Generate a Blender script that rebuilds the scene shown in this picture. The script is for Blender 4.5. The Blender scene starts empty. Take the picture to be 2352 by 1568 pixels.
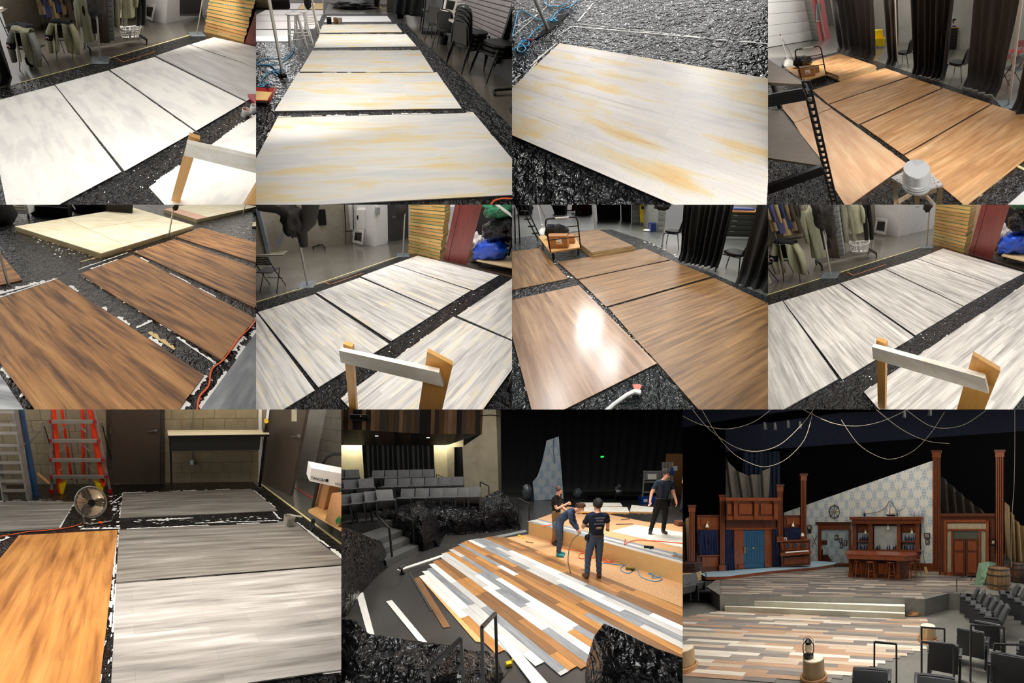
# Eleven places of one scenery job (a paint shop and a theatre), each built as a full
# three-dimensional stage set with its own raked floor, its own walls and its own ceiling lamps.
# The sets stand side by side in three tiers in front of one camera. Sizes inside a set are metres.
import bpy, math, random
from mathutils import Vector as V, Matrix, noise as mnoise
random.seed(11)
sc = bpy.context.scene
col = sc.collection
# ------------------------------------------------------------------ camera, world, exposure
FPX = 2352 * 20 / 36.0
cam = bpy.data.cameras.new('camera'); cam.lens = 20; cam.sensor_width = 36
cam.clip_start = 0.5; cam.clip_end = 30000
co = bpy.data.objects.new('camera', cam); col.objects.link(co)
co.rotation_euler = (math.pi / 2,0,0); sc.camera = co
wd = bpy.data.worlds.new('world'); sc.world = wd; wd.use_nodes = True
wd.node_tree.nodes['Background'].inputs[0].default_value = (1.0,0.98,0.95,1)
wd.node_tree.nodes['Background'].inputs[1].default_value = 0.66
sc.view_settings.view_transform = 'Standard'; sc.view_settings.look = 'None'
sc.view_settings.exposure = 0.0; sc.view_settings.gamma = 1.0
sc.view_settings.use_curve_mapping = False

# ------------------------------------------------------------------ a set: floor-based axes of one place
class Set:
    def __init__(s, tag, frame, f, pitch, roll, h, K, lab):
        x0, y0, x1, y1 = frame
        s.tag, s.lab, s.K, s.h = tag, lab, K, h
        s.zoom = (1962 / 588.) if x1 - x0 < 700 else (1958 / 784.)
        s.f = f; s.fz = f * s.zoom
        s.cu = (x1 - x0) * s.zoom / 2; s.cv = 784.0
        p, r = math.radians(pitch), math.radians(roll)
        right = V((1,0,0)); up = V((0, math.sin(p), math.cos(p))); s.fwd = V((0, math.cos(p),-math.sin(p)))
        s.r = right * math.cos(r) + up * math.sin(r); s.u = up * math.cos(r) - right * math.sin(r)
        ax = ((x0 + x1) / 2 - 1176) / f; ay = (784 - (y0 + y1) / 2) / f; e = FPX / f
        # stage axes of the set (where its metre steps right, back and up lead in the hall)
        rows = (s.r + s.fwd * ax, s.fwd * e, s.u + s.fwd * ay)
        s.M = Matrix([list(x * K) for x in rows])
        s.o = V((0,0, h))
        # the box of the set: side, floor and ceiling planes of its opening
        bx0 = -150 if x0 == 0 else x0; bx1 = 2502 if x1 == 2352 else x1
        by0 = -120 if y0 == 0 else y0; by1 = 1688 if y1 == 1568 else y1
        g = FPX
        s.planes = ((g, -(bx0 - 1176),0),(-g, (bx1 - 1176),0),(0,(784 - by0),-g),(0,-(784 - by1), g))
    def W(s, p): return s.M @ (V(p) - s.o)
    def ray(s, u, v): return s.fwd + s.r * ((u - s.cu) / s.fz) + s.u * ((s.cv - v) / s.fz)
    def fl(s, u, v, z=0.0):
        d = s.ray(u, v); t = (z - s.h) / d.z; return s.o + d * t
    def at(s, u, v, P, ang=0.0):
        d = s.ray(u, v); n = V((-math.sin(ang), math.cos(ang),0))
        t = (V(P) - s.o).dot(n) / d.dot(n); return s.o + d * t
    def wl(s, u, v, P, Q):
        return s.at(u, v, P, math.atan2(Q[1] - P[1], Q[0] - P[0]))
    def hz(s, P, v):
        # height above P where row v is reached
        d = V((P[0], P[1],0)) - V((0,0, s.h)); k = (s.cv - v) / s.fz
        a = d.dot(s.u) - k * d.dot(s.fwd); b = s.u.z - k * s.fwd.z
        return -a / b

# ------------------------------------------------------------------ mesh builder
class MB:
    def __init__(s): s.v = []; s.f = []; s.fm = []
    def add(s, vs, fs, m=0):
        o = len(s.v); s.v.extend(V(x) for x in vs)
        for f in fs: s.f.append([i + o for i in f]); s.fm.append(m)
        return s
    def box(s, a, b, c=0.0, m=0):
        x0, y0, z0 = a; x1, y1, z1 = b
        c = min(c, abs(x1 - x0) * .45, abs(y1 - y0) * .45, abs(z1 - z0) * .45)
        if c <= 0:
            return s.hexa([(x0, y0, z0),(x1, y0, z0),(x1, y1, z0),(x0, y1, z0)],[(x0, y0, z1),(x1, y0, z1),(x1, y1, z1),(x0, y1, z1)], m)
        def ring(i, z): return [(x0 + i, y0 + i, z),(x1 - i, y0 + i, z),(x1 - i, y1 - i, z),(x0 + i, y1 - i, z)]
        vs = ring(c, z0) + ring(0, z0 + c) + ring(0, z1 - c) + ring(c, z1)
        fs = [(3,2,1,0),(12,13,14,15)]
        for k in range(3):
            for i in range(4): j = (i + 1) % 4; fs.append((k * 4 + i, k * 4 + j, k * 4 + 4 + j, k * 4 + 4 + i))
        return s.add(vs, fs, m)
    def hexa(s, B, T, m=0):
        return s.add(list(B) + list(T),[(3,2,1,0),(4,5,6,7),(0,1,5,4),(1,2,6,5),(2,3,7,6),(3,0,4,7)], m)
    def prism(s, poly, z0, z1, m=0):
        n = len(poly); vs = [(p[0], p[1], z0) for p in poly] + [(p[0], p[1], z1) for p in poly]
        return s.add(vs, [list(range(n))[::-1], list(range(n, 2 * n))] + [(i, (i + 1) % n, n + (i + 1) % n, n + i) for i in range(n)], m)
    def slab(s, pts, d, m=0):
        # polygon in space, thickened by vector d
        n = len(pts); pts = [V(p) for p in pts]; d = V(d); vs = pts + [p + d for p in pts]
        return s.add(vs, [list(range(n))[::-1], list(range(n, 2 * n))] + [(i, (i + 1) % n, n + (i + 1) % n, n + i) for i in range(n)], m)
    def beam(s, p, q, w, h, up=(0,0,1), m=0):
        p, q = V(p), V(q); d = (q - p).normalized(); a = d.cross(V(up))
        if a.length < 1e-4: a = d.cross(V((0,1,0)))
        a.normalize(); b = a.cross(d); a = a * (w / 2); b = b * (h / 2)
        return s.hexa([p - a - b, p + a - b, p + a + b, p - a + b],[q - a - b, q + a - b, q + a + b, q - a + b], m)
    def tube(s, path, r, n=6, closed=False, m=0):
        P = [V(p) for p in path]; k = len(P)
        R = r if isinstance(r, (list, tuple)) else [r] * k
        vs = []; a = None
        for i in range(k):
            if closed: t = P[(i + 1) % k] - P[i - 1]
            else: t = P[min(i + 1, k - 1)] - P[max(i - 1,0)]
            if t.length < 1e-9: t = V((0,0,1))
            t.normalize()
            if a is None:
                a = t.orthogonal().normalized()
            a = a - t * a.dot(t)
            if a.length < 1e-6: a = t.orthogonal()
            a.normalize(); b = t.cross(a)
            for j in range(n):
                w = 2 * math.pi * j / n; vs.append(P[i] + (a * math.cos(w) + b * math.sin(w)) * R[i])
        fs = []
        for i in range(k if closed else k - 1):
            o, o2 = i * n, ((i + 1) % k) * n
            for j in range(n): fs.append((o + j, o + (j + 1) % n, o2 + (j + 1) % n, o2 + j))
        if not closed: fs += [list(range(n))[::-1], list(range((k - 1) * n, k * n))]
        return s.add(vs, fs, m)
    def lathe(s, prof, n=16, c=(0,0,0), m=0, sx=1, sy=1):
        vs = []; k = len(prof)
        for r, z in prof:
            for j in range(n):
                w = 2 * math.pi * j / n; vs.append((c[0] + r * sx * math.cos(w), c[1] + r * sy * math.sin(w), c[2] + z))
        fs = []
        for i in range(k - 1):
            for j in range(n): fs.append((i * n + j, i * n + (j + 1) % n, (i + 1) * n + (j + 1) % n, (i + 1) * n + j))
        if prof[0][0] > 1e-5: fs.append(list(range(n))[::-1])
        if prof[-1][0] > 1e-5: fs.append(list(range((k - 1) * n, k * n)))
        return s.add(vs, fs, m)
    def grid(s, fn, nu, nv, m=0, skip=None, cu=False):
        vs = [fn(i / nu, j / nv) for j in range(nv + 1) for i in range(nu + 1)]
        fs = []
        for j in range(nv):
            for i in range(nu):
                if skip and skip(i, j): continue
                o = j * (nu + 1) + i; fs.append((o, o + 1, o + nu + 2, o + nu + 1))
        return s.add(vs, fs, m)
    def cloth(s, fn, nu, nv, d, m=0):
        # a sheet with thickness vector d
        d = V(d); A = [V(fn(i / nu, j / nv)) for j in range(nv + 1) for i in range(nu + 1)]; n = len(A); w = nu + 1
        fs = []
        for j in range(nv):
            for i in range(nu):
                o = j * w + i; fs.append((o, o + 1, o + w + 1, o + w)); fs.append((n + o + w, n + o + w + 1, n + o + 1, n + o))
        rim = [(i, i + 1) for i in range(nu)] + [(j * w + nu, (j + 1) * w + nu) for j in range(nv)] + [(nv * w + i + 1, nv * w + i) for i in range(nu)] + [((j + 1) * w, j * w) for j in range(nv)]
        fs += [(b, a, n + a, n + b) for a, b in rim]
        return s.add(A + [p + d for p in A], fs, m)
    def ball(s, c, r, n=10, m=0):
        r = r if isinstance(r, (tuple, list)) else (r, r, r)
        k = max(4, n // 2 + 1)
        prof = [(math.sin(math.pi * i / k),-math.cos(math.pi * i / k)) for i in range(k + 1)]
        o = len(s.v); s.lathe([(max(a, 1e-6), b) for a, b in prof], n, m=m)
        for i in range(o, len(s.v)): p = s.v[i]; s.v[i] = V((c[0] + p.x * r[0], c[1] + p.y * r[1], c[2] + p.z * r[2]))
        return s
    def xf(s, M):
        s.v = [M @ p for p in s.v]; return s

def XF(pos=(0,0,0), rz=0.0, sc_=1.0, rx=0.0, ry=0.0):
    return Matrix.Translation(V(pos)) @ Matrix.Rotation(rz, 4, 'Z') @ Matrix.Rotation(ry, 4, 'Y') @ Matrix.Rotation(rx, 4, 'X') @ Matrix.Scale(sc_, 4)

def clip(vs, ls, fs, fm, planes):
    for pl in planes:
        val = [p[0] * pl[0] + p[1] * pl[1] + p[2] * pl[2] for p in vs]
        if min(val) >= 0: continue
        if max(val) <= 0: return [],[],[],[]
        nf, nm, cache = [],[], {}
        for f, m in zip(fs, fm):
            ins = [val[i] >= 0 for i in f]
            if all(ins): nf.append(f); nm.append(m); continue
            if not any(ins): continue
            out = []
            for k in range(len(f)):
                a, b = f[k], f[(k + 1) % len(f)]
                if val[a] >= 0: out.append(a)
                if (val[a] >= 0) != (val[b] >= 0):
                    key = (min(a, b), max(a, b))
                    if key not in cache:
                        t = val[key[0]] / (val[key[0]] - val[key[1]])
                        cache[key] = len(vs)
                        vs.append(vs[key[0]].lerp(vs[key[1]], t)); ls.append(ls[key[0]].lerp(ls[key[1]], t))
                    out.append(cache[key])
            if len(out) >= 3: nf.append(out); nm.append(m)
        used = sorted({i for f in nf for i in f}); mp = {o: n for n, o in enumerate(used)}
        vs = [vs[i] for i in used]; ls = [ls[i] for i in used]; fs = [[mp[i] for i in f] for f in nf]; fm = nm
        if not fs: return [],[],[],[]
    return vs, ls, fs, fm

def mesh_obj(S, name, mb, mats, parent=None, M=None, origin=None, smooth=40, loc=None):
    """one mesh object of set S; mb in metres of the set (after matrix M); the vector attribute
    'loc' keeps the metre coordinates of the piece for its material"""
    if not mb.f: return None
    if 'drape' in name or 'cloth' in name: smooth = 80
    P = [M @ p for p in mb.v] if M is not None else mb.v
    off = V((random.uniform(0,50), random.uniform(0,50), random.uniform(0,50))) if loc is None else V(loc)
    L = [p + off for p in mb.v] if not hasattr(mb, 'uv') else [V(q) + off for q in mb.uv]
    Wv = [S.W(p) for p in P]
    vs, ls, fs, fm = clip(Wv, L, mb.f, mb.fm, S.planes)
    if not fs: return None
    if parent is not None: root = parent if parent.parent is None else (parent.parent if parent.parent.parent is None else parent.parent.parent); org = root.location
    else: org = S.W(origin) if origin is not None else vs[0] * 0 + sum(vs, V()) / len(vs)
    me = bpy.data.meshes.new(name)
    me.from_pydata([p - org for p in vs],[], fs)
    at = me.attributes.new('loc', 'FLOAT_VECTOR', 'POINT'); at.data.foreach_set('vector', [c for q in ls for c in q])
    mats = mats if isinstance(mats, (list, tuple)) else [mats]
    for m in mats: me.materials.append(m(S.K) if callable(m) else m)
    if len(mats) > 1: me.polygons.foreach_set('material_index', fm)
    me.polygons.foreach_set('use_smooth', [True] * len(fs))
    me.set_sharp_from_angle(angle=math.radians(getattr(mb, 'smooth', smooth))); me.update()
    o = bpy.data.objects.new(name, me); col.objects.link(o)
    if parent is not None: o.parent = parent
    else: o.location = org
    return o

used_labels = {}
def tag(o, S, label, cat, group=None):
    if o is None: return None
    o['label'] = label + ' in the ' + S.lab; o['category'] = cat
    if group: o['group'] = group + ' in the ' + S.lab
    return o
def thing(S, name, label, cat, at, group=None):
    o = bpy.data.objects.new(name, None); col.objects.link(o); o.location = S.W(at); o.empty_display_size = 0.1
    return tag(o, S, label, cat, group)
def solo(S, name, mb, mats, label, cat, group=None, M=None, origin=None, **k):
    return tag(mesh_obj(S, name, mb, mats, None, M, origin, **k), S, label, cat, group)
def part(S, name, mb, mats, parent, M=None, label=None, **k):
    if parent is None: return None
    o = mesh_obj(S, name, mb, mats, parent, M, **k)
    if o and label: o['label'] = label
    return o
def struct(S, name, mb, mats, M=None, parent=None, **k):
    o = mesh_obj(S, name, mb, mats, parent, M, **k)
    if o and parent is None: o['kind'] = 'structure'
    return o
def glint(S, name, u, v, z, size, L, color=(1,1,1)):
    """added highlight lamp, placed where the glossy floor at picture point (u, v) mirrors it"""
    P = S.fl(u, v); a, b = S.W(P), S.W(P + V((1,0,0))) - S.W(P); n = b.cross(S.W(P + V((0,1,0))) - a).normalized()
    r = a - n * (2 * a.dot(n)); r.normalize(); dist = 3.2 * S.K * 1.6
    d = bpy.data.lights.new(name, 'AREA'); d.size = size * S.K; d.energy = L * d.size ** 2; d.color = color
    o = bpy.data.objects.new(name, d); col.objects.link(o); o.location = a + r * dist; o.rotation_euler = (-r).to_track_quat('-Z', 'Y').to_euler()
def lamp(S, name, p, tgt, sx, sy, L, color=(1,.95,.88)):
    d = bpy.data.lights.new(name, 'AREA'); d.shape = 'RECTANGLE'
    d.size = sx * S.K; d.size_y = sy * S.K * FPX / S.f * .8
    d.energy = 1.5 * L * d.size * d.size_y; d.color = color
    o = bpy.data.objects.new(name, d); col.objects.link(o)
    a = S.W(p); o.location = a; o.rotation_euler = (S.W(tgt) - a).to_track_quat('-Z', 'Y').to_euler()
    return o

# ------------------------------------------------------------------ materials
def C(r, g=None, b=None):
    if g is None: g = b = r
    f = lambda c: (c / 255 / 12.92) if c / 255 <= .04045 else ((c / 255 + .055) / 1.055) ** 2.4
    return (f(r), f(g), f(b),1)
_mc = {}
def newmat(name):
    m = bpy.data.materials.new(name); m.use_nodes = True; nt = m.node_tree
    return m, nt, nt.nodes['Principled BSDF']
def N(nt, t, **k):
    n = nt.nodes.new(t)
    for a, b in k.items():
        if a.startswith('i_'): n.inputs[a[2:]].default_value = b
        else: setattr(n, a, b)
    return n
def locn(nt, scale=(1,1,1)):
    a = N(nt, 'ShaderNodeAttribute', attribute_name='loc'); m = N(nt, 'ShaderNodeMapping')
    m.inputs['Scale'].default_value = scale; nt.links.new(a.outputs['Vector'], m.inputs['Vector']); return m.outputs['Vector']
def noise(nt, scale=(1,1,1), sc_=1.0, detail=4, rough=.55, dist=0.0):
    n = N(nt, 'ShaderNodeTexNoise'); nt.links.new(locn(nt, scale), n.inputs['Vector'])
    n.inputs['Scale'].default_value = sc_; n.inputs['Detail'].default_value = detail
    n.inputs['Roughness'].default_value = rough; n.inputs['Distortion'].default_value = dist
    return n.outputs['Fac']
def ramp(nt, fac, stops, interp='LINEAR'):
    r = N(nt, 'ShaderNodeValToRGB'); r.color_ramp.interpolation = interp; e = r.color_ramp.elements
    while len(e) < len(stops): e.new(.5)
    for x, (p, c) in zip(e, stops): x.position = p; x.color = c if len(c) == 4 else (*c, 1)
    nt.links.new(fac, r.inputs['Fac']); return r.outputs['Color']
def mix(nt, fac, a, b, mode='MIX'):
    m = N(nt, 'ShaderNodeMix', data_type='RGBA', blend_type=mode)
    for key, x in (('Factor', fac),('A', a),('B', b)):
        s = [q for q in m.inputs if q.name == key and (q.type == 'VALUE' if key == 'Factor' else q.type == 'RGBA')][0]
        if hasattr(x, 'node'): nt.links.new(x, s)
        else: s.default_value = x
    return [q for q in m.outputs if q.type == 'RGBA'][0]
def bump(nt, bs, h, dist, K, strength=1.0):
    b = N(nt, 'ShaderNodeBump'); b.inputs['Strength'].default_value = strength; b.inputs['Distance'].default_value = dist * K
    nt.links.new(h, b.inputs['Height']); nt.links.new(b.outputs['Normal'], bs.inputs['Normal'])
W1 = (1,1,1,1); B1 = (0,0,0,1)
def cached(fn):
    def mk(*a, **k):
        def get(K):
            key = (fn.__name__, a, tuple(sorted(k.items())), K)
            if key not in _mc: _mc[key] = fn(K, *a, **k)
            return _mc[key]
        return get
    return mk
@cached
def plain(K, c, rough=.5, metal=0.0, var=.12, sc_=6.0, bmp=0.0, name='paint', spec=.5):
    m, nt, bs = newmat(name)
    d = tuple(x * (1 - var) for x in c[:3]) + (1,); l = tuple(min(1, x * (1 + var)) for x in c[:3]) + (1,)
    f = noise(nt, (1,1,1), sc_, 4)
    nt.links.new(ramp(nt, f, [(.3, d),(.7, l)]), bs.inputs['Base Color'])
    bs.inputs['Roughness'].default_value = rough; bs.inputs['Metallic'].default_value = metal
    bs.inputs['Specular IOR Level'].default_value = spec
    if bmp: bump(nt, bs, f, bmp, K)
    return m
@cached
def cloth_m(K, c, bmp=.006, name='fabric'):
    m, nt, bs = newmat(name)
    f = noise(nt, (1,1,.25),9,5,.6,.6); g = noise(nt, (1,1,1),60,2)
    d = tuple(x * .75 for x in c[:3]) + (1,); l = tuple(min(1, x * 1.2) for x in c[:3]) + (1,)
    nt.links.new(mix(nt, .25, ramp(nt, f, [(.3, d),(.7, l)]), ramp(nt, g, [(.3, d),(.7, l)])), bs.inputs['Base Color'])
    bs.inputs['Roughness'].default_value = .9; bs.inputs['Specular IOR Level'].default_value = .2
    bump(nt, bs, f, bmp, K); return m
@cached
def glass_m(K, c, alpha=.35, rough=.05):
    m, nt, bs = newmat('glass'); bs.inputs['Base Color'].default_value = c; bs.inputs['Roughness'].default_value = rough
    f = noise(nt, (1,1,1),30,2); nt.links.new(ramp(nt, f, [(0,(alpha,) * 3),(1,(min(1, alpha * 1.2),) * 3)]), bs.inputs['Alpha']); return m
@cached
def glow(K, c, s):
    m, nt, bs = newmat('lit_lamp'); bs.inputs['Base Color'].default_value = c
    bs.inputs['Emission Color'].default_value = c; bs.inputs['Emission Strength'].default_value = s; return m
@cached
def wood(K, a, b, sx=1.0, sy=14.0, sz=14.0, rough=.5, name='wood', bmp=.002):
    m, nt, bs = newmat(name)
    f = noise(nt, (sx, sy, sz),1.5,6,.6,.8); g = noise(nt, (sx * 3, sy * 4, sz * 4),2,3)
    c = ramp(nt, f, [(.32, b),(.68, a)])
    nt.links.new(mix(nt, .3, c, ramp(nt, g, [(.3, b),(.7, a)])), bs.inputs['Base Color'])
    bs.inputs['Roughness'].default_value = rough
    if bmp: bump(nt, bs, g, bmp, K, .5)
    return m
@cached
def painted(K, stops, streak=None, samt=.5, plank=None, tint=(.86,1.08), rough=.45, patch=(.7,3.2), streak_thr=(.52,.72), sscale=(1.3,38), seam=.5, pth=.1, name='painted_planks', grain=0.0, spec=.2):
    """faux planks painted flat on a sheet: broad brush patches, streaks, painted plank lines"""
    m, nt, bs = newmat(name)
    f = noise(nt, (patch[0], patch[1],1),2.0,5,.55,.25)
    c = ramp(nt, f, list(stops))
    if plank:
        b = N(nt, 'ShaderNodeTexBrick'); nt.links.new(locn(nt), b.inputs['Vector'])
        b.offset = .37; b.offset_frequency = 2; b.inputs['Scale'].default_value = 1
        b.inputs['Brick Width'].default_value = plank; b.inputs['Row Height'].default_value = pth
        b.inputs['Mortar Size'].default_value = .0022; b.inputs['Mortar Smooth'].default_value = .3; b.inputs['Bias'].default_value = 0
        b.inputs['Color1'].default_value = (tint[0],) * 3 + (1,); b.inputs['Color2'].default_value = (tint[1],) * 3 + (1,)
        b.inputs['Mortar'].default_value = (seam,) * 3 + (1,)
        c = mix(nt, 1.0, c, b.outputs['Color'], 'MULTIPLY')
    if streak:
        g = noise(nt, (sscale[0], sscale[1],1),1.0,6,.62,.5); h = noise(nt, (.8,5,1),1.6,3)
        fac = mix(nt, 1.0, ramp(nt, g, [(streak_thr[0], B1),(streak_thr[1],(samt,) * 3)]), ramp(nt, h, [(.35,(.15,) * 3),(.65, W1)]), 'MULTIPLY')
        c = mix(nt, fac, c, streak)
    if grain:
        w = noise(nt, (.9,9,1),1.2,2,.5,3.0); mm = N(nt, 'ShaderNodeMath', operation='MULTIPLY', i_Value=1.0)
        nt.links.new(w, mm.inputs[0]); mm.inputs[1].default_value = 26
        fr = N(nt, 'ShaderNodeMath', operation='FRACT'); nt.links.new(mm.outputs[0], fr.inputs[0])
        c = mix(nt, ramp(nt, fr.outputs[0],[(0,(grain,) * 3),(.22, B1)]), c, streak)
    nt.links.new(c, bs.inputs['Base Color']); bs.inputs['Roughness'].default_value = rough
    bs.inputs['Specular IOR Level'].default_value = spec
    return m
@cached
def plastic(K, fleck=.0, wr=1.0, c=(.005,.005,.006,1), rough=.17, sc_=1.0):
    """black polythene sheeting: crinkled, glossy, with dried paint flecks"""
    m, nt, bs = newmat('black_plastic_sheet')
    a = noise(nt, (1,1,1),5 * sc_, 3,.5,.35); b = noise(nt, (1,1,1),15 * sc_, 2,.5,.5)
    rg = lambda x: ramp(nt, x, [(.3, B1),(.5, W1),(.7, B1)])
    hgt = mix(nt, .35, rg(a), rg(b))
    base = c
    if fleck:
        n1 = noise(nt, (1,1,1),34,4,.7,1.0); n2 = noise(nt, (1,1,1),1.7,3)
        fac = mix(nt, 1.0, ramp(nt, n1,[(.68 - fleck * .04, B1),(.71 - fleck * .04, W1)]), ramp(nt, n2,[(.5, B1),(.66, W1)]), 'MULTIPLY')
        base = mix(nt, fac, c, C(205,205,200))
    if hasattr(base, 'node'): nt.links.new(base, bs.inputs['Base Color'])
    else: bs.inputs['Base Color'].default_value = base
    bs.inputs['Roughness'].default_value = rough; bs.inputs['Specular IOR Level'].default_value = .28
    bump(nt, bs, hgt, .055 * wr, K, 1.0); return m
@cached
def concrete(K, a, b, rough=.22, sc_=1.2, bmp=0.0):
    m, nt, bs = newmat('concrete')
    f = noise(nt, (1,1,1), sc_, 7,.6,.4); g = noise(nt, (1,1,1), sc_ * 14,4)
    nt.links.new(mix(nt, .3, ramp(nt, f, [(.3, a),(.7, b)]), ramp(nt, g, [(.3, a),(.7, b)])), bs.inputs['Base Color'])
    bs.inputs['Roughness'].default_value = rough
    if bmp: bump(nt, bs, g, bmp, K)
    return m
# ------------------------------------------------------------------ shared materials
STEEL = plain(C(190,190,188),.3,.9, name='steel'); ALU = plain(C(170,166,158),.4,.6, name='aluminium')
POLE = plain(C(176,172,166),.4,.2, name='grey_metal'); BLKM = plain(C(12,12,13),.45,0.0, name='black_metal', spec=.25)
RUB = plain(C(18,18,18),.6, name='rubber'); WHITE = plain(C(238,236,232),.5, name='white_paint', var=.04)
DRAPE = cloth_m(C(52,49,47),.01); DRAPE_D = cloth_m(C(38,37,36),.01)
SMEAR = plain(C(232,230,224),.6, name='dried_white_paint', var=.12, sc_=30.0)
TAPE = plain(C(226,212,150),.7, name='masking_tape', var=.1, sc_=20.0)
CARD = plain(C(172,124,78),.8, name='cardboard', var=.08)
PINE = wood(C(226,180,116), C(204,152,88)); PLY = wood(C(222,196,150), C(200,170,122))
RED = plain(C(170,18,28),.4, name='red_paint'); YEL = plain(C(235,200,20),.4, name='yellow_plastic')
BLUEP = plain(C(30,70,150),.4, name='blue_plastic'); GREEN = plain(C(40,110,80),.5, name='green_paint')
CONC = concrete(C(88,84,76), C(112,107,98),.2); PLAS = plastic(.3); PLASF = plastic(.8,1.2)
BLACKC = cloth_m(C(16,16,17)); CORD = plain(C(235,92,32),.5, name='orange_cord'); HOSE = plain(C(40,150,200),.45, name='blue_hose')

def rect(S, o, q, w):
    """floor rectangle: edge o->q, then w to its left"""
    o, q = V(o), V(q); d = (q - o).normalized(); n = V((-d.y, d.x, 0)) * w; return [o, q, q + n, o + n]
def pxs(S, pts, z=0.0): return [S.fl(u, v, z) for u, v in pts]
def floor(S, pts, mat, name='floor', z=0.0, th=.05):
    mb = MB().prism([(p[0], p[1]) for p in pts], z - th, z); mb.uv = [(p.x, p.y, p.z) for p in mb.v]
    return struct(S, name, mb, mat)
def sheet(S, pts, mat, label, z=.004, name='plastic_sheet', cat='plastic sheet', th=.003):
    return solo(S, name, MB().prism([(p[0], p[1]) for p in pts], z - th, z), mat, label, cat)
def board(S, q, mat, label, z0=.005, th=.012, local=False, name='painted_board', cat='board', group=None, pxz=None):
    P = [V(p) for p in q] if local else [S.fl(u, v, z0 + th if pxz is None else pxz) for u, v in q]
    a = ((P[1] - P[0]).length + (P[2] - P[3]).length) / 2; b = ((P[2] - P[1]).length + (P[3] - P[0]).length) / 2
    mb = MB().hexa([(p.x, p.y, z0) for p in P],[(p.x, p.y, z0 + th) for p in P])
    r = [(0,0,0),(a, 0,0),(a, b, 0),(0, b, 0)]
    if b > a: r = [(y, x, 0) for x, y, _ in r]
    mb.uv = r + [(x, y, th) for x, y, _ in r]
    return solo(S, name, mb, mat, label, cat, group)
def fringe(S, parent, p, q, w=.05, dens=.8, mat=None, z=.006, step=.016, name='paint_smear'):
    """ragged dried paint dragged off a board edge p->q onto the sheet, to the left of the line"""
    if parent is None: return
    p, q = V(p), V(q); d = q - p; L = d.length; d.normalize(); n = V((-d.y, d.x, 0)); mb = MB(); k = max(3, int(L / step)); w0 = abs(w) * .3; sg = 1 if w > 0 else -1
    for i in range(k):
        if mnoise.noise(V((p.x * 3 + i * step * 4, p.y * 5,1))) * .5 + .5 > dens: w0 = abs(w) * random.uniform(.02,.2); continue
        a = p + d * (L * i / k); b = p + d * (L * (i + 1) / k); w1 = abs(w) * (.15 + .9 * abs(mnoise.noise(V((i * .31, p.x, p.y)))) + .4 * abs(mnoise.noise(V((i * .9, p.y, 3)))) + .15 * random.random())
        mb.add([(a.x, a.y, z),(b.x, b.y, z),(*(b + n * w1 * sg).xy, z),(*(a + n * w0 * sg).xy, z)],[(0,1,2,3)]); w0 = w1
    if mb.f:
        o = part(S, name, mb, mat or SMEAR, parent)
        if o: o['kind'] = 'stuff'
def splats(S, parent, pts, n, rmin=.005, rmax=.03, mat=None, z=.006, stretch=(1,1), ang=0):
    """dried paint flecks inside a floor quad"""
    if parent is None: return
    mb = MB(); P = [V(p) for p in pts]; ca, sa = math.cos(ang), math.sin(ang)
    for _ in range(n):
        a, b = random.random(), random.random(); c = P[0].lerp(P[1], a).lerp(P[3].lerp(P[2], a), b); r = rmin * .6 + rmax * .8 * random.random() ** 3
        vs = []
        for k in range(6):
            w = k * math.pi / 3; rr = r * random.uniform(.5,1.2); x, y = rr * math.cos(w) * stretch[0], rr * math.sin(w) * stretch[1]
            vs.append((c.x + x * ca - y * sa, c.y + x * sa + y * ca, z))
        mb.add(vs, [tuple(range(6))])
    o = part(S, 'paint_flecks', mb, mat or SMEAR, parent)
    if o: o['kind'] = 'stuff'
def strip(S, pts, w, mat, label, name='tape_line', cat='tape', z=.007):
    mb = MB(); P = [V(p) for p in pts]
    for a, b in zip(P, P[1:]):
        d = (b - a).normalized(); n = V((-d.y, d.x, 0)) * (w / 2); mb.hexa([(*(a - n).xy, z - .002),(*(b - n).xy, z - .002),(*(b + n).xy, z - .002),(*(a + n).xy, z - .002)],[(*(a - n).xy, z),(*(b - n).xy, z),(*(b + n).xy, z),(*(a + n).xy, z)])
    return solo(S, name, mb, mat, label, cat)
def wallq(S, name, P, Q, z0, z1, mat, th=.1, back=True, parent=None):
    """wall panel over the floor line P->Q, thickness away from the viewer"""
    P, Q = V(P), V(Q); d = (Q - P).normalized(); n = V((-d.y, d.x, 0))
    if n.dot(V((P.x + Q.x, P.y + Q.y, 0))) < 0: n = -n
    n = n * th; L = (Q - P).length
    mb = MB().hexa([(*P.xy, z0),(*Q.xy, z0),(*(Q + n).xy, z0),(*(P + n).xy, z0)],[(*P.xy, z1),(*Q.xy, z1),(*(Q + n).xy, z1),(*(P + n).xy, z1)])
    mb.uv = [(0,0, z0),(L, 0, z0),(L, .1, z0),(0,.1, z0),(0,0, z1),(L, 0, z1),(L, .1, z1),(0,.1, z1)]
    return struct(S, name, mb, mat, parent=parent)
def on_wall(S, P, Q, u0, v0, u1, v1, proud=.0):
    """panel corners on the wall plane through P,Q from two picture corners (left-top, right-bottom)"""
    d = (V(Q) - V(P)).normalized(); n = V((-d.y, d.x, 0))
    if n.dot(V(P)) > 0: n = -n
    a = [S.wl(u, v, P, Q) + n * proud for u, v in ((u0, v1),(u1, v1),(u1, v0),(u0, v0))]
    return a, n
def panel(S, parent, name, P, Q, box, mat, proud=.02, th=.02, label=None):
    a, n = on_wall(S, P, Q, *box, proud=proud); return part(S, name, MB().slab(a, n * -th), mat, parent, label=label)
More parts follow.
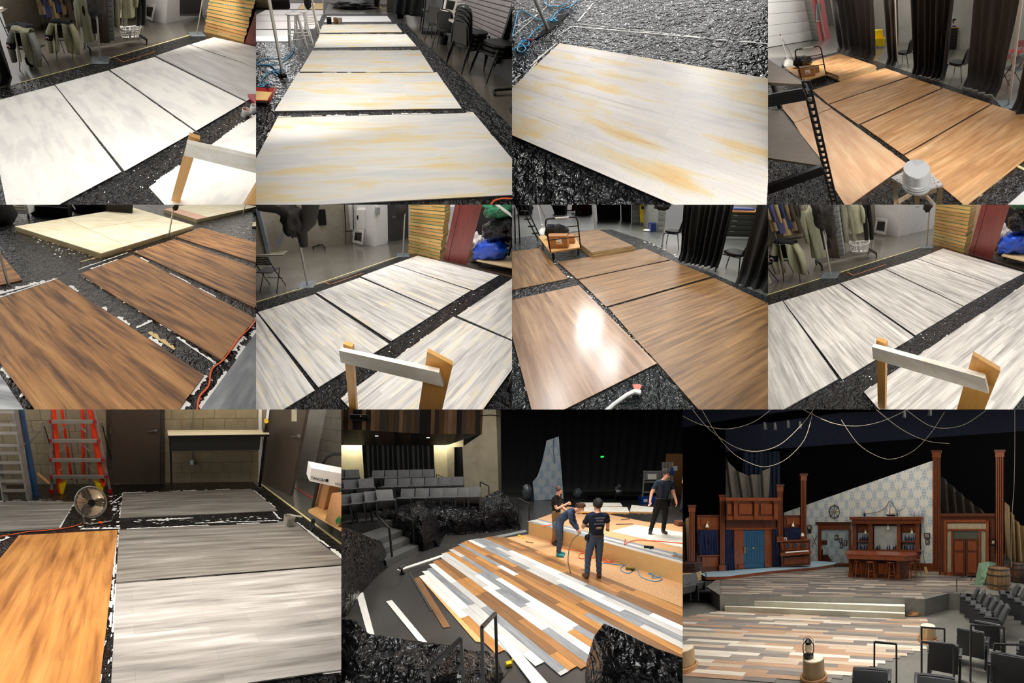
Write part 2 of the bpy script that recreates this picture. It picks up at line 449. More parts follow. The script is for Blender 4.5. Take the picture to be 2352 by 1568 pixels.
def pole(S, b, t, label, r=.02, plate=.22, name='drape_pole', cat='pole', mat=None, extra=None):
    B = S.fl(*b) if not isinstance(b, V) else b; T = S.at(t[0], t[1], B); T.x = B.x + (T.x - B.x)
    o = thing(S, name, label, cat, B)
    part(S, 'post', MB().tube([(B.x, B.y, .01), T], r, 10), mat or POLE, o)
    if plate: part(S, 'base_plate', MB().box((B.x - plate, B.y - plate, 0),(B.x + plate, B.y + plate, .012),.004), mat or plain(C(120,128,132),.4,.4, name='base_steel'), o)
    return o, B, T
def blob(c, r, amp=.25, fr=3.0, n=22, seed=0, fold=0.0):
    mb = MB().ball((0,0,0),1.0, n)
    out = []
    for p in mb.v:
        q = p.normalized(); k = 1 + amp * mnoise.noise(q * fr + V((seed, 0, seed * 2))) + amp * .5 * mnoise.noise(q * fr * 2.7 + V((0, seed, 5))) + fold * math.sin(math.atan2(q.y, q.x) * 9 + seed)
        out.append(V((c[0] + q.x * r[0] * k, c[1] + q.y * r[1] * k, c[2] + q.z * r[2] * k)))
    mb.v = out; mb.smooth = 180; return mb
def curtain(S, P, Q, z0, z1, label, folds=7, amp=.06, mat=None, flare=0.0, name='curtain', cat='curtain', n=None, pool=.0):
    P, Q = V(P), V(Q); d = Q - P; nn = V((-d.y, d.x, 0)).normalized(); n = n or folds * 8; sd = random.random() * 9
    def fn(u, v):
        a = amp * (.55 + .45 * (1 - v)); ph = folds * 2 * math.pi * u + 3.2 * mnoise.noise(V((u * 5, sd, v * .8))); a *= .55 + .9 * abs(mnoise.noise(V((u * folds * .7, sd + 4, v * .5))))
        k = 1 + flare * (1 - v) * (u - .5) * 2 * 0
        p = P + d * (.5 + (u - .5) * (1 + flare * (1 - v))) + nn * (a * math.sin(ph) + .04 * mnoise.noise(V((u * 9, v * 4, sd))) - pool * max(0,.06 - v) * 8)
        return (p.x, p.y, z0 + (z1 - z0) * v)
    return solo(S, name, MB().cloth(fn, n, 16, nn * .006), mat or DRAPE, label, cat, origin=(*((P + Q) / 2).xy, z0), smooth=80)
def fold_chair(S, P, rz, label, perf=True, mat=None, group=None, seat=.44, back=.8):
    """tube-frame chair with perforated seat and back"""
    o = thing(S, 'folding_chair', label, 'chair', P, group); M = XF(P, rz); m = mat or BLKM
    for sx in (-1,1):
        part(S, 'leg', MB().tube([(sx * .21,.19,0),(sx * .19,-.02, seat),(sx * .19,-.16, back)],.011,6), m, o, M)
        part(S, 'leg', MB().tube([(sx * .21,-.22,0),(sx * .19,.16, seat)],.011,6), m, o, M)
    nu, nv = 21,9
    part(S, 'seat', MB().box((-.19,-.18, seat),(.19,.18, seat + .016),.006), m, o, M)
    part(S, 'backrest', MB().grid(lambda u, v: (-.2 + .4 * u, -.10 - .05 * v + .02 * (2 * u - 1) ** 2 - .02, back - .2 + .2 * v), nu, nv, skip=(lambda i, j: i % 2 and j % 2) if perf else None), m, o, M)
    part(S, 'crossbar', MB().tube([(-.2,.17,.2),(.2,.17,.2)],.008,6), m, o, M)
    return o
def stack_chair(S, P, rz, label, group=None, mat=None, z=0.0, m2=None):
    """padded stacking chair: loop back frame, upholstered seat and back"""
    P = V((P[0], P[1], z)); o = thing(S, 'stacking_chair', label, 'chair', P, group); M = XF(P, rz); m = mat or BLKM; up = m2 or plain(C(11,11,11),.5, name='black_vinyl', spec=.15)
    lp = []
    for k in range(13):
        a = math.pi * k / 12; lp.append((.19 * math.cos(a),.30 + .045 * math.sin(a),.78 + .13 * math.sin(a)))
    part(S, 'back_frame', MB().tube([(.2,.2,.42)] + lp + [(-.2,.2,.42)],.012,6), m, o, M)
    part(S, 'backrest', MB().grid(lambda u, v: ((-.185 + .37 * u) * (1 - .25 * max(0, v - .8) * 4 * abs(2 * u - 1)),.235 + .08 * v + .025 * (1 - (2 * u - 1) ** 2) * 0,.5 + .36 * v),8,8).add([],[]), up, o, M)
    part(S, 'backrest_pad', MB().hexa([(-.185,.225,.5),(.185,.225,.5),(.185,.26,.5),(-.185,.26,.5)],[(-.15,.30,.87),(.15,.30,.87),(.15,.335,.87),(-.15,.335,.87)]), up, o, M)
    mb = MB().lathe([(.2,0),(.235,.012),(.24,.03),(.225,.055),(.16,.068),(.001,.07)],20)
    mb.v = [V((math.copysign(abs(p.x / .24) ** .7, p.x) * .23, math.copysign(abs(p.y / .24) ** .7, p.y) * .23, p.z + .42)) for p in mb.v]
    part(S, 'seat', mb, up, o, M)
    for sx in (-1,1):
        part(S, 'leg', MB().tube([(sx * .2,-.2,.42),(sx * .23,-.26,.0)],.012,6), m, o, M)
        part(S, 'leg', MB().tube([(sx * .2,.2,.42),(sx * .23,.28,.0)],.012,6), m, o, M)
        part(S, 'side_bar', MB().tube([(sx * .2,-.2,.41),(sx * .2,.2,.41)],.011,6), m, o, M)
    return o
def caster(S, o, c, r=.045, name='caster'):
    part(S, name, MB().tube([(c[0] - .014, c[1], c[2]),(c[0] + .014, c[1], c[2])], r, 12).box((c[0] - .02, c[1] - .015, c[2]),(c[0] + .02, c[1] + .015, c[2] + r * 1.7)), RUB, o)
def garment_mb(w, l, d=.12, kind='coat', seed=0):
    mb = MB(); n = 22
    def ell(cx, wx, dy, z, i, ph):
        a = 2 * math.pi * i / n; f = 1 + .14 * math.sin(a * 5 + ph + z * 3) * (1 if z < -.1 else .2)
        return (cx + wx * math.cos(a) * f, dy * math.sin(a) * f, z)
    if kind == 'coat':
        prof = [(.08,.05,0.02),(.5,.7,-.06),(.95,.9,-.12),(1,1,-.25),(.92,1.05,-.55),(1.0,1.15,-.8),(1.06,1.2,-1.0)]
        rows = [[ell(0, w / 2 * a, d * b, z * l if z < 0 else z, i, seed) for i in range(n)] for a, b, z in prof]
        vs = [p for r in rows for p in r]; fs = []
        for j in range(len(rows) - 1):
            for i in range(n): fs.append((j * n + i, (j + 1) * n + i, (j + 1) * n + (i + 1) % n, j * n + (i + 1) % n))
        mb.add(vs, fs)
        for sx in (-1,1):
            mb.tube([(sx * w * .42,0,-.08 * l),(sx * w * .58,-.02,-.25 * l),(sx * w * .62,-.04,-.45 * l),(sx * w * .6,-.03,-.68 * l)],[.055,.07,.065,.055],8)
    else:
        for sx in (-1,1):
            mb.tube([(sx * w * .2,0,.0),(sx * w * .24,.01,-.3 * l),(sx * w * .3,-.01,-.65 * l),(sx * w * .3,.01,-l)],[w * .2, w * .26, w * .22, w * .22],9)
        mb.tube([(-w * .38,0,-.03),(0,0,-.02),(w * .38,0,-.03)],[.06,.07,.06],8)
    return mb
def garment(S, P, label, mat, w=.42, l=.85, rz=0.0, kind='coat', d=.1, cat='garment', group=None, name=None):
    o = thing(S, name or ('hanging_coat' if kind == 'coat' else 'hanging_trousers'), label, cat, P, group); M = XF(P, rz)
    part(S, 'body', garment_mb(w, l, d, kind, random.random() * 6), mat, o, M, smooth=80)
    part(S, 'hanger', MB().tube([(-.18,0,-.02),(0,0,.07),(.18,0,-.02)],.005,5).tube([(0,0,.07),(0,.01,.12),(0,.03,.15)],.004,5), STEEL, o, M)
    return o
def jacket_chair(S, P, rz, label, cmat, lmat=None, band=True, dark_top=False):
    """chair with an army-green jacket hung over its back; chair and jacket are two things"""
    ch = thing(S, 'folding_chair', 'black chair ' + label[0], 'chair', P); M = XF(P, rz)
    for sx in (-1,1):
        part(S, 'leg', MB().tube([(sx * .2,-.2,0),(sx * .18,-.06,.45),(sx * .17,-.02,.78)],.011,6), BLKM, ch, M)
        part(S, 'leg', MB().tube([(sx * .2,.28,0),(sx * .18,.1,.45)],.011,6), BLKM, ch, M)
    part(S, 'seat', MB().box((-.2,-.06,.43),(.2,.3,.455),.01), BLKM, ch, M)
    part(S, 'backrest', MB().box((-.18,-.05,.5),(.18,-.02,.8),.01), BLKM, ch, M)
    j = thing(S, 'jacket', label[1], 'jacket', V(P) + V((0,0,.8)))
    def shell(u, v):
        a = (u - .5) * 2; s = 1 - abs(a) ** 3 * .2
        z = .86 - v * (.6 + .10 * abs(a)) - .05 * abs(a)
        y = -.12 - .05 * v - .05 * (1 - a * a) + .14 * abs(a) ** 2 + .02 * math.sin(a * 9 + v * 5)
        return (a * (.24 + .06 * v), y, z)
    gap = .32
    for sx in (0,1):
        f = (lambda u, v: shell(u * (.5 - gap * .5 + .06 * (1 - v)), v)) if sx == 0 else (lambda u, v: shell(1 - (1 - u) * (.5 - gap * .5 + .06 * (1 - v)), v))
        part(S, 'front_panel', MB().cloth(f, 8,10,(0,.02,0)), cmat, j, M, smooth=80)
    part(S, 'collar', MB().cloth(lambda u, v: ((u - .5) * (.44 + .04 * v),-.1 + .16 * v - .03 * math.sin(u * 3.14),.84 + .06 * math.sin(v * 3.14) + .02 * math.sin(u * 6)),10,5,(0,0,.02)), BLACKC if dark_top else cmat, j, M, smooth=80)
    for sx in (-1,1):
        sl = part(S, 'sleeve', MB().tube([(sx * .22,-.04,.8),(sx * .31,-.08,.62),(sx * .34,-.12,.42),(sx * .33,-.15,.16)],[.07,.085,.075,.06],10), lmat or cmat, j, M, smooth=80)
        if band and sx == -1 and sl:
            part(S, 'armband', MB().tube([(-.318,-.09,.58),(-.338,-.115,.46)],[.095,.09],12), BLACKC, sl, M)
            part(S, 'emblem_disc', MB().tube([(-.33,-.178,.52),(-.33,-.19,.52)],.042,14), WHITE, sl, M)
            part(S, 'emblem_mark', MB().box((-.352,-.196,.5),(-.338,-.19,.54)).box((-.33,-.196,.515),(-.308,-.19,.53)), RED, sl, M)
    return j
def basket(S, P, rz, label, s=1.0):
    o = thing(S, 'laundry_basket', label, 'basket', P); M = XF(P, rz, s); m = plain(C(205,203,200),.4, name='grey_plastic', var=.04)
    def se(a, rx, ry): c, q = math.cos(a), math.sin(a); return math.copysign(abs(c) ** .6, c) * rx, math.copysign(abs(q) ** .6, q) * ry
    def fn(u, v):
        x, y = se(u * 2 * math.pi, .24 + .06 * v, .17 + .04 * v); return (x, y, .01 + .27 * v + (.03 * math.cos(4 * math.pi * u) * (v > .95)))
    part(S, 'body', MB().grid(fn, 56,12, skip=lambda i, j: (i % 2 == 0) and j in (2,3,5,6,8,9)), m, o, M)
    part(S, 'bottom', MB().prism([se(k * math.pi / 14,.24,.17) for k in range(28)],.005,.015), m, o, M)
    part(S, 'rim', MB().tube([(*se(k * math.pi / 20,.305,.215),.28 + .03 * math.cos(4 * math.pi * k / 40)) for k in range(40)],.014,7, True), m, o, M)
    return o
def rack(S, A, B, z, label, w=.42, base=.18):
    """rolling garment rack from A to B (floor points), rail height z"""
    A, B = V(A), V(B); o = thing(S, 'garment_rack', label, 'clothes rack', (A + B) / 2); d = (B - A).normalized(); n = V((-d.y, d.x, 0)) * (w / 2)
    for e in (A, B):
        part(S, 'end_foot', MB().beam(e - n + V((0,0, base - .05)), e + n + V((0,0, base - .05)),.04,.05), BLKM, o)
        part(S, 'upright', MB().tube([e + V((0,0, base - .05)), e + V((0,0, z))],.014,8), STEEL, o)
        for sg in (-1,1): caster(S, o, e + n * sg + V((0,0,.05)),.05)
    part(S, 'hanging_rail', MB().tube([A + V((0,0, z)), B + V((0,0, z))],.014,8), STEEL, o)
    mb = MB()
    for k in range(9):
        t = n * (k / 4 - 1) * .9; mb.tube([A + t + V((0,0, base)), B + t + V((0,0, base))],.005,4)
    k = int((B - A).length / .05)
    for i in range(k + 1): p = A.lerp(B, i / k); mb.tube([p - n * .9 + V((0,0, base)), p + n * .9 + V((0,0, base))],.004,4)
    part(S, 'wire_shelf', mb, BLKM, o)
    return o
def sawhorse(S, L, R, zt, label, hgt=.14, ends=True, skew=.25):
    """painted sawhorse rail from L to R (picture points on its lower front edge) at height zt"""
    A, B = S.fl(*L, zt), S.fl(*R, zt); o = thing(S, 'sawhorse', label, 'sawhorse', (A.x, A.y, 0)); d = (B - A).normalized(); n = V((-d.y, d.x, 0))
    if n.y < 0: n = -n
    wp = wood(C(252,250,244), C(232,222,198),2.0,8.0,8.0,.6, 'worn_white_paint'); lw = wood(C(232,178,96), C(212,150,70),9,9,1.2)
    part(S, 'rail', MB().hexa([A, B, B + n * .045, A + n * .045],[(*A.xy, zt + hgt),(*(B - d * .05).xy, zt + hgt),(*(B - d * .05 + n * .045).xy, zt + hgt),(*(A + n * .045).xy, zt + hgt)]), wp, o)
    for k, (P, wd_, ex) in enumerate(((A + d * .05,.085,.02),(B - d * .06,.2,.12))):
        if P is None: continue
        q = P + n * (.045 + .025); t = d * (wd_ / 2)
        ft = (-d * .05 if k == 0 else -d * .04)
        part(S, 'leg', MB().slab([V((*(q - t).xy, zt + hgt + ex)), V((*(q + t).xy, zt + hgt + ex * .3)), V((*(q + t + ft).xy, 0.0)), V((*(q - t + ft).xy, 0.0))], n * .045), lw, o)
    return o
ORD = ['bottom', 'second', 'third', 'fourth', 'fifth', 'sixth', 'seventh', 'eighth', 'ninth', 'tenth', 'eleventh', 'twelfth', 'thirteenth', 'fourteenth', 'fifteenth', 'sixteenth', 'seventeenth', 'eighteenth', 'nineteenth', 'twentieth']
def platform_stack(S, a, b, c, n, hl=.098):
    """pile of timber stage platforms; a,b,c picture points of left, front and right base corners"""
    A, B, D = S.fl(*a), S.fl(*b), S.fl(*c); e = A + (D - B)
    for k in range(n):
        z = k * hl; jx = V((random.uniform(-.02,.02), random.uniform(-.02,.02),0)); sh = random.choice((0,0,.012))
        o = thing(S, 'stage_platform', 'timber framed stage platform, %s from the floor in the pile' % ORD[k], 'platform', (B.x, B.y, z), 'platforms in the pile')
        tone = random.choice(((226,178,112),(218,168,106),(232,190,120),(214,172,104)))
        q = [B + jx, D + jx, e + jx, A + jx]
        part(S, 'frame', MB().prism([(p.x, p.y) for p in q], z, z + hl - .016 - sh * .5), wood(C(*tone), C(tone[0] - 26, tone[1] - 30, tone[2] - 30),2,2,10), o)
        cc = (B + e) / 2
        q2 = [cc + (p - cc) * .985 + jx for p in (B, D, e, A)]
        part(S, 'green_deck_edge', MB().prism([(p.x, p.y) for p in q2], z + hl - .016 - sh * .5, z + hl - .001), GREEN, o, label='green painted plywood edge')
        # stencilled white marks on the green edge
        mb = MB(); d = (A - B)
        nn = V((d.y, -d.x, 0)).normalized()
        if nn.y > 0: nn = -nn
        for t in (.36,.42,.48,.54,.60):
            p = q2[0].lerp(q2[3], t) + nn * .004; r = d.normalized() * .022; mb.slab([(*(p - r).xy, z + hl - .013),(*(p + r).xy, z + hl - .013),(*(p + r).xy, z + hl - .004),(*(p - r).xy, z + hl - .004)], nn * .002)
        wm = part(S, 'white_marks', mb, WHITE, o) if k % 2 == 0 else None
        if wm: wm['kind'] = 'stuff'
    return A, B, D
def platform_truck(S, quad, zt, label, hpx, box=True):
    """flat-bed hand truck; quad = deck corners (near-left, near-right, far-right, far-left) in the picture"""
    P = pxs(S, quad, zt); o = thing(S, 'platform_truck', label, 'hand truck', (P[0].x, P[0].y, 0))
    part(S, 'deck', MB().prism([(p.x, p.y) for p in P], zt - .035, zt), wood(C(222,176,112), C(200,148,84),3,14), o)
    for i, p in enumerate(P):
        q = p.lerp((P[0] + P[2]) / 2,.16); caster(S, o, (q.x, q.y, .06),.06)
    return o, P
def cable(S, pts, r, mat, label, name='cable', cat='cable', px=True, z=.015, sm=4):
    P = [S.fl(u, v, z) for u, v in pts] if px else [V(p) for p in pts]; out = []
    n = len(P)
    for i in range(n - 1):
        p0, p1, p2, p3 = P[max(i - 1,0)], P[i], P[i + 1], P[min(i + 2, n - 1)]
        for k in range(sm):
            t = k / sm; out.append(.5 * ((2 * p1) + (-p0 + p2) * t + (2 * p0 - 5 * p1 + 4 * p2 - p3) * t * t + (-p0 + 3 * p1 - 3 * p2 + p3) * t ** 3))
    out.append(P[-1]); return solo(S, name, MB().tube(out, r, 6), mat, label, cat)
def can(S, P, r, h, label, mat, name='paint_can', cat='bucket', rim=True, inner=None, handle=False):
    o = thing(S, name, label, cat, P); M = XF(P)
    part(S, 'body', MB().lathe([(r * .9,0),(r, h * .97),(r * 1.04, h * .98),(r * 1.04, h),(r * .93, h),(r * .86, h * .1),(.001, h * .1)],20), mat, o, M)
    if inner: part(S, 'contents', MB().lathe([(r * .92, h * .7),(.001, h * .7)],20), inner, o, M)
    if handle: part(S, 'handle', MB().tube([(r * math.cos(a),-.02 - r * .8 * math.sin(a), h * .9) for a in [math.pi * k / 10 for k in range(11)]],.004,5), STEEL, o, M)
    return o
def wslats(S, P, Q, z0, n, hs, mat, name='roll_up_door', label='', x=None):
    """roll-up shutter of horizontal slats on the wall line P-Q"""
    P, Q = V(P), V(Q); o = thing(S, name, label, 'shutter', P); d = (Q - P).normalized(); nn = V((-d.y, d.x, 0))
    if nn.dot(P) > 0: nn = -nn
    for k in range(n):
        z = z0 + k * hs
        mb = MB().add([P + V((0,0, z)), Q + V((0,0, z)), Q + nn * .03 + V((0,0, z + hs * .12)), P + nn * .03 + V((0,0, z + hs * .12)), Q + nn * .03 + V((0,0, z + hs * .75)), P + nn * .03 + V((0,0, z + hs * .75)), Q + V((0,0, z + hs)), P + V((0,0, z + hs))],[(0,1,2,3),(3,2,4,5),(5,4,6,7)])
        part(S, 'slat', mb, mat, o)
    return o
def ladder_rails(S, o, A, B, C_, D, n, mat, rmat, w=.07, d=.03, tread=.08):
    """two rails A->B and C->D with n treads between them"""
    part(S, 'rail', MB().beam(A, B, d, w), mat, o); part(S, 'rail', MB().beam(C_, D, d, w), mat, o)
    for k in range(n):
        t = (k + .8) / (n + .4); p, q = V(A).lerp(V(B), t), V(C_).lerp(V(D), t); part(S, 'tread', MB().beam(p, q, tread, .03), rmat, o)
# ================================================================== shop, white boards (top left)
def shop_back(S, p, six=False):
    """shared back of the paint shop seen in three pictures; p = picture points"""
    WP = plain(C(232,230,228),.6, name='white_wall', var=.04)
    A, B, Cn, D, E_ = [S.fl(*q) for q in p['wall']]
    wallq(S, 'wall_white_side', B, Cn, 0,3.2, WP); w2 = wallq(S, 'wall_white_front', Cn, D + (E_ - D) * 2.2,0,3.2, WP)
    wallq(S, 'wall_back', A, B, 0,3.4, concrete(C(112,104,90), C(150,142,126),.8,.9))
    dr = thing(S, 'shop_door', 'dark grey steel door with lever handle in white wall', 'door', (D + E_) / 2)
    panel(S, dr, 'leaf', D, E_, (p['door'][0], p['door'][1], p['door'][2], p['door'][3]), plain(C(62,60,60),.5, name='dark_door'),.02,.03)
    panel(S, dr, 'kick_strip', D, E_, (p['door'][0], p['door'][3] - 12, p['door'][2], p['door'][3] - 4), STEEL, .03,.01)
    if 'handle' in p:
        u, v = p['handle']; panel(S, dr, 'handle', D, E_, (u, v, u + 30, v + 10), STEEL, .07,.03)
    # white baseboards
    return A, B, Cn, D, E_
def window_frame(S, q, label):
    """white framed smoked window sash leaning on the wall; q = picture corners bl, br, tr, tl"""
    B = S.fl(*q[0]); R = S.fl(*q[1]); o = thing(S, 'framed_window', label, 'window frame', B)
    T = [S.wl(*q[2], B, R), S.wl(*q[3], B, R)]; pts = [p + (S.o - p) * .03 for p in (B, R, T[0], T[1])]; c = sum(pts, V()) / 4; n = V((0,-.03,0))
    inn = [c + (p - c) * .66 for p in pts]
    mb = MB()
    for i in range(4): j = (i + 1) % 4; mb.slab([pts[i], pts[j], inn[j], inn[i]], n)
    part(S, 'frame', mb, WHITE, o); part(S, 'pane', MB().slab(inn, n * .3), plain(C(25,28,26),.15, name='smoked_glass'), o)
def far_rack(S, ra, rb2, sp):
    rack(S, ra, rb2,1.7, 'black rolling clothes rack by the shutter', .4)
    cols = [(128,112,84),(60,62,96),(150,128,90),(40,50,80),(120,100,74),(70,60,50),(58,54,48),(92,84,70)]
    nm = ['tan', 'violet-blue', 'camel', 'navy', 'brown', 'dark brown', 'charcoal', 'olive brown']
    for k, (c, w_) in enumerate(zip(cols, nm)):
        p = ra.lerp(rb2,.06 + .122 * k); garment(S, p + V((0,-.02 * (k % 2),1.62)), '%s long coat hanging on rack by the shutter' % w_, cloth_m(C(*c)),.3,1.2 + .1 * (k % 3 - 1),1.2, group='coats on the far rack')
    can(S, S.fl(*sp, .18),.045,.16, 'white spray bottle with green trigger on rack', WHITE, 'spray_bottle', 'bottle')
    p = S.fl(*sp, .18); solo(S, 'spray_trigger', MB().lathe([(.04,.15),(.02,.22),(.018,.26),(.03,.27),(.03,.3),(.001,.3)],10).xf(XF(p)), plain(C(60,170,70),.4, name='green_plastic'), 'green trigger head of the white spray bottle', 'bottle top')
def mid_rack(S, ra, rb2):
    rack(S, ra, rb2,1.55, 'black wire-shelf clothes rack behind the drape pole', .5)
    for t, c, l, w_, kk, ln in ((.04,(150,150,124), 'khaki coat at the left end of the middle rack', .34, 'coat', 1.2),(.14,(24,24,26), 'black coat on the middle rack', .34, 'coat', 1.0),(.6,(150,150,128), 'khaki overalls hanging on the middle rack', .34, 'trousers', .95),(.72,(160,158,132), 'pale khaki jacket on the middle rack', .36, 'coat', .75),(.96,(18,20,22), 'black trousers at the right end of middle rack', .26, 'trousers', 1.0)):
        p = ra.lerp(rb2, t); garment(S, p + V((0,0,1.47)), l, cloth_m(C(*c)), w_, ln, .4, kk)
    bx = ra.lerp(rb2,.3); solo(S, 'cardboard_tube_box', MB().box((bx.x - .16, bx.y - .13,.19),(bx.x + .14, bx.y + .14,1.25),.01), plain(C(86,74,62),.8, name='brown_card'), 'tall brown cardboard carton on the wire rack', 'carton')
    o = thing(S, 'hanging_organiser', 'grey hanging fabric shelves on the wire rack', 'organiser', ra.lerp(rb2,.42) + V((0,0,.2)))
    for k in range(11): q = ra.lerp(rb2,.42); part(S, 'compartment', MB().box((q.x - .09, q.y - .13,.22 + k * .12),(q.x + .09, q.y + .12,.335 + k * .12),.012), cloth_m(C(140,140,140)), o)
    basket(S, ra.lerp(rb2,.76) + V((0,-.02,.19)),.18, 'grey plastic laundry basket on the wire shelf', .95)
WSTOPS = ((.25, C(226,224,220)),(.42, C(236,233,228)),(.5, C(250,246,238)),(.62, C(253,249,240)),(.75, C(240,234,228)))
WB = painted(WSTOPS, patch=(.9,2.6), rough=.5, plank=.5, pth=.21, tint=(.95,1.03), seam=.99)
GB = painted(((.3, C(186,182,178)),(.5, C(205,201,196)),(.7, C(222,219,214))), C(150,148,148),.7, sscale=(1.2,22))
P1 = Set('p1', (0,0,588,470),510,34.5,-.6,2.17,200.0, 'top left picture')
def build_p1():
    S = P1
    lamp(S, 'ceiling_or_added_lamp', (.6,3.4,3.3),(.6,3.4,0),2.6,2.6,8.5)
    lamp(S, 'ceiling_or_added_lamp', (.0,7.5,3.5),(0,7.5,0),4,2,15)
    floor(S, [(-6,.4,0),(7,.4,0),(9,16,0),(-8,16,0)], CONC)
    sh = sheet(S, pxs(S, [(-400,790),(130,642),(690,492),(1560,248),(1700,270),(2700,560),(2700,2100),(-600,2300)]), PLASF, 'black plastic drop sheet under the white boards')
    qs = [[(88,1759),(930,1315),(418,655),(-110,795)],[(955,1310),(1490,1008),(832,541),(425,650)],[(1505,1000),(1880,780),(1185,437),(845,535)],[(1893,772),(2190,600),(1452,343),(1196,428)],[(2196,596),(2440,470),(1640,284),(1460,340)]]
    labs = ['leftmost freshly painted white board, patchy cream and grey', 'second white board from left, grey brush patches at near end', 'third white board from left, faint blocky strokes', 'grey streaked board right of the white boards', 'far grey streaked board touching the timber pile']
    for q, l, m in zip(qs, labs, (WB, WB, WB, GB, GB)): board(S, q, m, l)
    for q in qs[:4]:
        P = pxs(S, q); fringe(S, sh, P[2], P[3],.05,.9); fringe(S, sh, P[0], P[1],.035,.55); fringe(S, sh, P[1], P[2],.012,.5)
    o = S.fl(1140,1440); d = (S.fl(1962,878) - o).normalized(); n = V((d.y, -d.x, 0))
    board(S, [o, o + d * 2.44, o + d * 2.44 + n * 1.22, o + n * 1.22], WB, 'white board behind the sawhorse in the lower right', local=True); fringe(S, sh, o, o + d * 2.2,.04,.5)
    splats(S, sh, pxs(S, [(470,1560),(1200,1568),(1900,900),(1500,1010)]),150,.003,.012)
    strip(S, pxs(S, [(135,640),(690,490),(1480,262)]),.028, TAPE, 'cream tape line along the sheet edge')
    strip(S, pxs(S, [(890,448),(945,476),(1195,395)]),.022, plain(C(176,112,70),.7, name='brown_tape'), 'orange brown L-shaped tape mark on the sheet')
    shop_back(S, dict(wall=[(60,250),(1115,145),(1270,180),(1372,156),(1545,118)], door=(1375,-60,1548,118)))
    wslats(S, S.fl(112,238), S.fl(296,203),.06,16,.085, plain(C(128,124,122),.45,.3, name='shutter_steel'), label='grey roll-up shutter behind the chairs')
    window_frame(S, [(1112,136),(1166,158),(1192,34),(1112,28)], 'white framed window sash leaning on white wall')
    A, B, D = platform_stack(S, (1562,240),(1865,325),(1910,268),12)
    rb, rc = S.fl(1876,328), S.fl(2010,366); solo(S, 'red_flat', MB().slab([rb, rc, S.wl(2080,-30, rb, rc), S.wl(2005,-40, rb, rc)],(.05,.1,0)), wood(C(120,52,46), C(96,38,34),6,6,1), 'dark red flat leaning beside the timber pile', 'panel')
    o, B1_, T1 = pole(S, (768,462),(738,50), 'grey drape pole on plate with bunched dark drape')
    part(S, 'bunched_drape', blob(T1 + V((.02,0,.08)),(.2,.16,.3),.35,2.5,22,3,.06), DRAPE, o)
    part(S, 'drape_tail', blob(T1 + V((.06,.05,-.1)),(.09,.08,.24),.4,3,16,5,.08), DRAPE, o)
    pole(S, (1508,262),(1552,0), 'slim grey drape pole on plate beside timber pile')
    # chairs with jackets
    KH = cloth_m(C(158,156,128)); KG = cloth_m(C(124,124,120)); NV = cloth_m(C(48,50,54))
    jacket_chair(S, S.fl(255,520),-.35,('under the grey-green jackets', 'grey-green jacket with armband draped over left chair', ), KH, KG)
    jacket_chair(S, S.fl(520,440),-.15,('under the khaki jacket', 'khaki jacket with black collar draped over right chair'), KH, None, True, True)
    c2 = S.fl(240,470); solo(S, 'scarf', blob(c2 + V((0,-.1,.83)),(.26,.16,.09),.5,3,18,2), NV, 'dark grey scarf bundled on the left chair back', 'scarf')
    b0 = S.fl(230,520); solo(S, 'boots', blob(b0 + V((0,.1,.14)),(.1,.1,.15),.4,4,14,8), BLACKC, 'black boots standing under the left chair', 'boots')
    # racks and clothes
    far_rack(S, S.fl(345,235), S.fl(640,180),(355,175)); mid_rack(S, S.fl(672,395), S.fl(1090,320))
    # table at the far left and dark curtain
    t0 = S.fl(60,262); o = thing(S, 'folding_table', 'folding table edge at far left by shutter', 'table', t0); z = S.hz(t0,75)
    part(S, 'table_top', MB().box((t0.x - 1.0, t0.y - .35, z - .04),(t0.x + .12, t0.y + .35, z),.01), plain(C(190,182,166),.5, name='laminate'), o)
    for dx, dy in ((.06,-.28),(.06,.28)): part(S, 'leg', MB().tube([(t0.x + dx + .08, t0.y + dy, 0),(t0.x + dx, t0.y + dy, z - .04)],.014,6), BLKM, o)
    solo(S, 'towel', blob((t0.x - .02, t0.y, z + .04),(.14,.12,.05),.3,3,14,1), WHITE, 'crumpled white tissue pile on the folding table', 'towel')
    cp = S.fl(60,640); curtain(S, cp + V((-.7,.25,0)), cp + V((.14,-.02,0)),0,2.6, 'dark drape hanging at the left edge', 5,.07, DRAPE_D, .1, pool=.3)
    # paint cups, tray
    can(S, S.fl(1872,888),.06,.13, 'translucent plastic cup beside the boards', plain(C(196,196,194),.3, name='translucent_plastic'), 'plastic_cup', 'cup', inner=plain(C(214,150,110),.5, name='wet_paint'))
    can(S, S.fl(1935,860),.06,.13, 'white plastic cup at the right edge', WHITE, 'plastic_cup', 'cup')
    tp = S.fl(1975,815); solo(S, 'paint_tray', MB().hexa([tp + V((-.05,-.1,0)), tp + V((.3,-.1,0)), tp + V((.3,.2,.0)), tp + V((-.05,.2,0))],[tp + V((-.09,-.14,.09)), tp + V((.34,-.14,.09)), tp + V((.34,.24,.09)), tp + V((-.09,.24,.09))]), RED, 'red paint tray at the right edge', 'paint tray')
    sawhorse(S, (1412,1192),(2260,1400),.78, 'white sawhorse with orange timber leg, cut by the edge')
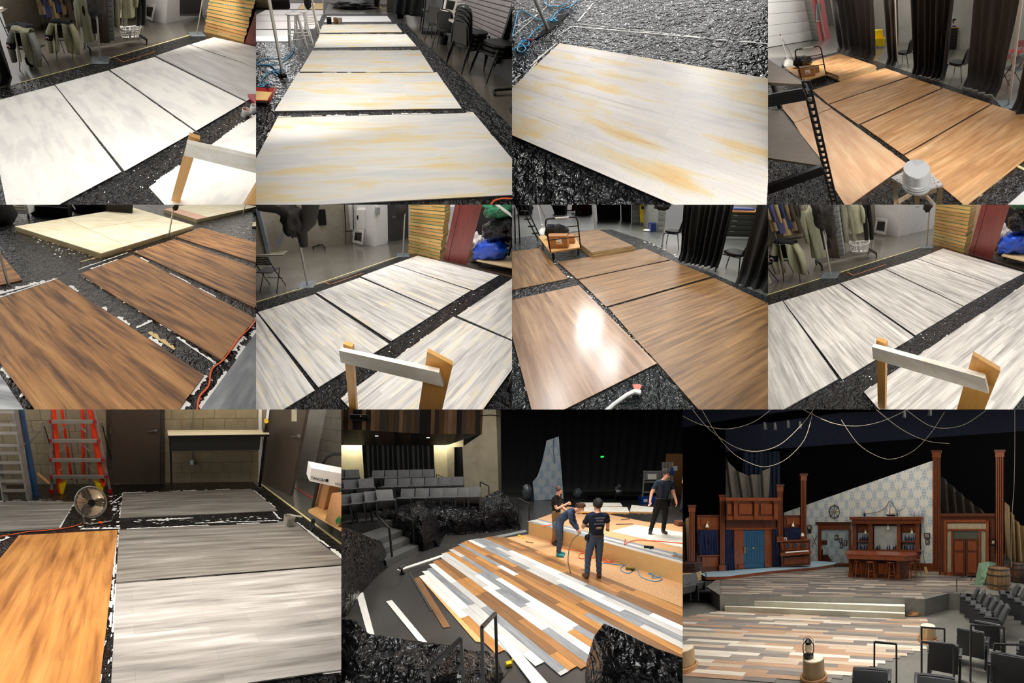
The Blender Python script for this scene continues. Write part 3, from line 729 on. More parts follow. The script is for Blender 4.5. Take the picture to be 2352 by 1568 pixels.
# ================================================================== shop, row of cream and ochre boards
CO = painted(((.28, C(206,208,208)),(.42, C(216,214,210)),(.5, C(224,220,212)),(.58, C(226,212,180)),(.68, C(232,204,150)),(.78, C(236,230,222))), C(240,236,230),.8, patch=(.55,4.2), sscale=(1.1,26), rough=.5, plank=.8, pth=.16, tint=(.95,1.03), seam=.99)
PKW = painted(((.3, C(236,226,224)),(.7, C(246,240,238))), rough=.5); PUREW = painted(((.3, C(248,248,247)),(.7, C(254,254,252))), rough=.5, name='white_primed')
TANB = painted(((.3, C(226,186,120)),(.7, C(240,206,146))), rough=.5, name='tan_primed')
P2 = Set('p2', (588,0,1176,470),510,30.5,2.1,1.56,200.0, 'top second picture')
def wood_stool(S, P, rz, label, h=.74, mat=None, rungs=((.22,.36),(.30,.44)), group=None):
    o = thing(S, 'stool', label, 'stool', P, group); M = XF(P, rz); m = mat or WHITE
    part(S, 'seat', MB().lathe([(.14,-.03),(.155,-.022),(.158,-.008),(.145,.0),(.001,.002)],22), m, o, M @ Matrix.Translation((0,0, h)))
    L = [(sx, sy) for sx, sy in ((-1,-1),(1,-1),(1,1),(-1,1))]; pt = lambda s, z: V((s[0] * (.085 + .09 * (1 - z / h)), s[1] * (.085 + .09 * (1 - z / h)), z))
    for s in L: part(S, 'leg', MB().tube([pt(s, 0), pt(s, h * .5), pt(s, h - .02)],[.017,.019,.017],8), m, o, M)
    for k in range(4):
        a, b = L[k], L[(k + 1) % 4]
        for z in rungs[k % 2]: part(S, 'rung', MB().tube([pt(a, z), pt(b, z)],.011,6), m, o, M)
    return o
def build_p2():
    S = P2
    lamp(S, 'ceiling_or_added_lamp', (0,3.0,3.3),(0,3.0,0),2.4,2.4,3.6); lamp(S, 'ceiling_or_added_lamp', (-.8,7.5,3.6),(-.8,7.5,0),4.6,3.0,4.5)
    floor(S, [(-8,.3,0),(6,.3,0),(9,24,0),(-12,24,0)], concrete(C(84,78,68), C(110,103,92),.2))
    glint(S, 'ceiling_or_added_lamp', 150,480,3,.6,22)  # added lamp, only for sparkle on the plastic
    sh = sheet(S, pxs(S, [(-700,330),(-300,40),(100,18),(560,18),(520,105),(1050,108),(1140,172),(1290,330),(1500,512),(1750,762),(1962,985),(2500,1600),(-900,1900)]), PLASF, 'black plastic drop sheet under the ochre boards')
    qs = [[(-205,1603),(2180,1481),(1665,865),(165,900)],[(140,850),(1575,830),(1385,555),(320,560)],[(335,548),(1360,550),(1255,385),(430,388)],[(445,365),(1230,355),(1150,262),(490,262)],[(485,250),(1120,245),(1075,186),(515,188)]]
    nm = ['nearest', 'second nearest', 'third nearest', 'fourth nearest', 'fifth nearest']
    for q, l in zip(qs, nm):
        board(S, q, CO, 'cream and ochre brushed board, %s of the row' % l); P = pxs(S, q)
        fringe(S, sh, P[2], P[1],-.12,.75, z=.0065); fringe(S, sh, P[2], P[3],-.03,.5); fringe(S, sh, P[3], P[0],-.02,.35)
    board(S, [(520,170),(1040,165),(1005,122),(545,123)], PUREW, 'bright white board at the far end of the row')
    for q, m, l in (([(-300,317),(278,317),(292,230),(-270,230)], PUREW, 'white board on the left behind the leaning post'),([(-300,224),(445,220),(475,162),(-270,162)], PKW, 'pinkish white board left of the stools'),([(-200,160),(488,158),(505,116),(-160,116)], PKW, 'third pinkish white board behind the stools'),([(0,114),(515,112),(520,76),(75,76)], PKW, 'far pinkish white board on the left'),([(180,70),(318,70),(352,25),(225,25)], PKW, 'pale lilac board in the far corner'),([(322,70),(510,70),(522,25),(356,25)], TANB, 'tan board in the far corner')):
        board(S, q, m, l)
    splats(S, sh, pxs(S, [(0,800),(150,850),(450,380),(0,320)]),130,.004,.02, stretch=(2.2,.5), ang=.9)
    # three white stools
    for (u, v), l, h in (((325,365), 'nearest white stool', .74),((370,335), 'middle white stool', .74),((432,238), 'farthest white stool', .74)):
        wood_stool(S, S.fl(u, v),.5, l + ' on the plastic left of the boards', h, group='white stools')
    o, b, t = pole(S, (207,585),(90,-60), 'leaning square grey post beside the red tray', .024,0); part(S, 'foot_wrap', blob(b + V((0,0,.02)),(.07,.05,.035),.4,3,12,4), BLACKC, o)
    for bb, tt, l, c in (((472,262),(425,-40), 'second grey post behind the stools', (395,20)),((520,120),(512,-40), 'far thin grey post by the tan board', None)):
        o, b, t = pole(S, bb, tt, l, .022,0)
        if c: part(S, 'clamped_cloth', blob(S.at(*c, b),(.09,.08,.16),.3,3,14,2), BLACKC, o)
    q = S.at(190,25, S.fl(205,330)); solo(S, 'stage_lamp', MB().box((-.2,-.12,-.12),(.2,.12,.14),.04).xf(XF(q, .3,.9,.2)), BLACKC, 'black hanging cloth bundle by the leaning post', 'cloth bundle')
    # blue hose
    cable(S, [(0,480),(80,445),(200,445),(280,400),(290,360),(270,420),(180,480),(60,495),(0,490)],.008, HOSE, 'blue hose looped on the plastic by the post', 'air_hose', 'hose')
    cable(S, [(0,492),(110,500),(150,530),(210,525),(215,548),(140,545),(150,572),(190,575),(130,540),(60,590),(30,650),(90,640),(100,660),(20,665)],.008, HOSE, 'blue hose coil running to the red tray', 'air_hose', 'hose')
    # paint tray
    p = S.fl(60,800); o = thing(S, 'paint_tray', 'red paint tray holding wet ochre paint', 'paint tray', p)
    q = lambda x, y, z: p + V((x, y, z))
    part(S, 'tray', MB().slab([q(-.2,0,.05), q(.075,0,.05), q(.085,.24,.12), q(-.2,.24,.12)],(0,0,.004)).slab([q(.075,0,.02), q(.085,.24,.1), q(.09,.25,.16), q(.08,-.01,.09)],(.004,0,0)), plain(C(160,30,26),.4, name='red_plastic', var=.3), o)
    part(S, 'wet_paint', MB().slab([q(-.2,.01,.057), q(.06,.01,.057), q(.065,.15,.1), q(-.2,.17,.105)],(0,0,.004)), plain(C(238,196,130),.3, name='ochre_paint'), o)
    part(S, 'brush_handle', MB().beam(p + V((-.12,.3,.1)), p + V((.0,.22,.17)),.02,.012), RED, o)
    part(S, 'stand', MB().box((p.x - .2, p.y - .02,0),(p.x + .05, p.y + .1,.04)), BLKM, o)
    for (u, v), m, l, ww in (((562,182), plain(C(40,42,42),.5, name='charcoal_paint'), 'charcoal paint bucket', .085),((612,184), plain(C(190,140,80),.5, name='ochre_bucket'), 'ochre paint bucket', .075),((645,186), plain(C(180,178,172),.4, name='grey_bucket'), 'translucent grey paint bucket', .08)):
        can(S, S.fl(u, v), ww, .2, l + ' by the far white board', m, handle=True)
    # right side: shutter wall, table, chairs
    P, Q = S.fl(1905,610), S.fl(1315,165)
    wallq(S, 'wall_right', P + (P - Q) * .8, Q + (Q - P) * .6,0,3.2, plain(C(74,76,78),.6, name='dark_grey_wall'))
    pp, qq = P.lerp(Q, .06), P.lerp(Q, .62)
    wslats(S, pp, qq, .35,22,.085, plain(C(150,142,142),.4,.2, name='shutter_steel'), label='grey slatted roll-up shutter behind the chairs')
    st = thing(S, 'shutter_guide', 'black shutter guide rail at the right', 'guide rail', pp); part(S, 'rail', MB().beam(pp + V((-.05,-.05,.2)), pp + V((-.05,-.05,3)),.08,.06), BLKM, st)
    bb = thing(S, 'bin', 'black waste bin with grey liner at far side', 'waste bin', S.fl(1105,140)); c = S.fl(1105,138)
    part(S, 'body', MB().lathe([(.17,0),(.22,.38)],4), BLKM, bb, XF(c, .8)); part(S, 'liner', blob(c + V((0,0,.46)),(.21,.2,.1),.25,4,14,2), plain(C(120,122,124),.35, name='grey_liner'), bb)
    c = S.fl(1085,92); o = thing(S, 'grey_cabinet', 'tall grey cabinet by the far waste bin', 'cabinet', c); part(S, 'body', MB().box((c.x - .5, c.y, 0),(c.x + .32, c.y + .6,1.6),.02), plain(C(120,120,120),.5, name='grey_steel'), o); part(S, 'door', MB().box((c.x - .48, c.y - .03,.1),(c.x - .1, c.y, 1.55),.01), plain(C(96,92,86),.5, name='brown_steel'), o); part(S, 'dispenser', blob((c.x + .1, c.y - .1,.72),(.12,.08,.1),.1), plain(C(170,170,170),.4, name='light_grey'), o)
    c = S.fl(1225,182); curtain(S, c + V((-.75,.4,0)), c + V((.12,-.1,0)),.25,2.3, 'black curtain hanging left of the wire shelf', 4,.08, cloth_m(C(26,30,30)),.25)
    c = S.fl(1310,262); o = thing(S, 'shelf_unit', 'black open shelf unit beside the curtain', 'shelf', c)
    for dx in (-.1,.5):
        for dy in (0,.45): part(S, 'upright', MB().beam((c.x + dx - .05, c.y + dy, 0),(c.x + dx - .05, c.y + dy, 1.7),.03,.03), BLKM, o)
    for z in (.06,.62,1.2): part(S, 'shelf_board', MB().box((c.x - .16, c.y - .02, z),(c.x + .48, c.y + .5, z + .03)), plain(C(44,44,42),.4, name='dark_shelf'), o)
    t0 = S.fl(1530,330); zt = .74; tp = pxs(S, [(1340,70),(1345,58),(1575,95),(1640,110),(1565,128),(1522,160),(1500,152)], zt); o = thing(S, 'folding_table', 'grey white folding table with a clipped corner', 'table', t0)
    part(S, 'table_top', MB().prism([(p.x, p.y) for p in tp], zt - .05, zt), plain(C(196,192,178),.4, name='table_laminate'), o)
    part(S, 'leg', MB().tube([S.fl(1488,405),(tp[5].x, tp[5].y + .1, zt - .05)],.016,6), BLKM, o); part(S, 'leg', MB().tube([S.fl(1345,290),(tp[0].x + .05, tp[0].y, zt - .05)],.016,6), BLKM, o)
    m0 = S.fl(1480,90, zt); o = thing(S, 'makeup_mirror', 'white framed mirror standing on the folding table', 'mirror', m0)
    ptsm = [S.at(1435,78, m0), S.at(1520,95, m0), S.at(1548,0, m0), S.at(1452,-20, m0)]; cc = sum(ptsm, V()) / 4; inn = [cc + (p - cc) * .7 for p in ptsm]; mb = MB()
    for i in range(4): j = (i + 1) % 4; mb.slab([ptsm[i], ptsm[j], inn[j], inn[i]],(0,.04,0))
    part(S, 'frame', mb, WHITE, o); part(S, 'glass', MB().slab(inn, (0,.02,0)), plain(C(16,18,18),.05, name='dark_mirror'), o)
    for u, v, m, l, hh in ((1556,105, plain(C(90,110,160),.2, name='blue_bottle'), 'blue spray bottle on the folding table', .2),(1580,108, WHITE, 'white spray bottle on the folding table', .22),(1594,112, plain(C(50,140,80),.3, name='green_bottle'), 'green spray bottle on the folding table', .18)):
        c = S.fl(u, v, zt); o = thing(S, 'spray_bottle', l, 'bottle', c); part(S, 'body', MB().lathe([(.035,0),(.04,.1),(.03,.14),(.014, hh - .03),(.014, hh)],12), m, o, XF(c)); part(S, 'trigger', MB().box((-.05,-.012, hh),(.02,.012, hh + .03),.005), WHITE, o, XF(c))
    c = S.fl(1635,108, zt); solo(S, 'folded_towel', blob(c + V((0,0,.03)),(.13,.1,.035),.3,3,14,6), plain(C(230,216,220),.9, name='towel'), 'folded pinkish towel on the folding table', 'towel')
    # chairs along the wall
    stack_chair(S, S.fl(1395,320),2.2, 'black padded chair at the far table end'); stack_chair(S, S.fl(1455,372),2.4, 'black chair with tall loop back before the table')
    for k in range(4): stack_chair(S, S.fl(1600,520),2.0, 'black chair in the rear stack, %s from the floor' % ORD[k], 'rear chair stack', z=k * .075)
    for k in range(3): stack_chair(S, S.fl(1790,590),-1.25, 'black vinyl chair in the front stack, %s from the floor' % ORD[k], 'front chair stack', z=k * .075)
    c = S.fl(1700,330); solo(S, 'stacked_boards', MB().slab([(c.x - .25, c.y - .1,0),(c.x + .2, c.y + .25,0),(c.x + .2, c.y + .3,1.0),(c.x - .25, c.y - .05,1.0)],(.12,-.12,0)), BLKM, 'black folded board leaning between the chairs', 'board')
    c = S.fl(1430,335); can(S, c, .12,.2, 'black bucket with white liner under table', BLKM, 'bucket', inner=WHITE)
    for u, v, l in ((1822,728, 'black wheeled dolly foot right of the chairs'),(1955,862, 'black caster at the right edge')):
        c = S.fl(u, v); o = thing(S, 'dolly_foot', l, 'dolly', c); caster(S, o, c + V((0,0,.04)),.04); part(S, 'arm', MB().beam(c + V((0,0,.09)), c + V((.5,.1,.09)),.04,.03), BLKM, o)
    # far end of the shop
    c = S.fl(735,66); solo(S, 'plastic_heap', blob(c + V((0,.2,.1)),(1.0,.5,.22),.45,3,24,5), plastic(.3,1, rough=.2), 'heap of black plastic on the far floor', 'plastic heap')
    c = S.fl(875,52); solo(S, 'grey_crate', MB().box((c.x - .36, c.y, 0),(c.x + .36, c.y + .5,1.3),.03), plain(C(160,160,158),.5, name='grey_laminate', sc_=14.0), 'speckled grey crate at the far end', 'crate')
    c = S.fl(925,52); solo(S, 'dark_bin', MB().lathe([(.15,0),(.19,.7)],16).xf(XF(c)), BLKM, 'dark round bin beside the grey crate', 'waste bin')
    c = S.fl(985,34); o = thing(S, 'red_cart', 'red wheeled cart at the far end', 'cart', c); part(S, 'tray', MB().box((c.x - .5, c.y, .25),(c.x + .6, c.y + .6,.4),.02), RED, o); part(S, 'upper_tray', MB().box((c.x - .5, c.y, .75),(c.x + .6, c.y + .6,.9),.02), RED, o)
    for dx in (-.45,.55): part(S, 'post', MB().beam((c.x + dx, c.y + .05,.25),(c.x + dx, c.y + .05,.9),.05,.05), RED, o)
    strip(S, pxs(S, [(945,45),(960,66),(1010,66)]),.05, plain(C(210,190,40),.5, name='yellow_tape'), 'yellow floor tape by the red cart')
    c = S.fl(45,66); solo(S, 'wicker_crate', MB().box((c.x - .55, c.y, 0),(c.x + .5, c.y + .5,.5),.05), wood(C(160,140,110), C(90,76,58),6,6,20), 'brown wicker hamper in the far left corner', 'hamper')
    wallq(S, 'wall_back', V((-12,23,0)), V((9,23,0)),0,4, concrete(C(96,90,80), C(130,122,110),.8))
    cable(S, [(1800,1568),(1830,1535),(1900,1520),(1980,1525)],.007, CORD, 'orange cord end in the lower right corner', 'extension_cord', 'cord')

# ================================================================== one grained board on black plastic
P3 = Set('p3', (1176,0,1764,470),510,48.3,-14.1,1.43,200.0, 'top third picture')
GR = painted(((.27, C(208,202,200)),(.4, C(226,220,216)),(.5, C(232,225,218)),(.57, C(232,218,188)),(.66, C(235,206,154)),(.76, C(238,190,126))), C(150,140,130),.5, plank=1.1, tint=(.93,1.03), patch=(.8,3.6), seam=.88, pth=.102, grain=.3, sscale=(1.0,30))
def build_p3():
    S = P3
    lamp(S, 'ceiling_or_added_lamp', (.3,2.0,3.0),(.3,1.8,0),2.0,1.6,4.0); lamp(S, 'ceiling_or_added_lamp', (0,5.5,3.2),(0,5.0,0),2.4,1.2,12)
    floor(S, [(-6,-1,0),(6,-1,0),(9,12,0),(-9,12,0)], CONC)
    PL3 = plastic(.3,1.5, rough=.13); glint(S, 'ceiling_or_added_lamp', 1500,200,3,.7,110); glint(S, 'ceiling_or_added_lamp', 600,60,3,.5,110)  # both glint lamps are added for bright wrinkle highlights
    sh = sheet(S, [(-6,-1,0),(6,-1,0),(9,11,0),(-9,11,0)], PL3, 'crinkled black plastic sheet around the grained board')
    board(S, [(-265,921),(1932,1866),(2010,608),(365,330)], GR, 'cream board with painted wood grain and ochre strokes')
    P = pxs(S, [(-265,921),(1932,1866),(2010,608),(365,330)])
    a, b = S.fl(455,205), S.fl(1990,345); fringe(S, sh, a, b, .03,.8, step=.03); fringe(S, sh, S.fl(490,182), S.fl(1500,290),-.015,.7, step=.03)
    fringe(S, sh, S.fl(345,335), S.fl(0,640),-.05,.6); fringe(S, sh, S.fl(500,165), S.fl(640,0),-.06,.6); fringe(S, sh, S.fl(350,280), S.fl(460,205),.03,.7)
    for u0, v0, u1, v1, w_ in ((0,290,330,0,.03),(0,220,240,90,.03),(150,75,220,90,.03),(60,640,200,480,.05)): fringe(S, sh, S.fl(u0, v0), S.fl(u1, v1), w_, .6)
    o, bq, t = pole(S, (278,228),(150,-60), 'grey square post standing on dark foot', .022,0)
    solo(S, 'dark_cloth', MB().slab([S.fl(170,310), S.fl(290,250), S.fl(435,110), S.fl(330,130), S.fl(250,225)],(0,0,.012)), BLACKC, 'dark folded cloth under the grey post', 'cloth')
    cable(S, [(0,280),(25,180),(45,100),(90,85),(160,125),(230,158),(300,150),(340,130),(300,160),(350,160),(300,142),(250,175),(170,240),(120,300),(40,360),(0,385)],.008, HOSE, 'blue hose arching past the post', 'air_hose', 'hose')
    cable(S, [(250,0),(255,30),(300,48),(370,45),(430,20),(440,0)],.008, HOSE, 'blue hose loop at the upper edge', 'air_hose', 'hose')
    cable(S, [(500,0),(450,50),(360,80),(320,125),(290,160)],.008, HOSE, 'blue hose strand running up right', 'air_hose', 'hose')
    cable(S, [(130,310),(80,320),(45,365),(80,355),(120,350),(130,320),(100,305),(60,330),(40,380),(70,400),(105,375),(80,340)],.008, HOSE, 'small tangled coil of blue hose', 'air_hose', 'hose')
    c = S.fl(140,310); solo(S, 'hose_fitting', MB().tube([c + V((-.03,0,.02)), c + V((.03,-.03,.02))],[.012,.018],8), RED, 'red hose connector beside the blue coil', 'connector')
    wallq(S, 'wall_back', V((-10,11.5,0)), V((12,11.5,0)),0,3, CONC)
# ================================================================== oak boards, shelving (top right)
OAK = painted(((.28, C(188,132,82)),(.45, C(212,158,106)),(.58, C(226,176,124)),(.72, C(240,198,146))), C(140,92,52),.6, plank=.62, tint=(.86,1.08), patch=(.7,7), seam=.82, pth=.085, sscale=(1.2,30), rough=.42)
PALEOAK = painted(((.28, C(214,164,122)),(.5, C(228,182,142)),(.72, C(240,206,162))), C(190,138,96),.4, plank=.6, tint=(.93,1.04), patch=(.9,4.5), seam=.85, pth=.085)
P4 = Set('p4', (1764,0,2352,470),510,25.6,-2.9,2.14,200.0, 'top right picture')
def board_pile(S, q, n, top, label, zt=.05, d=.045):
    for k in range(n):
        m = wood(C(236,222,176), C(214,196,144),3,3,12)
        P = pxs(S, q, n * d); j = V((random.uniform(-.03,.03), random.uniform(-.03,.03),0)); c = sum(P, V()) / 4
        if k < n - 1: P = [c + (p - c) * 1.02 + j for p in P]
        o = thing(S, 'framed_panel', label % ORD[k], 'panel', (P[0].x, P[0].y, k * d), 'panels in the pile')
        part(S, 'frame', MB().prism([(p.x, p.y) for p in P], k * d, k * d + d * .8), m, o)
        mb = MB().hexa([(*p.xy, k * d + d * .8) for p in P],[(*p.xy, k * d + d - .002) for p in P]); mb.uv = [(0,0,0),(2.4,0,0),(2.4,1.2,0),(0,1.2,0)] * 2
        part(S, 'face', mb, top, o)
def truck_handle(S, o, L, R, vt, zt, r=.017, bars=(.38,.72), wrap=True):
    """U-shaped push handle between floor points L and R up to picture row vt"""
    z = S.hz(L, vt); z2 = S.hz(R, vt - 8); pts = [(L.x, L.y, zt),(L.x, L.y, z - .12)]
    for k in range(1,5): a = math.pi / 2 * k / 4; pts.append((L.x + (R.x - L.x) * .1 * (1 - math.cos(a)), L.y + (R.y - L.y) * .1 * (1 - math.cos(a)), z - .12 + .12 * math.sin(a)))
    for k in range(0,4): a = math.pi / 2 * k / 4; pts.append((R.x - (R.x - L.x) * .1 * (1 - math.sin(a)), R.y - (R.y - L.y) * .1 * (1 - math.sin(a)), z - .12 + .12 * math.cos(a)))
    pts += [(R.x, R.y, z - .12),(R.x, R.y, zt)]
    h = part(S, 'handle', MB().tube(pts, r, 8), BLKM, o)
    for b in bars: zz = zt + (z - zt) * b; part(S, 'crossbar', MB().tube([(L.x, L.y, zz),(R.x, R.y, zz)], r * .7,6), BLKM, o)
    if wrap: part(S, 'handle_tape', MB().tube([V((*L.xy, z)).lerp(V((*R.xy, z)),.3), V((*L.xy, z)).lerp(V((*R.xy, z)),.72)], r * 1.15,8), plain(C(200,200,196),.4, name='grip_tape'), o)
def shop_truck(S, deck, L, R, vt, zt=.22):
    o, P = platform_truck(S, deck, zt, 'platform truck with black push handle carrying a carton', None)
    truck_handle(S, o, S.fl(*L, zt), S.fl(*R, zt), vt, zt)
    return o, P
def dome_lamp(S, c, label, ut, vt, r=.22, ph=.9):
    o = thing(S, 'work_lamp', label, 'lamp', c); M = XF(c)
    part(S, 'shade', MB().lathe([(r, 0),(r * .98,.03),(r * .8,.12),(r * .5,.2),(r * .28,.24),(r * .25,.34),(.02,.35)],20), plain(C(216,214,206),.4, name='cream_enamel'), o, M)
    part(S, 'stem', MB().tube([(0,0,.33),(-.03,0, ph)],.018,8), WHITE, o, M); part(S, 'cord', MB().tube([(-.03,0, ph - .03),(.05,0, ph * .8),(.14,.02, ph * .5),(.2,.05,.1)],.007,5), BLKM, o, M); part(S, 'hook', MB().tube([(-.03,0, ph),(-.01,0, ph + .05),(-.04,0, ph + .06)],.012,6), BLKM, o, M)
def carton(S, c, sx, sy, sz, rz, label, lab=True):
    o = thing(S, 'carton', label, 'carton', c); M = XF(c, rz); part(S, 'box', MB().box((-sx / 2,-sy / 2,0),(sx / 2, sy / 2, sz),.006), CARD, o, M)
    if lab:
        part(S, 'shipping_label', MB().box((-.03,-sy / 2 - .004, sz * .35),(.1,-sy / 2, sz * .8)), WHITE, o, M)
        mb = MB()
        for k in range(7): mb.box((-.02 + k * .014,-sy / 2 - .006, sz * .4),(-.02 + k * .014 + .006,-sy / 2 - .003, sz * .52))
        pz = part(S, 'barcode', mb, BLKM, o, M)
        if pz: pz['kind'] = 'stuff'
def build_p4():
    S = P4
    lamp(S, 'ceiling_or_added_lamp', (.6,3.4,3.4),(.6,3.4,0),2.8,2.4,5.5); lamp(S, 'ceiling_or_added_lamp', (0,8,3.8),(0,8,0),5,2.4,10); lamp(S, 'ceiling_or_added_lamp', (-3.5,10.2,2.9),(-5.8,12.6,1.4),1.2,1,130); lamp(S, 'ceiling_or_added_lamp', (-.4,.9,3.3),(-.4,1.2,1.6),1.4,.6,14)  # lamps aimed at garage door and shelving are added to brighten them
    floor(S, [(-6,.4,0),(7,.4,0),(12,24,0),(-12,24,0)], concrete(C(96,94,86), C(122,118,110),.18))
    sh = sheet(S, pxs(S, [(-300,900),(60,520),(540,395),(860,478),(1340,640),(1980,850),(2700,1100),(2700,2300),(-300,2300)]), PLASF, 'black plastic drop sheet under the oak boards')
    for q, l, m in (([(1515,1580),(2277,984),(1720,800),(1045,1190)], 'nearest oak-stained board, behind the paint bucket', OAK),([(1035,1183),(1705,795),(1345,675),(712,955)], 'second oak-stained board from the front', OAK),([(690,952),(1330,672),(1088,590),(470,800)], 'third oak-stained board from the front', OAK),([(460,795),(1075,585),(895,520),(340,690)], 'farthest oak-stained board beside the panel pile', OAK),([(600,1590),(1068,1255),(488,832),(200,943)], 'pale pinkish oak board seen behind the shelving', PALEOAK),([(200,938),(482,828),(335,715),(90,806)], 'small stretch of pale board behind the shelf post', PALEOAK)):
        board(S, q, m, l); P = pxs(S, q); fringe(S, sh, P[0], P[1],-.02,.4); fringe(S, sh, P[2], P[1],-.03,.4); fringe(S, sh, P[3], P[0],-.02,.35)
    board(S, [(1800,1600),(2500,1000),(2700,1200),(2200,1700)], painted(((.3, C(214,212,210)),(.7, C(240,240,238))), rough=.5, name='white_grey_primer'), 'white grey board corner at the lower right edge')
    strip(S, pxs(S, [(1905,1270),(1965,1300)]),.05, TAPE, 'cream tape piece at the lower right board')
    board_pile(S, [(540,580),(822,500),(545,408),(280,486)],4, OAK, 'cream framed panel with oak face, %s in the pile')
    # platform truck
    o, P = shop_truck(S, [(262,618),(450,568),(400,470),(130,520)],(258,612),(445,572),382)
    carton(S, S.fl(305,575,.22),.42,.3,.24,.25, 'brown carton with white shipping label on truck'); carton(S, S.fl(372,548,.22),.18,.2,.17,.25, 'small red and white carton on the truck', False)
    c = S.fl(290,520,.22); solo(S, 'plastic_bag', blob(c + V((-.1,.12,.17)),(.3,.16,.18),.4,3,18,3), plastic(0,1, rough=.2), 'black plastic bag behind the carton', 'bag')
    dome_lamp(S, S.fl(160,500), 'cream dome work lamp on tall white stem', 130,305,.24,1.05)
    # shelving unit near the viewer
    Y = 1.25; pt = S.at(300,655,(0, Y, 0)); zu = pt.z; m_ = plain(C(26,28,30),.35,.3, name='black_shelf_steel'); mdf = concrete(C(126,110,96), C(160,144,126),.55,2.2)
    o = thing(S, 'shelving_unit', 'black rivet shelving with particle board shelves', 'shelf', (pt.x, pt.y, 0))
    pb = V((pt.x, pt.y, 0))
    w = .055
    # upright with keyhole slots: strips around real openings
    zt, zb = zu + .03,.1; n = 34; hz_ = (zt - zb) / n; mb = MB()
    for k in range(n):
        z = zb + k * hz_; a, b = z + hz_ * .25, z + hz_ * .8; x0 = pt.x - w / 2; x1 = pt.x + w / 2
        mb.box((x0, Y - .004, z),(x1, Y, a)); mb.box((x0, Y - .004, b),(x1, Y, z + hz_)); mb.hexa([(x0, Y - .004, a),(pt.x - .009, Y - .004, a),(pt.x - .009, Y, a),(x0, Y, a)],[(x0, Y - .004, b),(pt.x - .014, Y - .004, b),(pt.x - .014, Y, b),(x0, Y, b)]); mb.hexa([(pt.x + .009, Y - .004, a),(x1, Y - .004, a),(x1, Y, a),(pt.x + .009, Y, a)],[(pt.x + .014, Y - .004, b),(x1, Y - .004, b),(x1, Y, b),(pt.x + .014, Y, b)])
    mb.box((pt.x - w / 2, Y - .002, zb),(pt.x - w / 2 + .003, Y + .045, zt))
    part(S, 'upright', mb, m_, o)
    for z in (zu - .02, zu - .09): part(S, 'rivet', MB().tube([(pt.x, Y - .006, z),(pt.x, Y - .012, z)],.012,10), STEEL, o)
    zl = S.at(430,1290,(0, Y, 0)).z
    for k, (z, far, q) in enumerate(((zu, [(0,455),(-400,560)], None),(zl, [(110,852),(-400,950)], None))):
        zz = z if k == 0 else zl + .0
        A_ = V((pt.x - .01, Y + .02, zz)); B_ = S.fl(*far[0], zz); d = (B_ - A_); d = d * (1.2 if k == 0 else 1.0); L_ = V((-1.1,.30,0))
        part(S, 'shelf_board', MB().prism([(A_.x, A_.y),(A_.x + d.x, A_.y + d.y),(A_.x + d.x + L_.x, A_.y + d.y + L_.y),(A_.x + L_.x, A_.y + L_.y)], zz - .02, zz), mdf, o)
        lx = S.at(0,(800,1505)[k],(0, Y, 0)); Bm = V((lx.x - .2, Y, (lx.z + .0))); At = V((pt.x - w * .3, Y - .004, S.at(300,(715,1290)[k],(0, Y, 0)).z if k == 0 else zl - .0))
        Bm2 = V((pt.x - 1.0, Y - .004, At.z + (Bm.z - At.z) / (Bm.x - At.x) * (-1.0)))
        part(S, 'beam', MB().beam(Bm2, At, .03,.075), m_, o); part(S, 'beam_lip', MB().beam(Bm2 + V((0,-.02,.035)), At + V((0,-.02,.035)),.02,.02), m_, o)
        part(S, 'side_edge', MB().beam(A_ + V((0,0,-.02)), A_ + d + V((0,0,-.02)),.01,.04), m_, o)
    c = S.fl(95,830, zl); part(S, 'upright', MB().beam((c.x, c.y, zl),(c.x, c.y, zl + .5),.04,.04), m_, o)
    # bucket on a paint-spattered stool
    z = .5; q = [(1140,1480),(1345,1415),(1165,1245),(945,1360)]; P = pxs(S, q, z); c = sum(P, V()) / 4; o = thing(S, 'step_stool', 'paint spattered wooden stool carrying a white bucket', 'stool', (c.x, c.y, 0))
    spat = painted(((.35, C(150,110,84)),(.42, C(228,224,216)),(.6, C(240,238,232)),(.68, C(150,60,50))), patch=(14,14), name='spattered_paint', rough=.6)
    part(S, 'top', MB().prism([(p.x, p.y) for p in P], z - .02, z), spat, o); lw = wood(C(206,180,140), C(170,140,98),9,9,2)
    for i, p in enumerate(P): e = p.lerp(c, .12); part(S, 'leg', MB().beam((e.x, e.y, 0),(e.x, e.y, z - .02),.045,.045), lw, o)
    for i in range(4): a, b = P[i].lerp(c, .12), P[(i + 1) % 4].lerp(c, .12); part(S, 'apron', MB().beam((a.x, a.y, z - .05),(b.x, b.y, z - .05),.02,.06), lw, o); part(S, 'stretcher', MB().beam((a.x, a.y, .14),(b.x, b.y, .14),.02,.05), lw, o)
    b0 = S.fl(1140,1410, z); o = thing(S, 'bucket', 'white plastic bucket turned upside down on stool', 'bucket', b0); r = .135
    part(S, 'body', MB().lathe([(r * 1.04,0),(r * 1.04,.02),(r, .022),(r * 1.03,.04),(r * 1.03,.05),(r * .98,.055),(r * 1.02,.075),(r * .97,.09),(r * .93,.19),(r * .9,.2),(.001,.2)],28), plain(C(250,250,250),.35, name='white_plastic', var=.02), o, XF(b0))
    # curtains on the right, poles
    def cur(u0, v0, u1, v1, l, folds, fl=.08, amp=.09, zz=0.02): A, B = S.fl(u0, v0), S.fl(u1, v1); return curtain(S, A, B, zz, 3.3, l, folds, amp, DRAPE, fl, pool=.3)
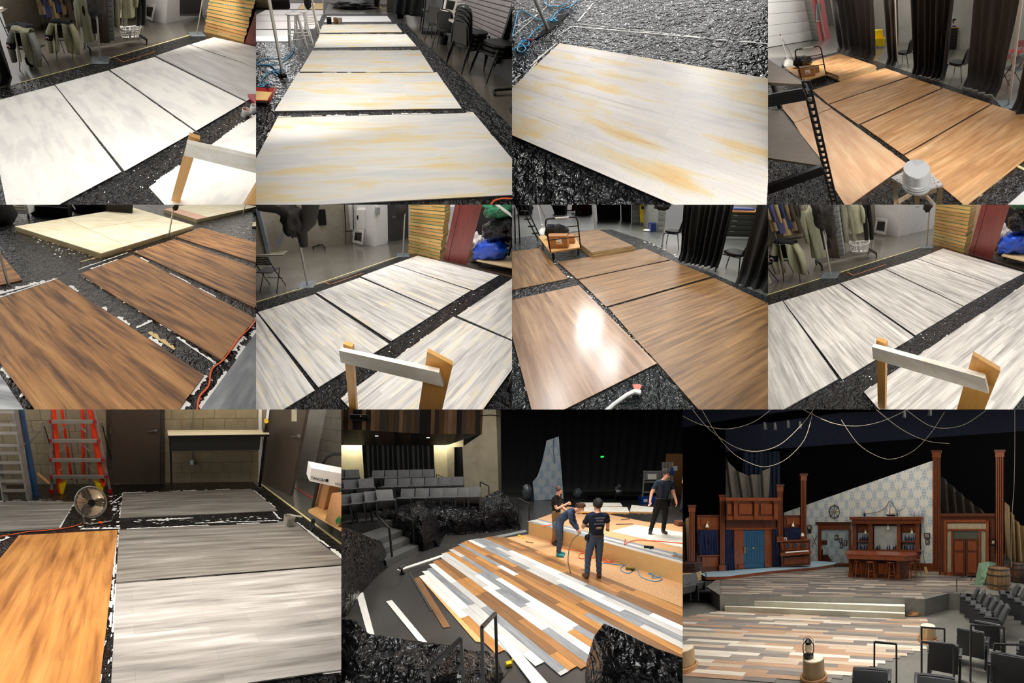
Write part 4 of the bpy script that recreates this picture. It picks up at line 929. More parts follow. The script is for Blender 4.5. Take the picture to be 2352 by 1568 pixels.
    cur(530,395,850,470, 'leftmost dark drape beyond the panel pile', 7,-.08); cur(905,485,1015,510, 'narrow dark drape left of the grey post', 3,-.35); cur(1085,555,1400,612, 'wide dark drape right of the grey post', 7,-.2,.1); cur(1500,640,1800,745, 'wrinkled dark drape on the right', 5,-.12,.06); cur(1890,835,2300,980, 'dark drape at the right edge', 5,0)
    pole(S, (995,512),(975,0), 'grey drape post between the curtains', .022,.12); o, b, t = pole(S, (1845,800),(1945,0), 'tall pale post at the right', .026,.2)
    # background: garage door, red door, block strip, far wall
    GW = S.fl(5,365); GX = S.fl(342,308); dd = GX - GW
    g = thing(S, 'garage_door', 'white sectional garage door in the background', 'garage door', GW); n_ = V((0,-.03,0))
    for k in range(6):
        z0 = .02 + k * .53; a, b = GW - dd * .6, GX; part(S, 'section', MB().hexa([(*a.xy, z0),(*b.xy, z0),(*(b - n_ * 2).xy, z0),(*(a - n_ * 2).xy, z0)],[(*a.xy, z0 + .515),(*b.xy, z0 + .515),(*(b - n_ * 2).xy, z0 + .515),(*(a - n_ * 2).xy, z0 + .515)]), plain(C(236,236,234),.5, name='white_door', var=.03), g)
    part(S, 'rubber_seal', MB().beam(GW - dd * .6 + V((0,-.01,.01)), GX + V((0,-.01,.01)),.02,.03), RUB, g)
    BK = S.fl(395,312); cmu = concrete(C(140,138,130), C(170,168,160),.8,3,.002)
    a, b = GX, GX + (BK - GX) * 1.0; blk = struct(S, 'wall_block', MB().hexa([(*(a + V((0,.1,0))).xy, 0),(*(b + V((.3,.1,0))).xy, 0),(*(b + V((.3,.3,0))).xy, 0),(*(a + V((0,.3,0))).xy, 0)],[(*(a + V((0,.1,0))).xy, 3.4),(*(b + V((.3,.1,0))).xy, 3.4),(*(b + V((.3,.3,0))).xy, 3.4),(*(a + V((0,.3,0))).xy, 3.4)]), cmu)
    for k in range(16): z0 = k * .2; part(S, 'block', MB().hexa([(*(a + V((.0,-.01,0))).xy, z0 + .005),(*(b + V((-.02,.0,0))).xy, z0 + .005),(*(b + V((0,.1,0))).xy, z0 + .005),(*(a + V((0,.1,0))).xy, z0 + .005)],[(*(a + V((.0,-.01,0))).xy, z0 + .195),(*(b + V((-.02,.0,0))).xy, z0 + .195),(*(b + V((0,.1,0))).xy, z0 + .195),(*(a + V((0,.1,0))).xy, z0 + .195)]), cmu, blk)
    D0, D1 = S.fl(393,314), S.fl(478,298); d = thing(S, 'red_door', 'red steel door with narrow glass and lever', 'door', D0); e_ = D1 - D0
    zt = 2.15; part(S, 'leaf', MB().slab([D0, D0 + e_ * 1.0,(*(D0 + e_).xy, zt + .6),(*D0.xy, zt + .6)],(0,.05,0)), RED, d)
    panel(S, d, 'glass', D0, D1,(364,28,406,148), plain(C(120,124,120),.15, name='wired_glass'),.02,.01); panel(S, d, 'lever', D0, D1,(366,155,392,168), STEEL, .06,.03)
    wallq(S, 'wall_back', V((-14,22,0)), V((14,22,0)),0,5, concrete(C(120,116,106), C(150,146,136),.8))
    wallq(S, 'wall_far_right', S.fl(830,300), S.fl(2600,520),0,4, concrete(C(150,148,140), C(176,174,166),.8))
    # things seen between the curtains
    c = S.fl(862,368); o = thing(S, 'mop_bucket', 'yellow mop bucket glimpsed between curtains', 'mop bucket', c); part(S, 'tub', MB().hexa([c + V((-.2,0,.08)), c + V((.2,0,.08)), c + V((.2,.35,.08)), c + V((-.2,.35,.08))],[c + V((-.24,-.04,.42)), c + V((.24,-.04,.42)), c + V((.24,.4,.42)), c + V((-.24,.4,.42))]), YEL, o); part(S, 'wringer', MB().box((c.x - .2, c.y + .05,.42),(c.x + .15, c.y + .3,.8),.02), YEL, o); caster(S, o, c + V((-.15,0,.04)),.04)
    c = S.fl(1460,375); o = thing(S, 'file_cabinet', 'black drawer cabinet glimpsed between curtains', 'cabinet', c); z2 = S.hz(c, 215); part(S, 'body', MB().box((c.x - .5, c.y, 0),(c.x + .5, c.y + .5, z2),.01), plain(C(52,50,48),.4, name='dark_steel'), o)
    for k in range(5): z = .12 + k * (z2 - .15) / 5; dr = part(S, 'drawer', MB().box((c.x - .45, c.y - .02, z),(c.x + .45, c.y, z + (z2 - .2) / 5),.008), plain(C(46,44,42),.4, name='drawer_steel'), o); part(S, 'pull', MB().box((c.x - .07, c.y - .04, z + .08),(c.x + .07, c.y - .02, z + .11)), STEEL, dr)
    part(S, 'worktop', MB().box((c.x - .52, c.y - .03, z2),(c.x + .52, c.y + .52, z2 + .05),.01), wood(C(206,150,90), C(180,122,66)), o); solo(S, 'tool_tray', MB().box((c.x - .3, c.y + .05, z2 + .05),(c.x + .3, c.y + .4, z2 + .1),.01), BLUEP, 'blue tray with clutter on the cabinet', 'tray'); solo(S, 'clutter_bundle', blob((c.x, c.y + .2, z2 + .25),(.25,.15,.18),.6,5,18,4), BLACKC, 'black tangled gear on top of the cabinet', 'gear'); solo(S, 'grey_locker', MB().box((c.x - .6, c.y + .55,0),(c.x + .7, c.y + .9,3.2),.02), plain(C(168,174,178),.5, name='grey_locker'), 'pale grey locker behind the cabinet', 'locker')
    stack_chair(S, S.fl(1450,600),-2.4, 'black chair seen between the wide drapes'); stack_chair(S, S.fl(1050,500),-2.2, 'black chair half hidden behind the grey post'); fold_chair(S, S.fl(1850,660),.5, 'black perforated chair at the right behind post'); c = S.fl(1880,500); fold_chair(S, c, .4, 'red backed chair glimpsed at the right', True, RED)
    c = S.fl(1010,300); o = thing(S, 'wall_rack', 'white wire rack with orange tips glimpsed', 'rack', c)
    for k in range(5): part(S, 'bar', MB().tube([(c.x - .15, c.y, .9 + .18 * k),(c.x + .2, c.y, .92 + .18 * k)],.015,6), WHITE, o)
# ================================================================== brown boards with cream platforms (middle left)
BRN = painted(((.3, C(70,45,26)),(.42, C(120,80,44)),(.52, C(158,110,62)),(.64, C(178,128,74)),(.78, C(194,146,90))), C(62,40,26),.75, plank=.8, tint=(.9,1.06), patch=(.7,6), seam=.72, pth=.11, sscale=(1.4,44), rough=.4)
GREYB = painted(((.3, C(96,98,102)),(.5, C(130,132,136)),(.7, C(166,168,170))), C(60,62,64),.6, sscale=(1.2,30), name='grey_wash')
CREAM = painted(((.3, C(226,210,172)),(.5, C(240,228,194)),(.7, C(248,238,210))), C(206,182,136),.35, rough=.5, name='raw_plywood', patch=(1.2,3))
P5 = Set('p5', (0,470,588,940),510,34.5,4.5,1.64,30.0, 'middle left picture')
def build_p5():
    S = P5
    lamp(S, 'ceiling_or_added_lamp', (.4,2.8,3.2),(.4,2.6,0),2.4,2,6.5); lamp(S, 'ceiling_or_added_lamp', (0,6.5,3.2),(0,6,0),4,1.5,9)
    floor(S, [(-6,-.5,0),(6,-.5,0),(9,16,0),(-9,16,0)], CONC)
    sh = sheet(S, [(-6,-.5,0),(6,-.5,0),(8,12,0),(-8,12,0)], plastic(.5,1.0), 'paint-smeared black plastic sheet between the brown boards')
    b1 = [(818,2314),(1565,1305),(440,570),(-295,812)]; b2 = [(1695,1190),(1958,870),(1020,382),(605,530)]
    board(S, b1, BRN, 'largest brown grained board in the foreground'); board(S, b2, BRN, 'second brown grained board with glossy right end')
    def far(a, b, c, l, ln=2.44):
        A, B, D = S.fl(*a), S.fl(*b), S.fl(*c); d = (D - A).normalized() * ln; q = [A + d, B + d, B, A]; board(S, q, BRN, l, local=True); return q
    q3 = far((1030,368),(1335,270),(1962,800), 'third brown grained board behind the second'); q4 = far((1345,250),(1540,180),(1962,448), 'fourth brown board farthest back on the right')
    A, B, D = S.fl(175,583), S.fl(25,405), S.fl(0,622); e1 = (B - A).normalized() * 1.22; e2 = (D - A).normalized() * 2.0; board(S, [A, A + e1, A + e1 + e2, A + e2], BRN, 'brown board corner at the left edge by pole', local=True)
    board(S, [(-400,1500),(230,1640),(0,1300),(-500,1100)], painted(((.3, C(120,122,124)),(.7, C(196,198,198))), C(90,92,94),.6, name='silver_wash'), 'silver grey board corner at lower left')
    A = S.fl(1530,1580); B = S.fl(1970,968); d = (B - A).normalized(); n = V((d.y, -d.x, 0)); board(S, [A - d * .3, B + d * .5, B + d * .5 + n * 1.22, A - d * .3 + n * 1.22], GREYB, 'slate grey board in the lower right corner', local=True); fringe(S, sh, A, B, .05,.55)
    for q, w_ in ((b1,.07),(b2,.06)):
        P = pxs(S, q); fringe(S, sh, P[1], P[2],-w_, .45); fringe(S, sh, P[2], P[3],-w_, .6); fringe(S, sh, P[3], P[0],-.05,.5); fringe(S, sh, P[0], P[1],-.08,.6)
    for q in (q3, q4): fringe(S, sh, q[3], q[0],.05,.6); fringe(S, sh, q[2], q[3],-.04,.6)
    oc = plain(C(206,178,120),.6, name='ochre_smear')
    fringe(S, sh, S.fl(1050,950), S.fl(1170,895),.07,.95); fringe(S, sh, S.fl(1130,985), S.fl(1330,1115),.1,.7, oc); fringe(S, sh, S.fl(1350,1020), S.fl(1650,1225),.05,.85); fringe(S, sh, S.fl(620,440), S.fl(1010,345),.05,.6, oc); fringe(S, sh, S.fl(600,500), S.fl(980,370),.04,.6); fringe(S, sh, S.fl(0,690), S.fl(350,590),.12,.85)
    splats(S, sh, pxs(S, [(200,200),(420,420),(760,390),(300,260)]),120,.004,.035); splats(S, sh, pxs(S, [(1560,1300),(1500,1568),(1962,950),(1900,900)]),60,.004,.025); splats(S, sh, pxs(S, [(1550,150),(1962,300),(1962,90),(1500,120)]),120,.004,.03, stretch=(2,.6), ang=.3)
    # cream platforms
    ew = wood(C(206,186,138), C(172,148,98),2,2,14)
    def plat(q, l, z=.11, seams=()):
        P = pxs(S, q, z); o = thing(S, 'stage_platform', l, 'platform', (*P[0].xy, 0)); part(S, 'frame', MB().prism([(p.x, p.y) for p in P],.0, z - .015), ew, o)
        mb = MB().prism([(p.x, p.y) for p in P], z - .015, z); part(S, 'deck', mb, CREAM, o)
        for a, b in seams: x, y = S.fl(*a, z), S.fl(*b, z); part(S, 'deck_seam', MB().beam(x + V((0,0,.001)), y + V((0,0,.001)),.012,.003), wood(C(200,176,130), C(180,152,104)), o)
        return o
    plat([(775,372),(1485,158),(1010,18),(115,165)], 'cream plywood platform with pointed end in background', .11,[((490,105),(935,300)),((690,182),(1230,100))])
    o = plat([(1510,112),(1980,12),(1720,-60),(1255,35)], 'cream plywood platform at the upper right'); z = .112; P = pxs(S, [(1510,112),(1592,92),(1330,20),(1255,35)], z); part(S, 'pink_strip', MB().prism([(p.x, p.y) for p in P], z - .004, z), plain(C(224,178,150),.6, name='pink_plywood'), o)
    plat([(1935,165),(2300,150),(2300,100),(1940,135)], 'small timber block at the right edge', .06)
    pole(S, (65,618),(-10,350), 'grey drape pole at the left edge', .022,0); o, b, t = pole(S, (1290,258),(1335,-10), 'grey drape pole beside the pointed platform', .02,0); part(S, 'clamp', blob(S.at(1345,20, b),(.07,.06,.07),.2,3,12,2), BLACKC, o); pole(S, (1858,82),(1885,-10), 'thin grey pole at the upper right', .016,0)
    c = S.fl(1960,80); solo(S, 'black_bundle', blob(c + V((.05,0,.12)),(.2,.2,.14),.3,3,16,6), BLACKC, 'black cloth bundle at the upper right edge', 'cloth bundle')
    cable(S, [(1512,1580),(1530,1470),(1600,1385),(1625,1260),(1720,1180),(1830,1025),(1920,940),(1980,860)],.008, CORD, 'orange extension cord along the slate board', 'extension_cord', 'cord')
    c = S.fl(145,105); o = thing(S, 'louvred_cabinet', 'cream louvred cabinet in the upper left', 'cabinet', c); part(S, 'body', MB().box((c.x - .35, c.y, .12),(c.x + .3, c.y + .5,1.2),.02), WHITE, o)
    for k in range(9): part(S, 'louvre', MB().box((c.x - .3, c.y - .025,.2 + k * .07),(c.x + .22, c.y, .255 + k * .07),.01), plain(C(206,198,170),.6, name='cream_louvre'), o)
    caster(S, o, c + V((.25,.05,.05)),.05)
    c = S.fl(40,160); solo(S, 'dark_drape_heap', blob(c + V((-.2,.2,.4)),(.4,.3,.5),.3,3,18,1), DRAPE_D, 'dark drape heap at the upper left edge', 'cloth bundle')
    c = S.fl(420,95); o = thing(S, 'black_case', 'black equipment case behind the platform', 'case', c); part(S, 'body', MB().box((c.x - .7, c.y, 0),(c.x + .4, c.y + .5,.55),.03), BLKM, o); part(S, 'edge', MB().beam((c.x - .7, c.y - .01,.28),(c.x + .4, c.y - .01,.28),.02,.03), STEEL, o)
    c = S.fl(700,70); o = thing(S, 'black_case', 'second black equipment case with open lid', 'case', c); part(S, 'body', MB().box((c.x - .6, c.y, 0),(c.x + 1.3, c.y + .5,.5),.03), BLKM, o); part(S, 'cable_loop', MB().tube([(c.x - .55 + .05 * math.sin(k), c.y - .05,.5 - k * .05) for k in range(9)],.02,6), WHITE, o)
    wallq(S, 'wall_back', V((-9,11,0)), V((9,11,0)),0,4, plain(C(24,24,25),.8, name='black_wall'))
# ================================================================== grey washed boards (two more views of the shop)
GW6 = painted(((.26, C(166,160,156)),(.42, C(200,195,190)),(.55, C(222,218,213)),(.66, C(232,218,186)),(.76, C(230,226,222))), C(96,90,86),.75, plank=.7, tint=(.84,1.05), patch=(.55,9), seam=.8, pth=.075, sscale=(1.3,30), streak_thr=(.5,.75))
GW8 = painted(((.26, C(150,143,138)),(.42, C(190,184,178)),(.58, C(220,214,206)),(.76, C(232,228,220))), C(78,72,68),.8, plank=.7, tint=(.84,1.05), patch=(.55,9), seam=.78, pth=.075, sscale=(1.3,30), streak_thr=(.48,.74))
P6 = Set('p6', (588,470,1176,940),510,30.2,-1.7,2.22,30.0, 'middle second picture')
P8 = Set('p8', (1764,470,2352,940),510,32.3,-1.1,2.20,30.0, 'middle right picture')
def grey_boards(S, mat, p, word):
    sh = sheet(S, pxs(S, p['sheet']), PLASF, 'black plastic drop sheet under the grey boards')
    A, D = S.fl(*p['a0'][0]), S.fl(*p['a0'][1]); d = (D - A).normalized() * 2.44; n = V((d.y, -d.x, 0)).normalized() * 1.22
    a0 = [A + d + n, A + d, A, A + n]; board(S, a0, mat, 'leftmost grey %s board cut by the edge' % word, local=True)
    qs = [pxs(S, q, .017) for q in p['a']]; nm = ['second', 'third', 'fourth', 'fifth']
    for q, l in zip(qs, nm): board(S, q, mat, 'grey %s board, %s from left in the long row' % (word, l), local=True)
    for q in [a0] + qs: fringe(S, sh, q[2], q[3],.045,.85); fringe(S, sh, q[0], q[1],.025,.45); fringe(S, sh, q[1], q[2],.012,.4)
    for k, (o_, q_, r_) in enumerate(p['c']):
        A, B = S.fl(*o_), S.fl(*q_); d = (B - A).normalized() * 2.44; n = V((d.y, -d.x, 0)).normalized() * 1.22
        board(S, [A, A + d, A + d + n, A + n], mat, ('grey %s board behind the sawhorse' % word, 'grey %s board at the right edge' % word)[k], local=True); fringe(S, sh, A, A + d, .03,.35)
    A, B = S.fl(*p['c'][0][0]), S.fl(*p['c'][1][1]); splats(S, sh, [A + V((-.5,.1,0)), A + V((0,.1,0)), B + V((-.3,0,0)), B + V((-.7,0,0))],160,.003,.016)
    strip(S, pxs(S, p['tape']),.026, TAPE, 'cream tape line along the sheet edge'); strip(S, pxs(S, p['ell']),.022, plain(C(176,112,70),.7, name='brown_tape'), 'orange brown L-shaped tape mark on the sheet')
    q = pxs(S, p['brown']); sheet(S, q, wood(C(74,58,48), C(52,42,36),2,12), 'dark brown stained floor strip beside the boards', .005, 'stained_strip', 'floor board')
    return sh
def back_cart(S, p):
    c = S.fl(*p['wheel']); o = thing(S, 'rolling_cart', 'black steel cart loaded with tarps behind red flat', 'cart', c)
    zd = .22; d = pxs(S, p['deck'], zd); part(S, 'deck', MB().prism([(q.x, q.y) for q in d], zd - .03, zd), PLY, o); caster(S, o, c + V((0,0,.09)),.09)
    for u in p['posts']:
        q = S.fl(u[0], u[1]); part(S, 'post', MB().beam((q.x, q.y, .1),(q.x, q.y, 1.9),.05,.05), BLKM, o)
    b = S.fl(*p['blue'], zd); solo(S, 'blue_tarp', blob(b + V((0,.15,.2)),(.45,.3,.28),.35,2.6,26,3,.04), plain(C(28,76,190),.35, name='blue_tarpaulin', bmp=.03), 'crumpled blue tarpaulin on the cart', 'tarpaulin')
    b = S.fl(*p['wad'],.0); solo(S, 'clear_plastic_wad', blob(b + V((.05,.1,.35)),(.24,.2,.4),.4,3,24,7), plain(C(212,206,204),.3, name='cloudy_plastic', bmp=.03), 'wad of cloudy clear plastic beside the tarpaulin', 'plastic wad')
    b = S.fl(*p['blue'], zd); solo(S, 'black_liner', blob(b + V((.25,.2,.75)),(.5,.35,.3),.4,2.5,22,9), plastic(0,.6, rough=.22), 'black plastic liner hanging over the cart', 'plastic sheet')
    solo(S, 'green_liner', blob(b + V((.2,.3,1.25)),(.5,.35,.25),.4,2.5,22,4), plain(C(50,130,92),.3, name='green_plastic_film', bmp=.03), 'green plastic film heaped on the cart', 'plastic sheet')
    o2 = thing(S, 'white_battens', 'bundle of white battens on the cart top', 'battens', b + V((0,0,1.1)))
    for k in range(3): part(S, 'batten', MB().beam(b + V((-.35,-.1 + .05 * k, 1.45 + .03 * k)), b + V((.15,-.25 + .05 * k, 1.12 + .03 * k)),.03,.02), WHITE, o2)
def red_flat(S, q):
    rb, rc = S.fl(*q[0]), S.fl(*q[1]); d = V((rc.y - rb.y, rb.x - rc.x, 0)).normalized()
    o = thing(S, 'red_flat', 'dark red wooden flat leaning beside the timber pile', 'panel', rb); m = wood(C(132,58,50), C(104,40,36),6,6,1)
    a, b = S.wl(*q[2], rb, rc), S.wl(*q[3], rb, rc); part(S, 'face', MB().slab([rb, rc, a, b],(.03,.06,0)), m, o)
    t = .2; part(S, 'edge_batten', MB().beam(rb.lerp(rc, t) + V((0,-.004,0)), b.lerp(a, t) + V((0,-.004,0)),.008,.006), plain(C(70,30,28),.6, name='dark_line'), o)
def build_p6():
    S = P6
    lamp(S, 'ceiling_or_added_lamp', (.6,3.2,3.4),(.6,3.0,0),2.8,2.2,5,(1,.97,.94)); lamp(S, 'ceiling_or_added_lamp', (0,7.5,3.6),(0,7.5,0),5,2,7,(.95,.97,1))
    floor(S, [(-7,.4,0),(8,.4,0),(12,20,0),(-10,20,0)], CONC)
    grey_boards(S, GW6, dict(sheet=[(-500,880),(0,752),(690,552),(1130,385),(1240,372),(1450,440),(1962,560),(2700,700),(2700,2300),(-900,2300)], a0=[(12,838),(440,1412)], a=[[(478,1398),(1018,1065),(452,685),(15,822)],[(1035,1045),(1400,815),(795,558),(465,672)],[(1402,808),(1645,657),(1045,458),(802,548)],[(1668,655),(1862,540),(1240,390),(1050,456)]], c=[((650,1490),(1512,862),0),((1540,855),(1962,570),0)], tape=[(0,748),(520,590),(1130,385)], ell=[(522,592),(570,612),(820,524)], brown=[(1420,425),(1962,560),(2300,640),(2300,520),(1612,462)]), 'ochre-tinted')
    A, B, Cn, D, E_ = shop_back(S, dict(wall=[(-60,400),(745,290),(905,320),(1004,293),(1165,252)], door=(1004,-80,1165,290), handle=(1030,88)))
    for bx, l in (((776,35,836,190), 'white electrical panel box on the white wall'),((690,-20,735,190), 'white cabinet door beside the black frame')):
        o = thing(S, 'wall_cabinet', l, 'wall cabinet', B); a, n = on_wall(S, B, Cn, *bx, proud=.06); part(S, 'box', MB().slab(a, n * -.06), WHITE, o); u = (bx[0] + bx[2]) / 2 - 22; a, n = on_wall(S, B, Cn, u, bx[1] + 45, u + 8, bx[1] + 75, proud=.08); part(S, 'latch', MB().slab(a, n * -.02), BLKM, o)
    a, n = on_wall(S, Cn, E_, 915,20,940,75, proud=.08); o = thing(S, 'wall_phone', 'grey wall box with conduit on the white wall', 'wall box', a[0]); part(S, 'box', MB().slab(a, n * -.08), plain(C(150,152,156),.4, name='grey_box'), o); a, n = on_wall(S, Cn, E_, 918,-40,924,22, proud=.03); part(S, 'conduit', MB().slab(a, n * -.02), WHITE, o)
    c = S.fl(715,300); mb = MB(); pts = [S.at(690,300, c), S.at(745,200, c), S.at(740,-30, c), S.at(680,-30, c)]
    o = thing(S, 'standing_mirror', 'black framed standing mirror by the white wall', 'mirror', c); fr = [S.at(688,205, c), S.at(748,200, c), S.at(742,-40, c), S.at(676,-40, c)]
    for i in range(4): part(S, 'frame_bar', MB().beam(fr[i], fr[(i + 1) % 4],.03,.03,(0,1,0)), BLKM, o)
    part(S, 'leg', MB().tube([S.at(690,300, c), fr[0]],.012,6), BLKM, o)
    window_frame(S, [(738,284),(820,306),(828,195),(748,192)], 'white framed window sash leaning on white wall')
    # left background: brace, vacuum, screen on stand, shelves
    c0 = S.fl(105,378); o = thing(S, 'steel_brace', 'grey steel column with diagonal brace on left', 'steel brace', c0); st = plain(C(136,142,148),.5,.1, name='painted_steel')
    part(S, 'column', MB().beam(c0, S.at(0,-60, c0),.2,.12), st, o); part(S, 'brace', MB().beam(S.at(168,330, c0), S.at(235,130, c0),.14,.1), st, o); part(S, 'foot', MB().box((c0.x - .5, c0.y - .2,0),(c0.x + .55, c0.y + .3,.04),.01), concrete(C(150,142,126), C(176,168,150),.8), o)
    c = S.fl(270,338); o = thing(S, 'vacuum_cleaner', 'black upright vacuum cleaner beside the steel brace', 'vacuum', c); part(S, 'head', MB().box((c.x - .16, c.y - .15,0),(c.x + .16, c.y + .12,.1),.03), BLKM, o); part(S, 'body', MB().lathe([(.09,.08),(.11,.3),(.08,.55),(.03,.7),(.02,.95)],12), plain(C(40,30,30),.3, name='dark_plastic'), o, XF(c)); part(S, 'red_badge', MB().box((c.x - .03, c.y - .13,.4),(c.x + .04, c.y - .1,.5)), RED, o)
    c = S.fl(505,320); o = thing(S, 'screen_stand', 'flat screen on wheeled black stand', 'screen', c); part(S, 'column', MB().tube([(c.x, c.y, .1), S.at(488,150, c)],.025,8), BLKM, o)
    for u, v in ((440,342),(570,308),(530,345),(470,310)): q = S.fl(u, v); part(S, 'foot', MB().beam((c.x, c.y, .1),(q.x, q.y, .08),.04,.03), BLKM, o); caster(S, o, q + V((0,0,.04)),.04)
    ps = [S.at(u, v, c + V((0,-.05,0))) for u, v in ((405,165),(540,155),(530,35),(410,40))]; part(S, 'display', MB().slab(ps, (0,.06,0)), plain(C(14,14,15),.2, name='dark_screen'), o)
    c = S.fl(640,262); o = thing(S, 'storage_shelf', 'dark shelf of odds and ends behind screen', 'shelf', c)
    for u in (585,690): q = S.fl(u, 270); part(S, 'upright', MB().beam((q.x, q.y, 0),(q.x, q.y, 2.2),.03,.03), BLKM, o)
    for v in (165,60): z = S.hz(c, v); part(S, 'shelf_board', MB().box((c.x - .55, c.y - .1, z - .02),(c.x + .5, c.y + .35, z)), plain(C(90,84,74),.6, name='grey_shelf'), o)
    q = S.fl(640,265); solo(S, 'storage_tote', MB().hexa([q + V((-.28,0,.08)), q + V((.3,0,.08)), q + V((.3,.3,.08)), q + V((-.28,.3,.08))],[q + V((-.34,-.04,.5)), q + V((.36,-.04,.5)), q + V((.36,.34,.5)), q + V((-.34,.34,.5))]), plain(C(92,90,78),.5, name='olive_plastic'), 'olive grey storage tote under the shelf', 'tote')
    z = S.hz(c, 165); solo(S, 'wig_head', MB().lathe([(.06,0),(.05,.06),(.09,.14),(.1,.22),(.07,.3),(.001,.33)],14).xf(XF((c.x, c.y - .05, z))), plain(C(206,176,130),.6, name='canvas_head'), 'canvas wig head on the dark shelf', 'wig head')
    z = S.hz(c, 60); solo(S, 'folded_cloths', blob((c.x, c.y, z + .08),(.3,.15,.1),.4,5,16,3), plain(C(190,170,160),.8, name='folded_cloth', sc_=20.0), 'folded pale cloths on the upper shelf', 'cloths')
    o, b, t = pole(S, (395,612),(285,40), 'grey drape pole with bunched drape on left', .026,.2); q = S.at(305,120, b)
    part(S, 'bunched_drape', blob(q + V((-.05,0,0)),(.24,.2,.35),.4,2.2,26,3,.07), DRAPE, o); part(S, 'drape_swag', MB().tube([S.at(20,0, b), S.at(160,20, b), S.at(300,90, b)],[.12,.12,.15],10), DRAPE, o); part(S, 'drape_tail', MB().tube([S.at(420,-20, b), S.at(405,120, b), S.at(350,200, b), S.at(370,320, b)],[.18,.16,.12,.09],10), DRAPE, o)
    o, b, t = pole(S, (1127,386),(1140,60), 'slim grey drape pole beside the timber pile', .024,.2); part(S, 'bunched_drape', blob(S.at(1108,30, b),(.16,.14,.28),.4,2.4,20,6,.07), DRAPE, o)
    fold_chair(S, S.fl(135,640),-.15, 'black folding chair with perforated back on left', seat=.45, back=.82)
    platform_stack(S, (1170,360),(1410,420),(1452,378),16); red_flat(S, [(1435,425),(1612,462),(1738,-10),(1527,-10)])
    back_cart(S, dict(wheel=(1712,462), deck=[(1690,425),(1962,480),(2100,420),(1800,370)], posts=[(1635,420),(1920,440),(2000,420)], blue=(1800,420), wad=(1665,440)))
    wallq(S, 'wall_right', S.fl(1560,250), S.fl(2500,420),0,4, plain(C(30,30,30),.8, name='dark_wall'))
    sawhorse(S, (650,1208),(1440,1396),.8, 'white sawhorse with orange timber legs in foreground')
    q = S.fl(1930,1430); o = thing(S, 'black_stand', 'black stand leg at the lower right edge', 'stand', q); part(S, 'leg', MB().beam(q, q + V((.05,.1,.5)),.03,.03), BLKM, o)
def build_p8():
    S = P8
    lamp(S, 'ceiling_or_added_lamp', (.6,3.2,3.4),(.6,3.0,0),2.8,2.2,5,(1,.95,.88)); lamp(S, 'ceiling_or_added_lamp', (0,7.5,3.6),(0,7.5,0),5,2,7,(1,.95,.88))
    floor(S, [(-7,.4,0),(8,.4,0),(12,20,0),(-10,20,0)], CONC)
    grey_boards(S, GW8, dict(sheet=[(-500,830),(0,692),(600,508),(1200,315),(1340,315),(1540,380),(1962,500),(2700,700),(2700,2300),(-900,2300)], a0=[(112,742),(540,1345)], a=[[(568,1338),(1120,1012),(545,605),(118,736)],[(1130,1000),(1495,780),(895,495),(555,600)],[(1500,775),(1755,630),(1145,415),(900,490)],[(1762,628),(1968,520),(1342,335),(1150,412)]], c=[((735,1440),(1620,845),0),((1640,840),(1962,615),0)], tape=[(0,690),(600,505),(1200,318)], ell=[(608,518),(655,542),(905,458)], brown=[(1520,372),(1962,505),(2300,600),(2300,500),(1720,420)]), 'dark-streaked')
    shop_back(S, dict(wall=[(-200,340),(830,215),(995,245),(1098,216),(1262,180)], door=(1098,-80,1262,214), handle=(1120,10)))
    wslats(S, S.fl(-60,330), S.fl(45,300),.06,16,.085, plain(C(110,106,104),.45,.3, name='shutter_steel'), label='grey shutter slats at the far left')
    window_frame(S, [(812,210),(905,230),(918,110),(828,104)], 'white framed window sash leaning on white wall')
    platform_stack(S, (1262,300),(1500,368),(1548,322),14); red_flat(S, [(1535,372),(1718,420),(1860,-10),(1640,-10)])
    back_cart(S, dict(wheel=(1812,425), deck=[(1790,385),(2050,450),(2150,400),(1880,330)], posts=[(1735,380),(2020,400),(2060,380)], blue=(1900,375), wad=(1775,385)))
    wallq(S, 'wall_right', S.fl(1650,220), S.fl(2500,380),0,4, plain(C(30,30,30),.8, name='dark_wall'))
    far_rack(S, S.fl(85,322), S.fl(345,262),(88,258)); mid_rack(S, S.fl(395,480), S.fl(800,388))
    o, b, t = pole(S, (480,540),(408,100), 'grey drape pole with bunched dark drape', .024,.2); q = S.at(430,80, b); part(S, 'bunched_drape', blob(q, (.22,.18,.3),.4,2.2,24,3,.07), DRAPE, o); part(S, 'drape_tail', blob(S.at(480,170, b),(.12,.1,.25),.4,3,16,5,.08), DRAPE, o)
    o, b, t = pole(S, (1215,322),(1240,10), 'slim grey drape pole beside the timber pile', .022,.2); part(S, 'bunched_drape', blob(S.at(1225,5, b),(.13,.11,.18),.4,2.4,16,6,.07), DRAPE, o)
    KH = cloth_m(C(158,156,128)); jacket_chair(S, S.fl(215,560),-.1,('under the khaki jacket', 'khaki jacket with black collar draped over chair'), KH, None, True, True); jacket_chair(S, S.fl(-45,620),-.3,('at the left edge under a jacket', 'grey-green jacket draped over chair at left edge'), KH, cloth_m(C(124,124,120)))
    sawhorse(S, (805,1182),(1690,1447),.8, 'white sawhorse with orange timber legs in foreground')
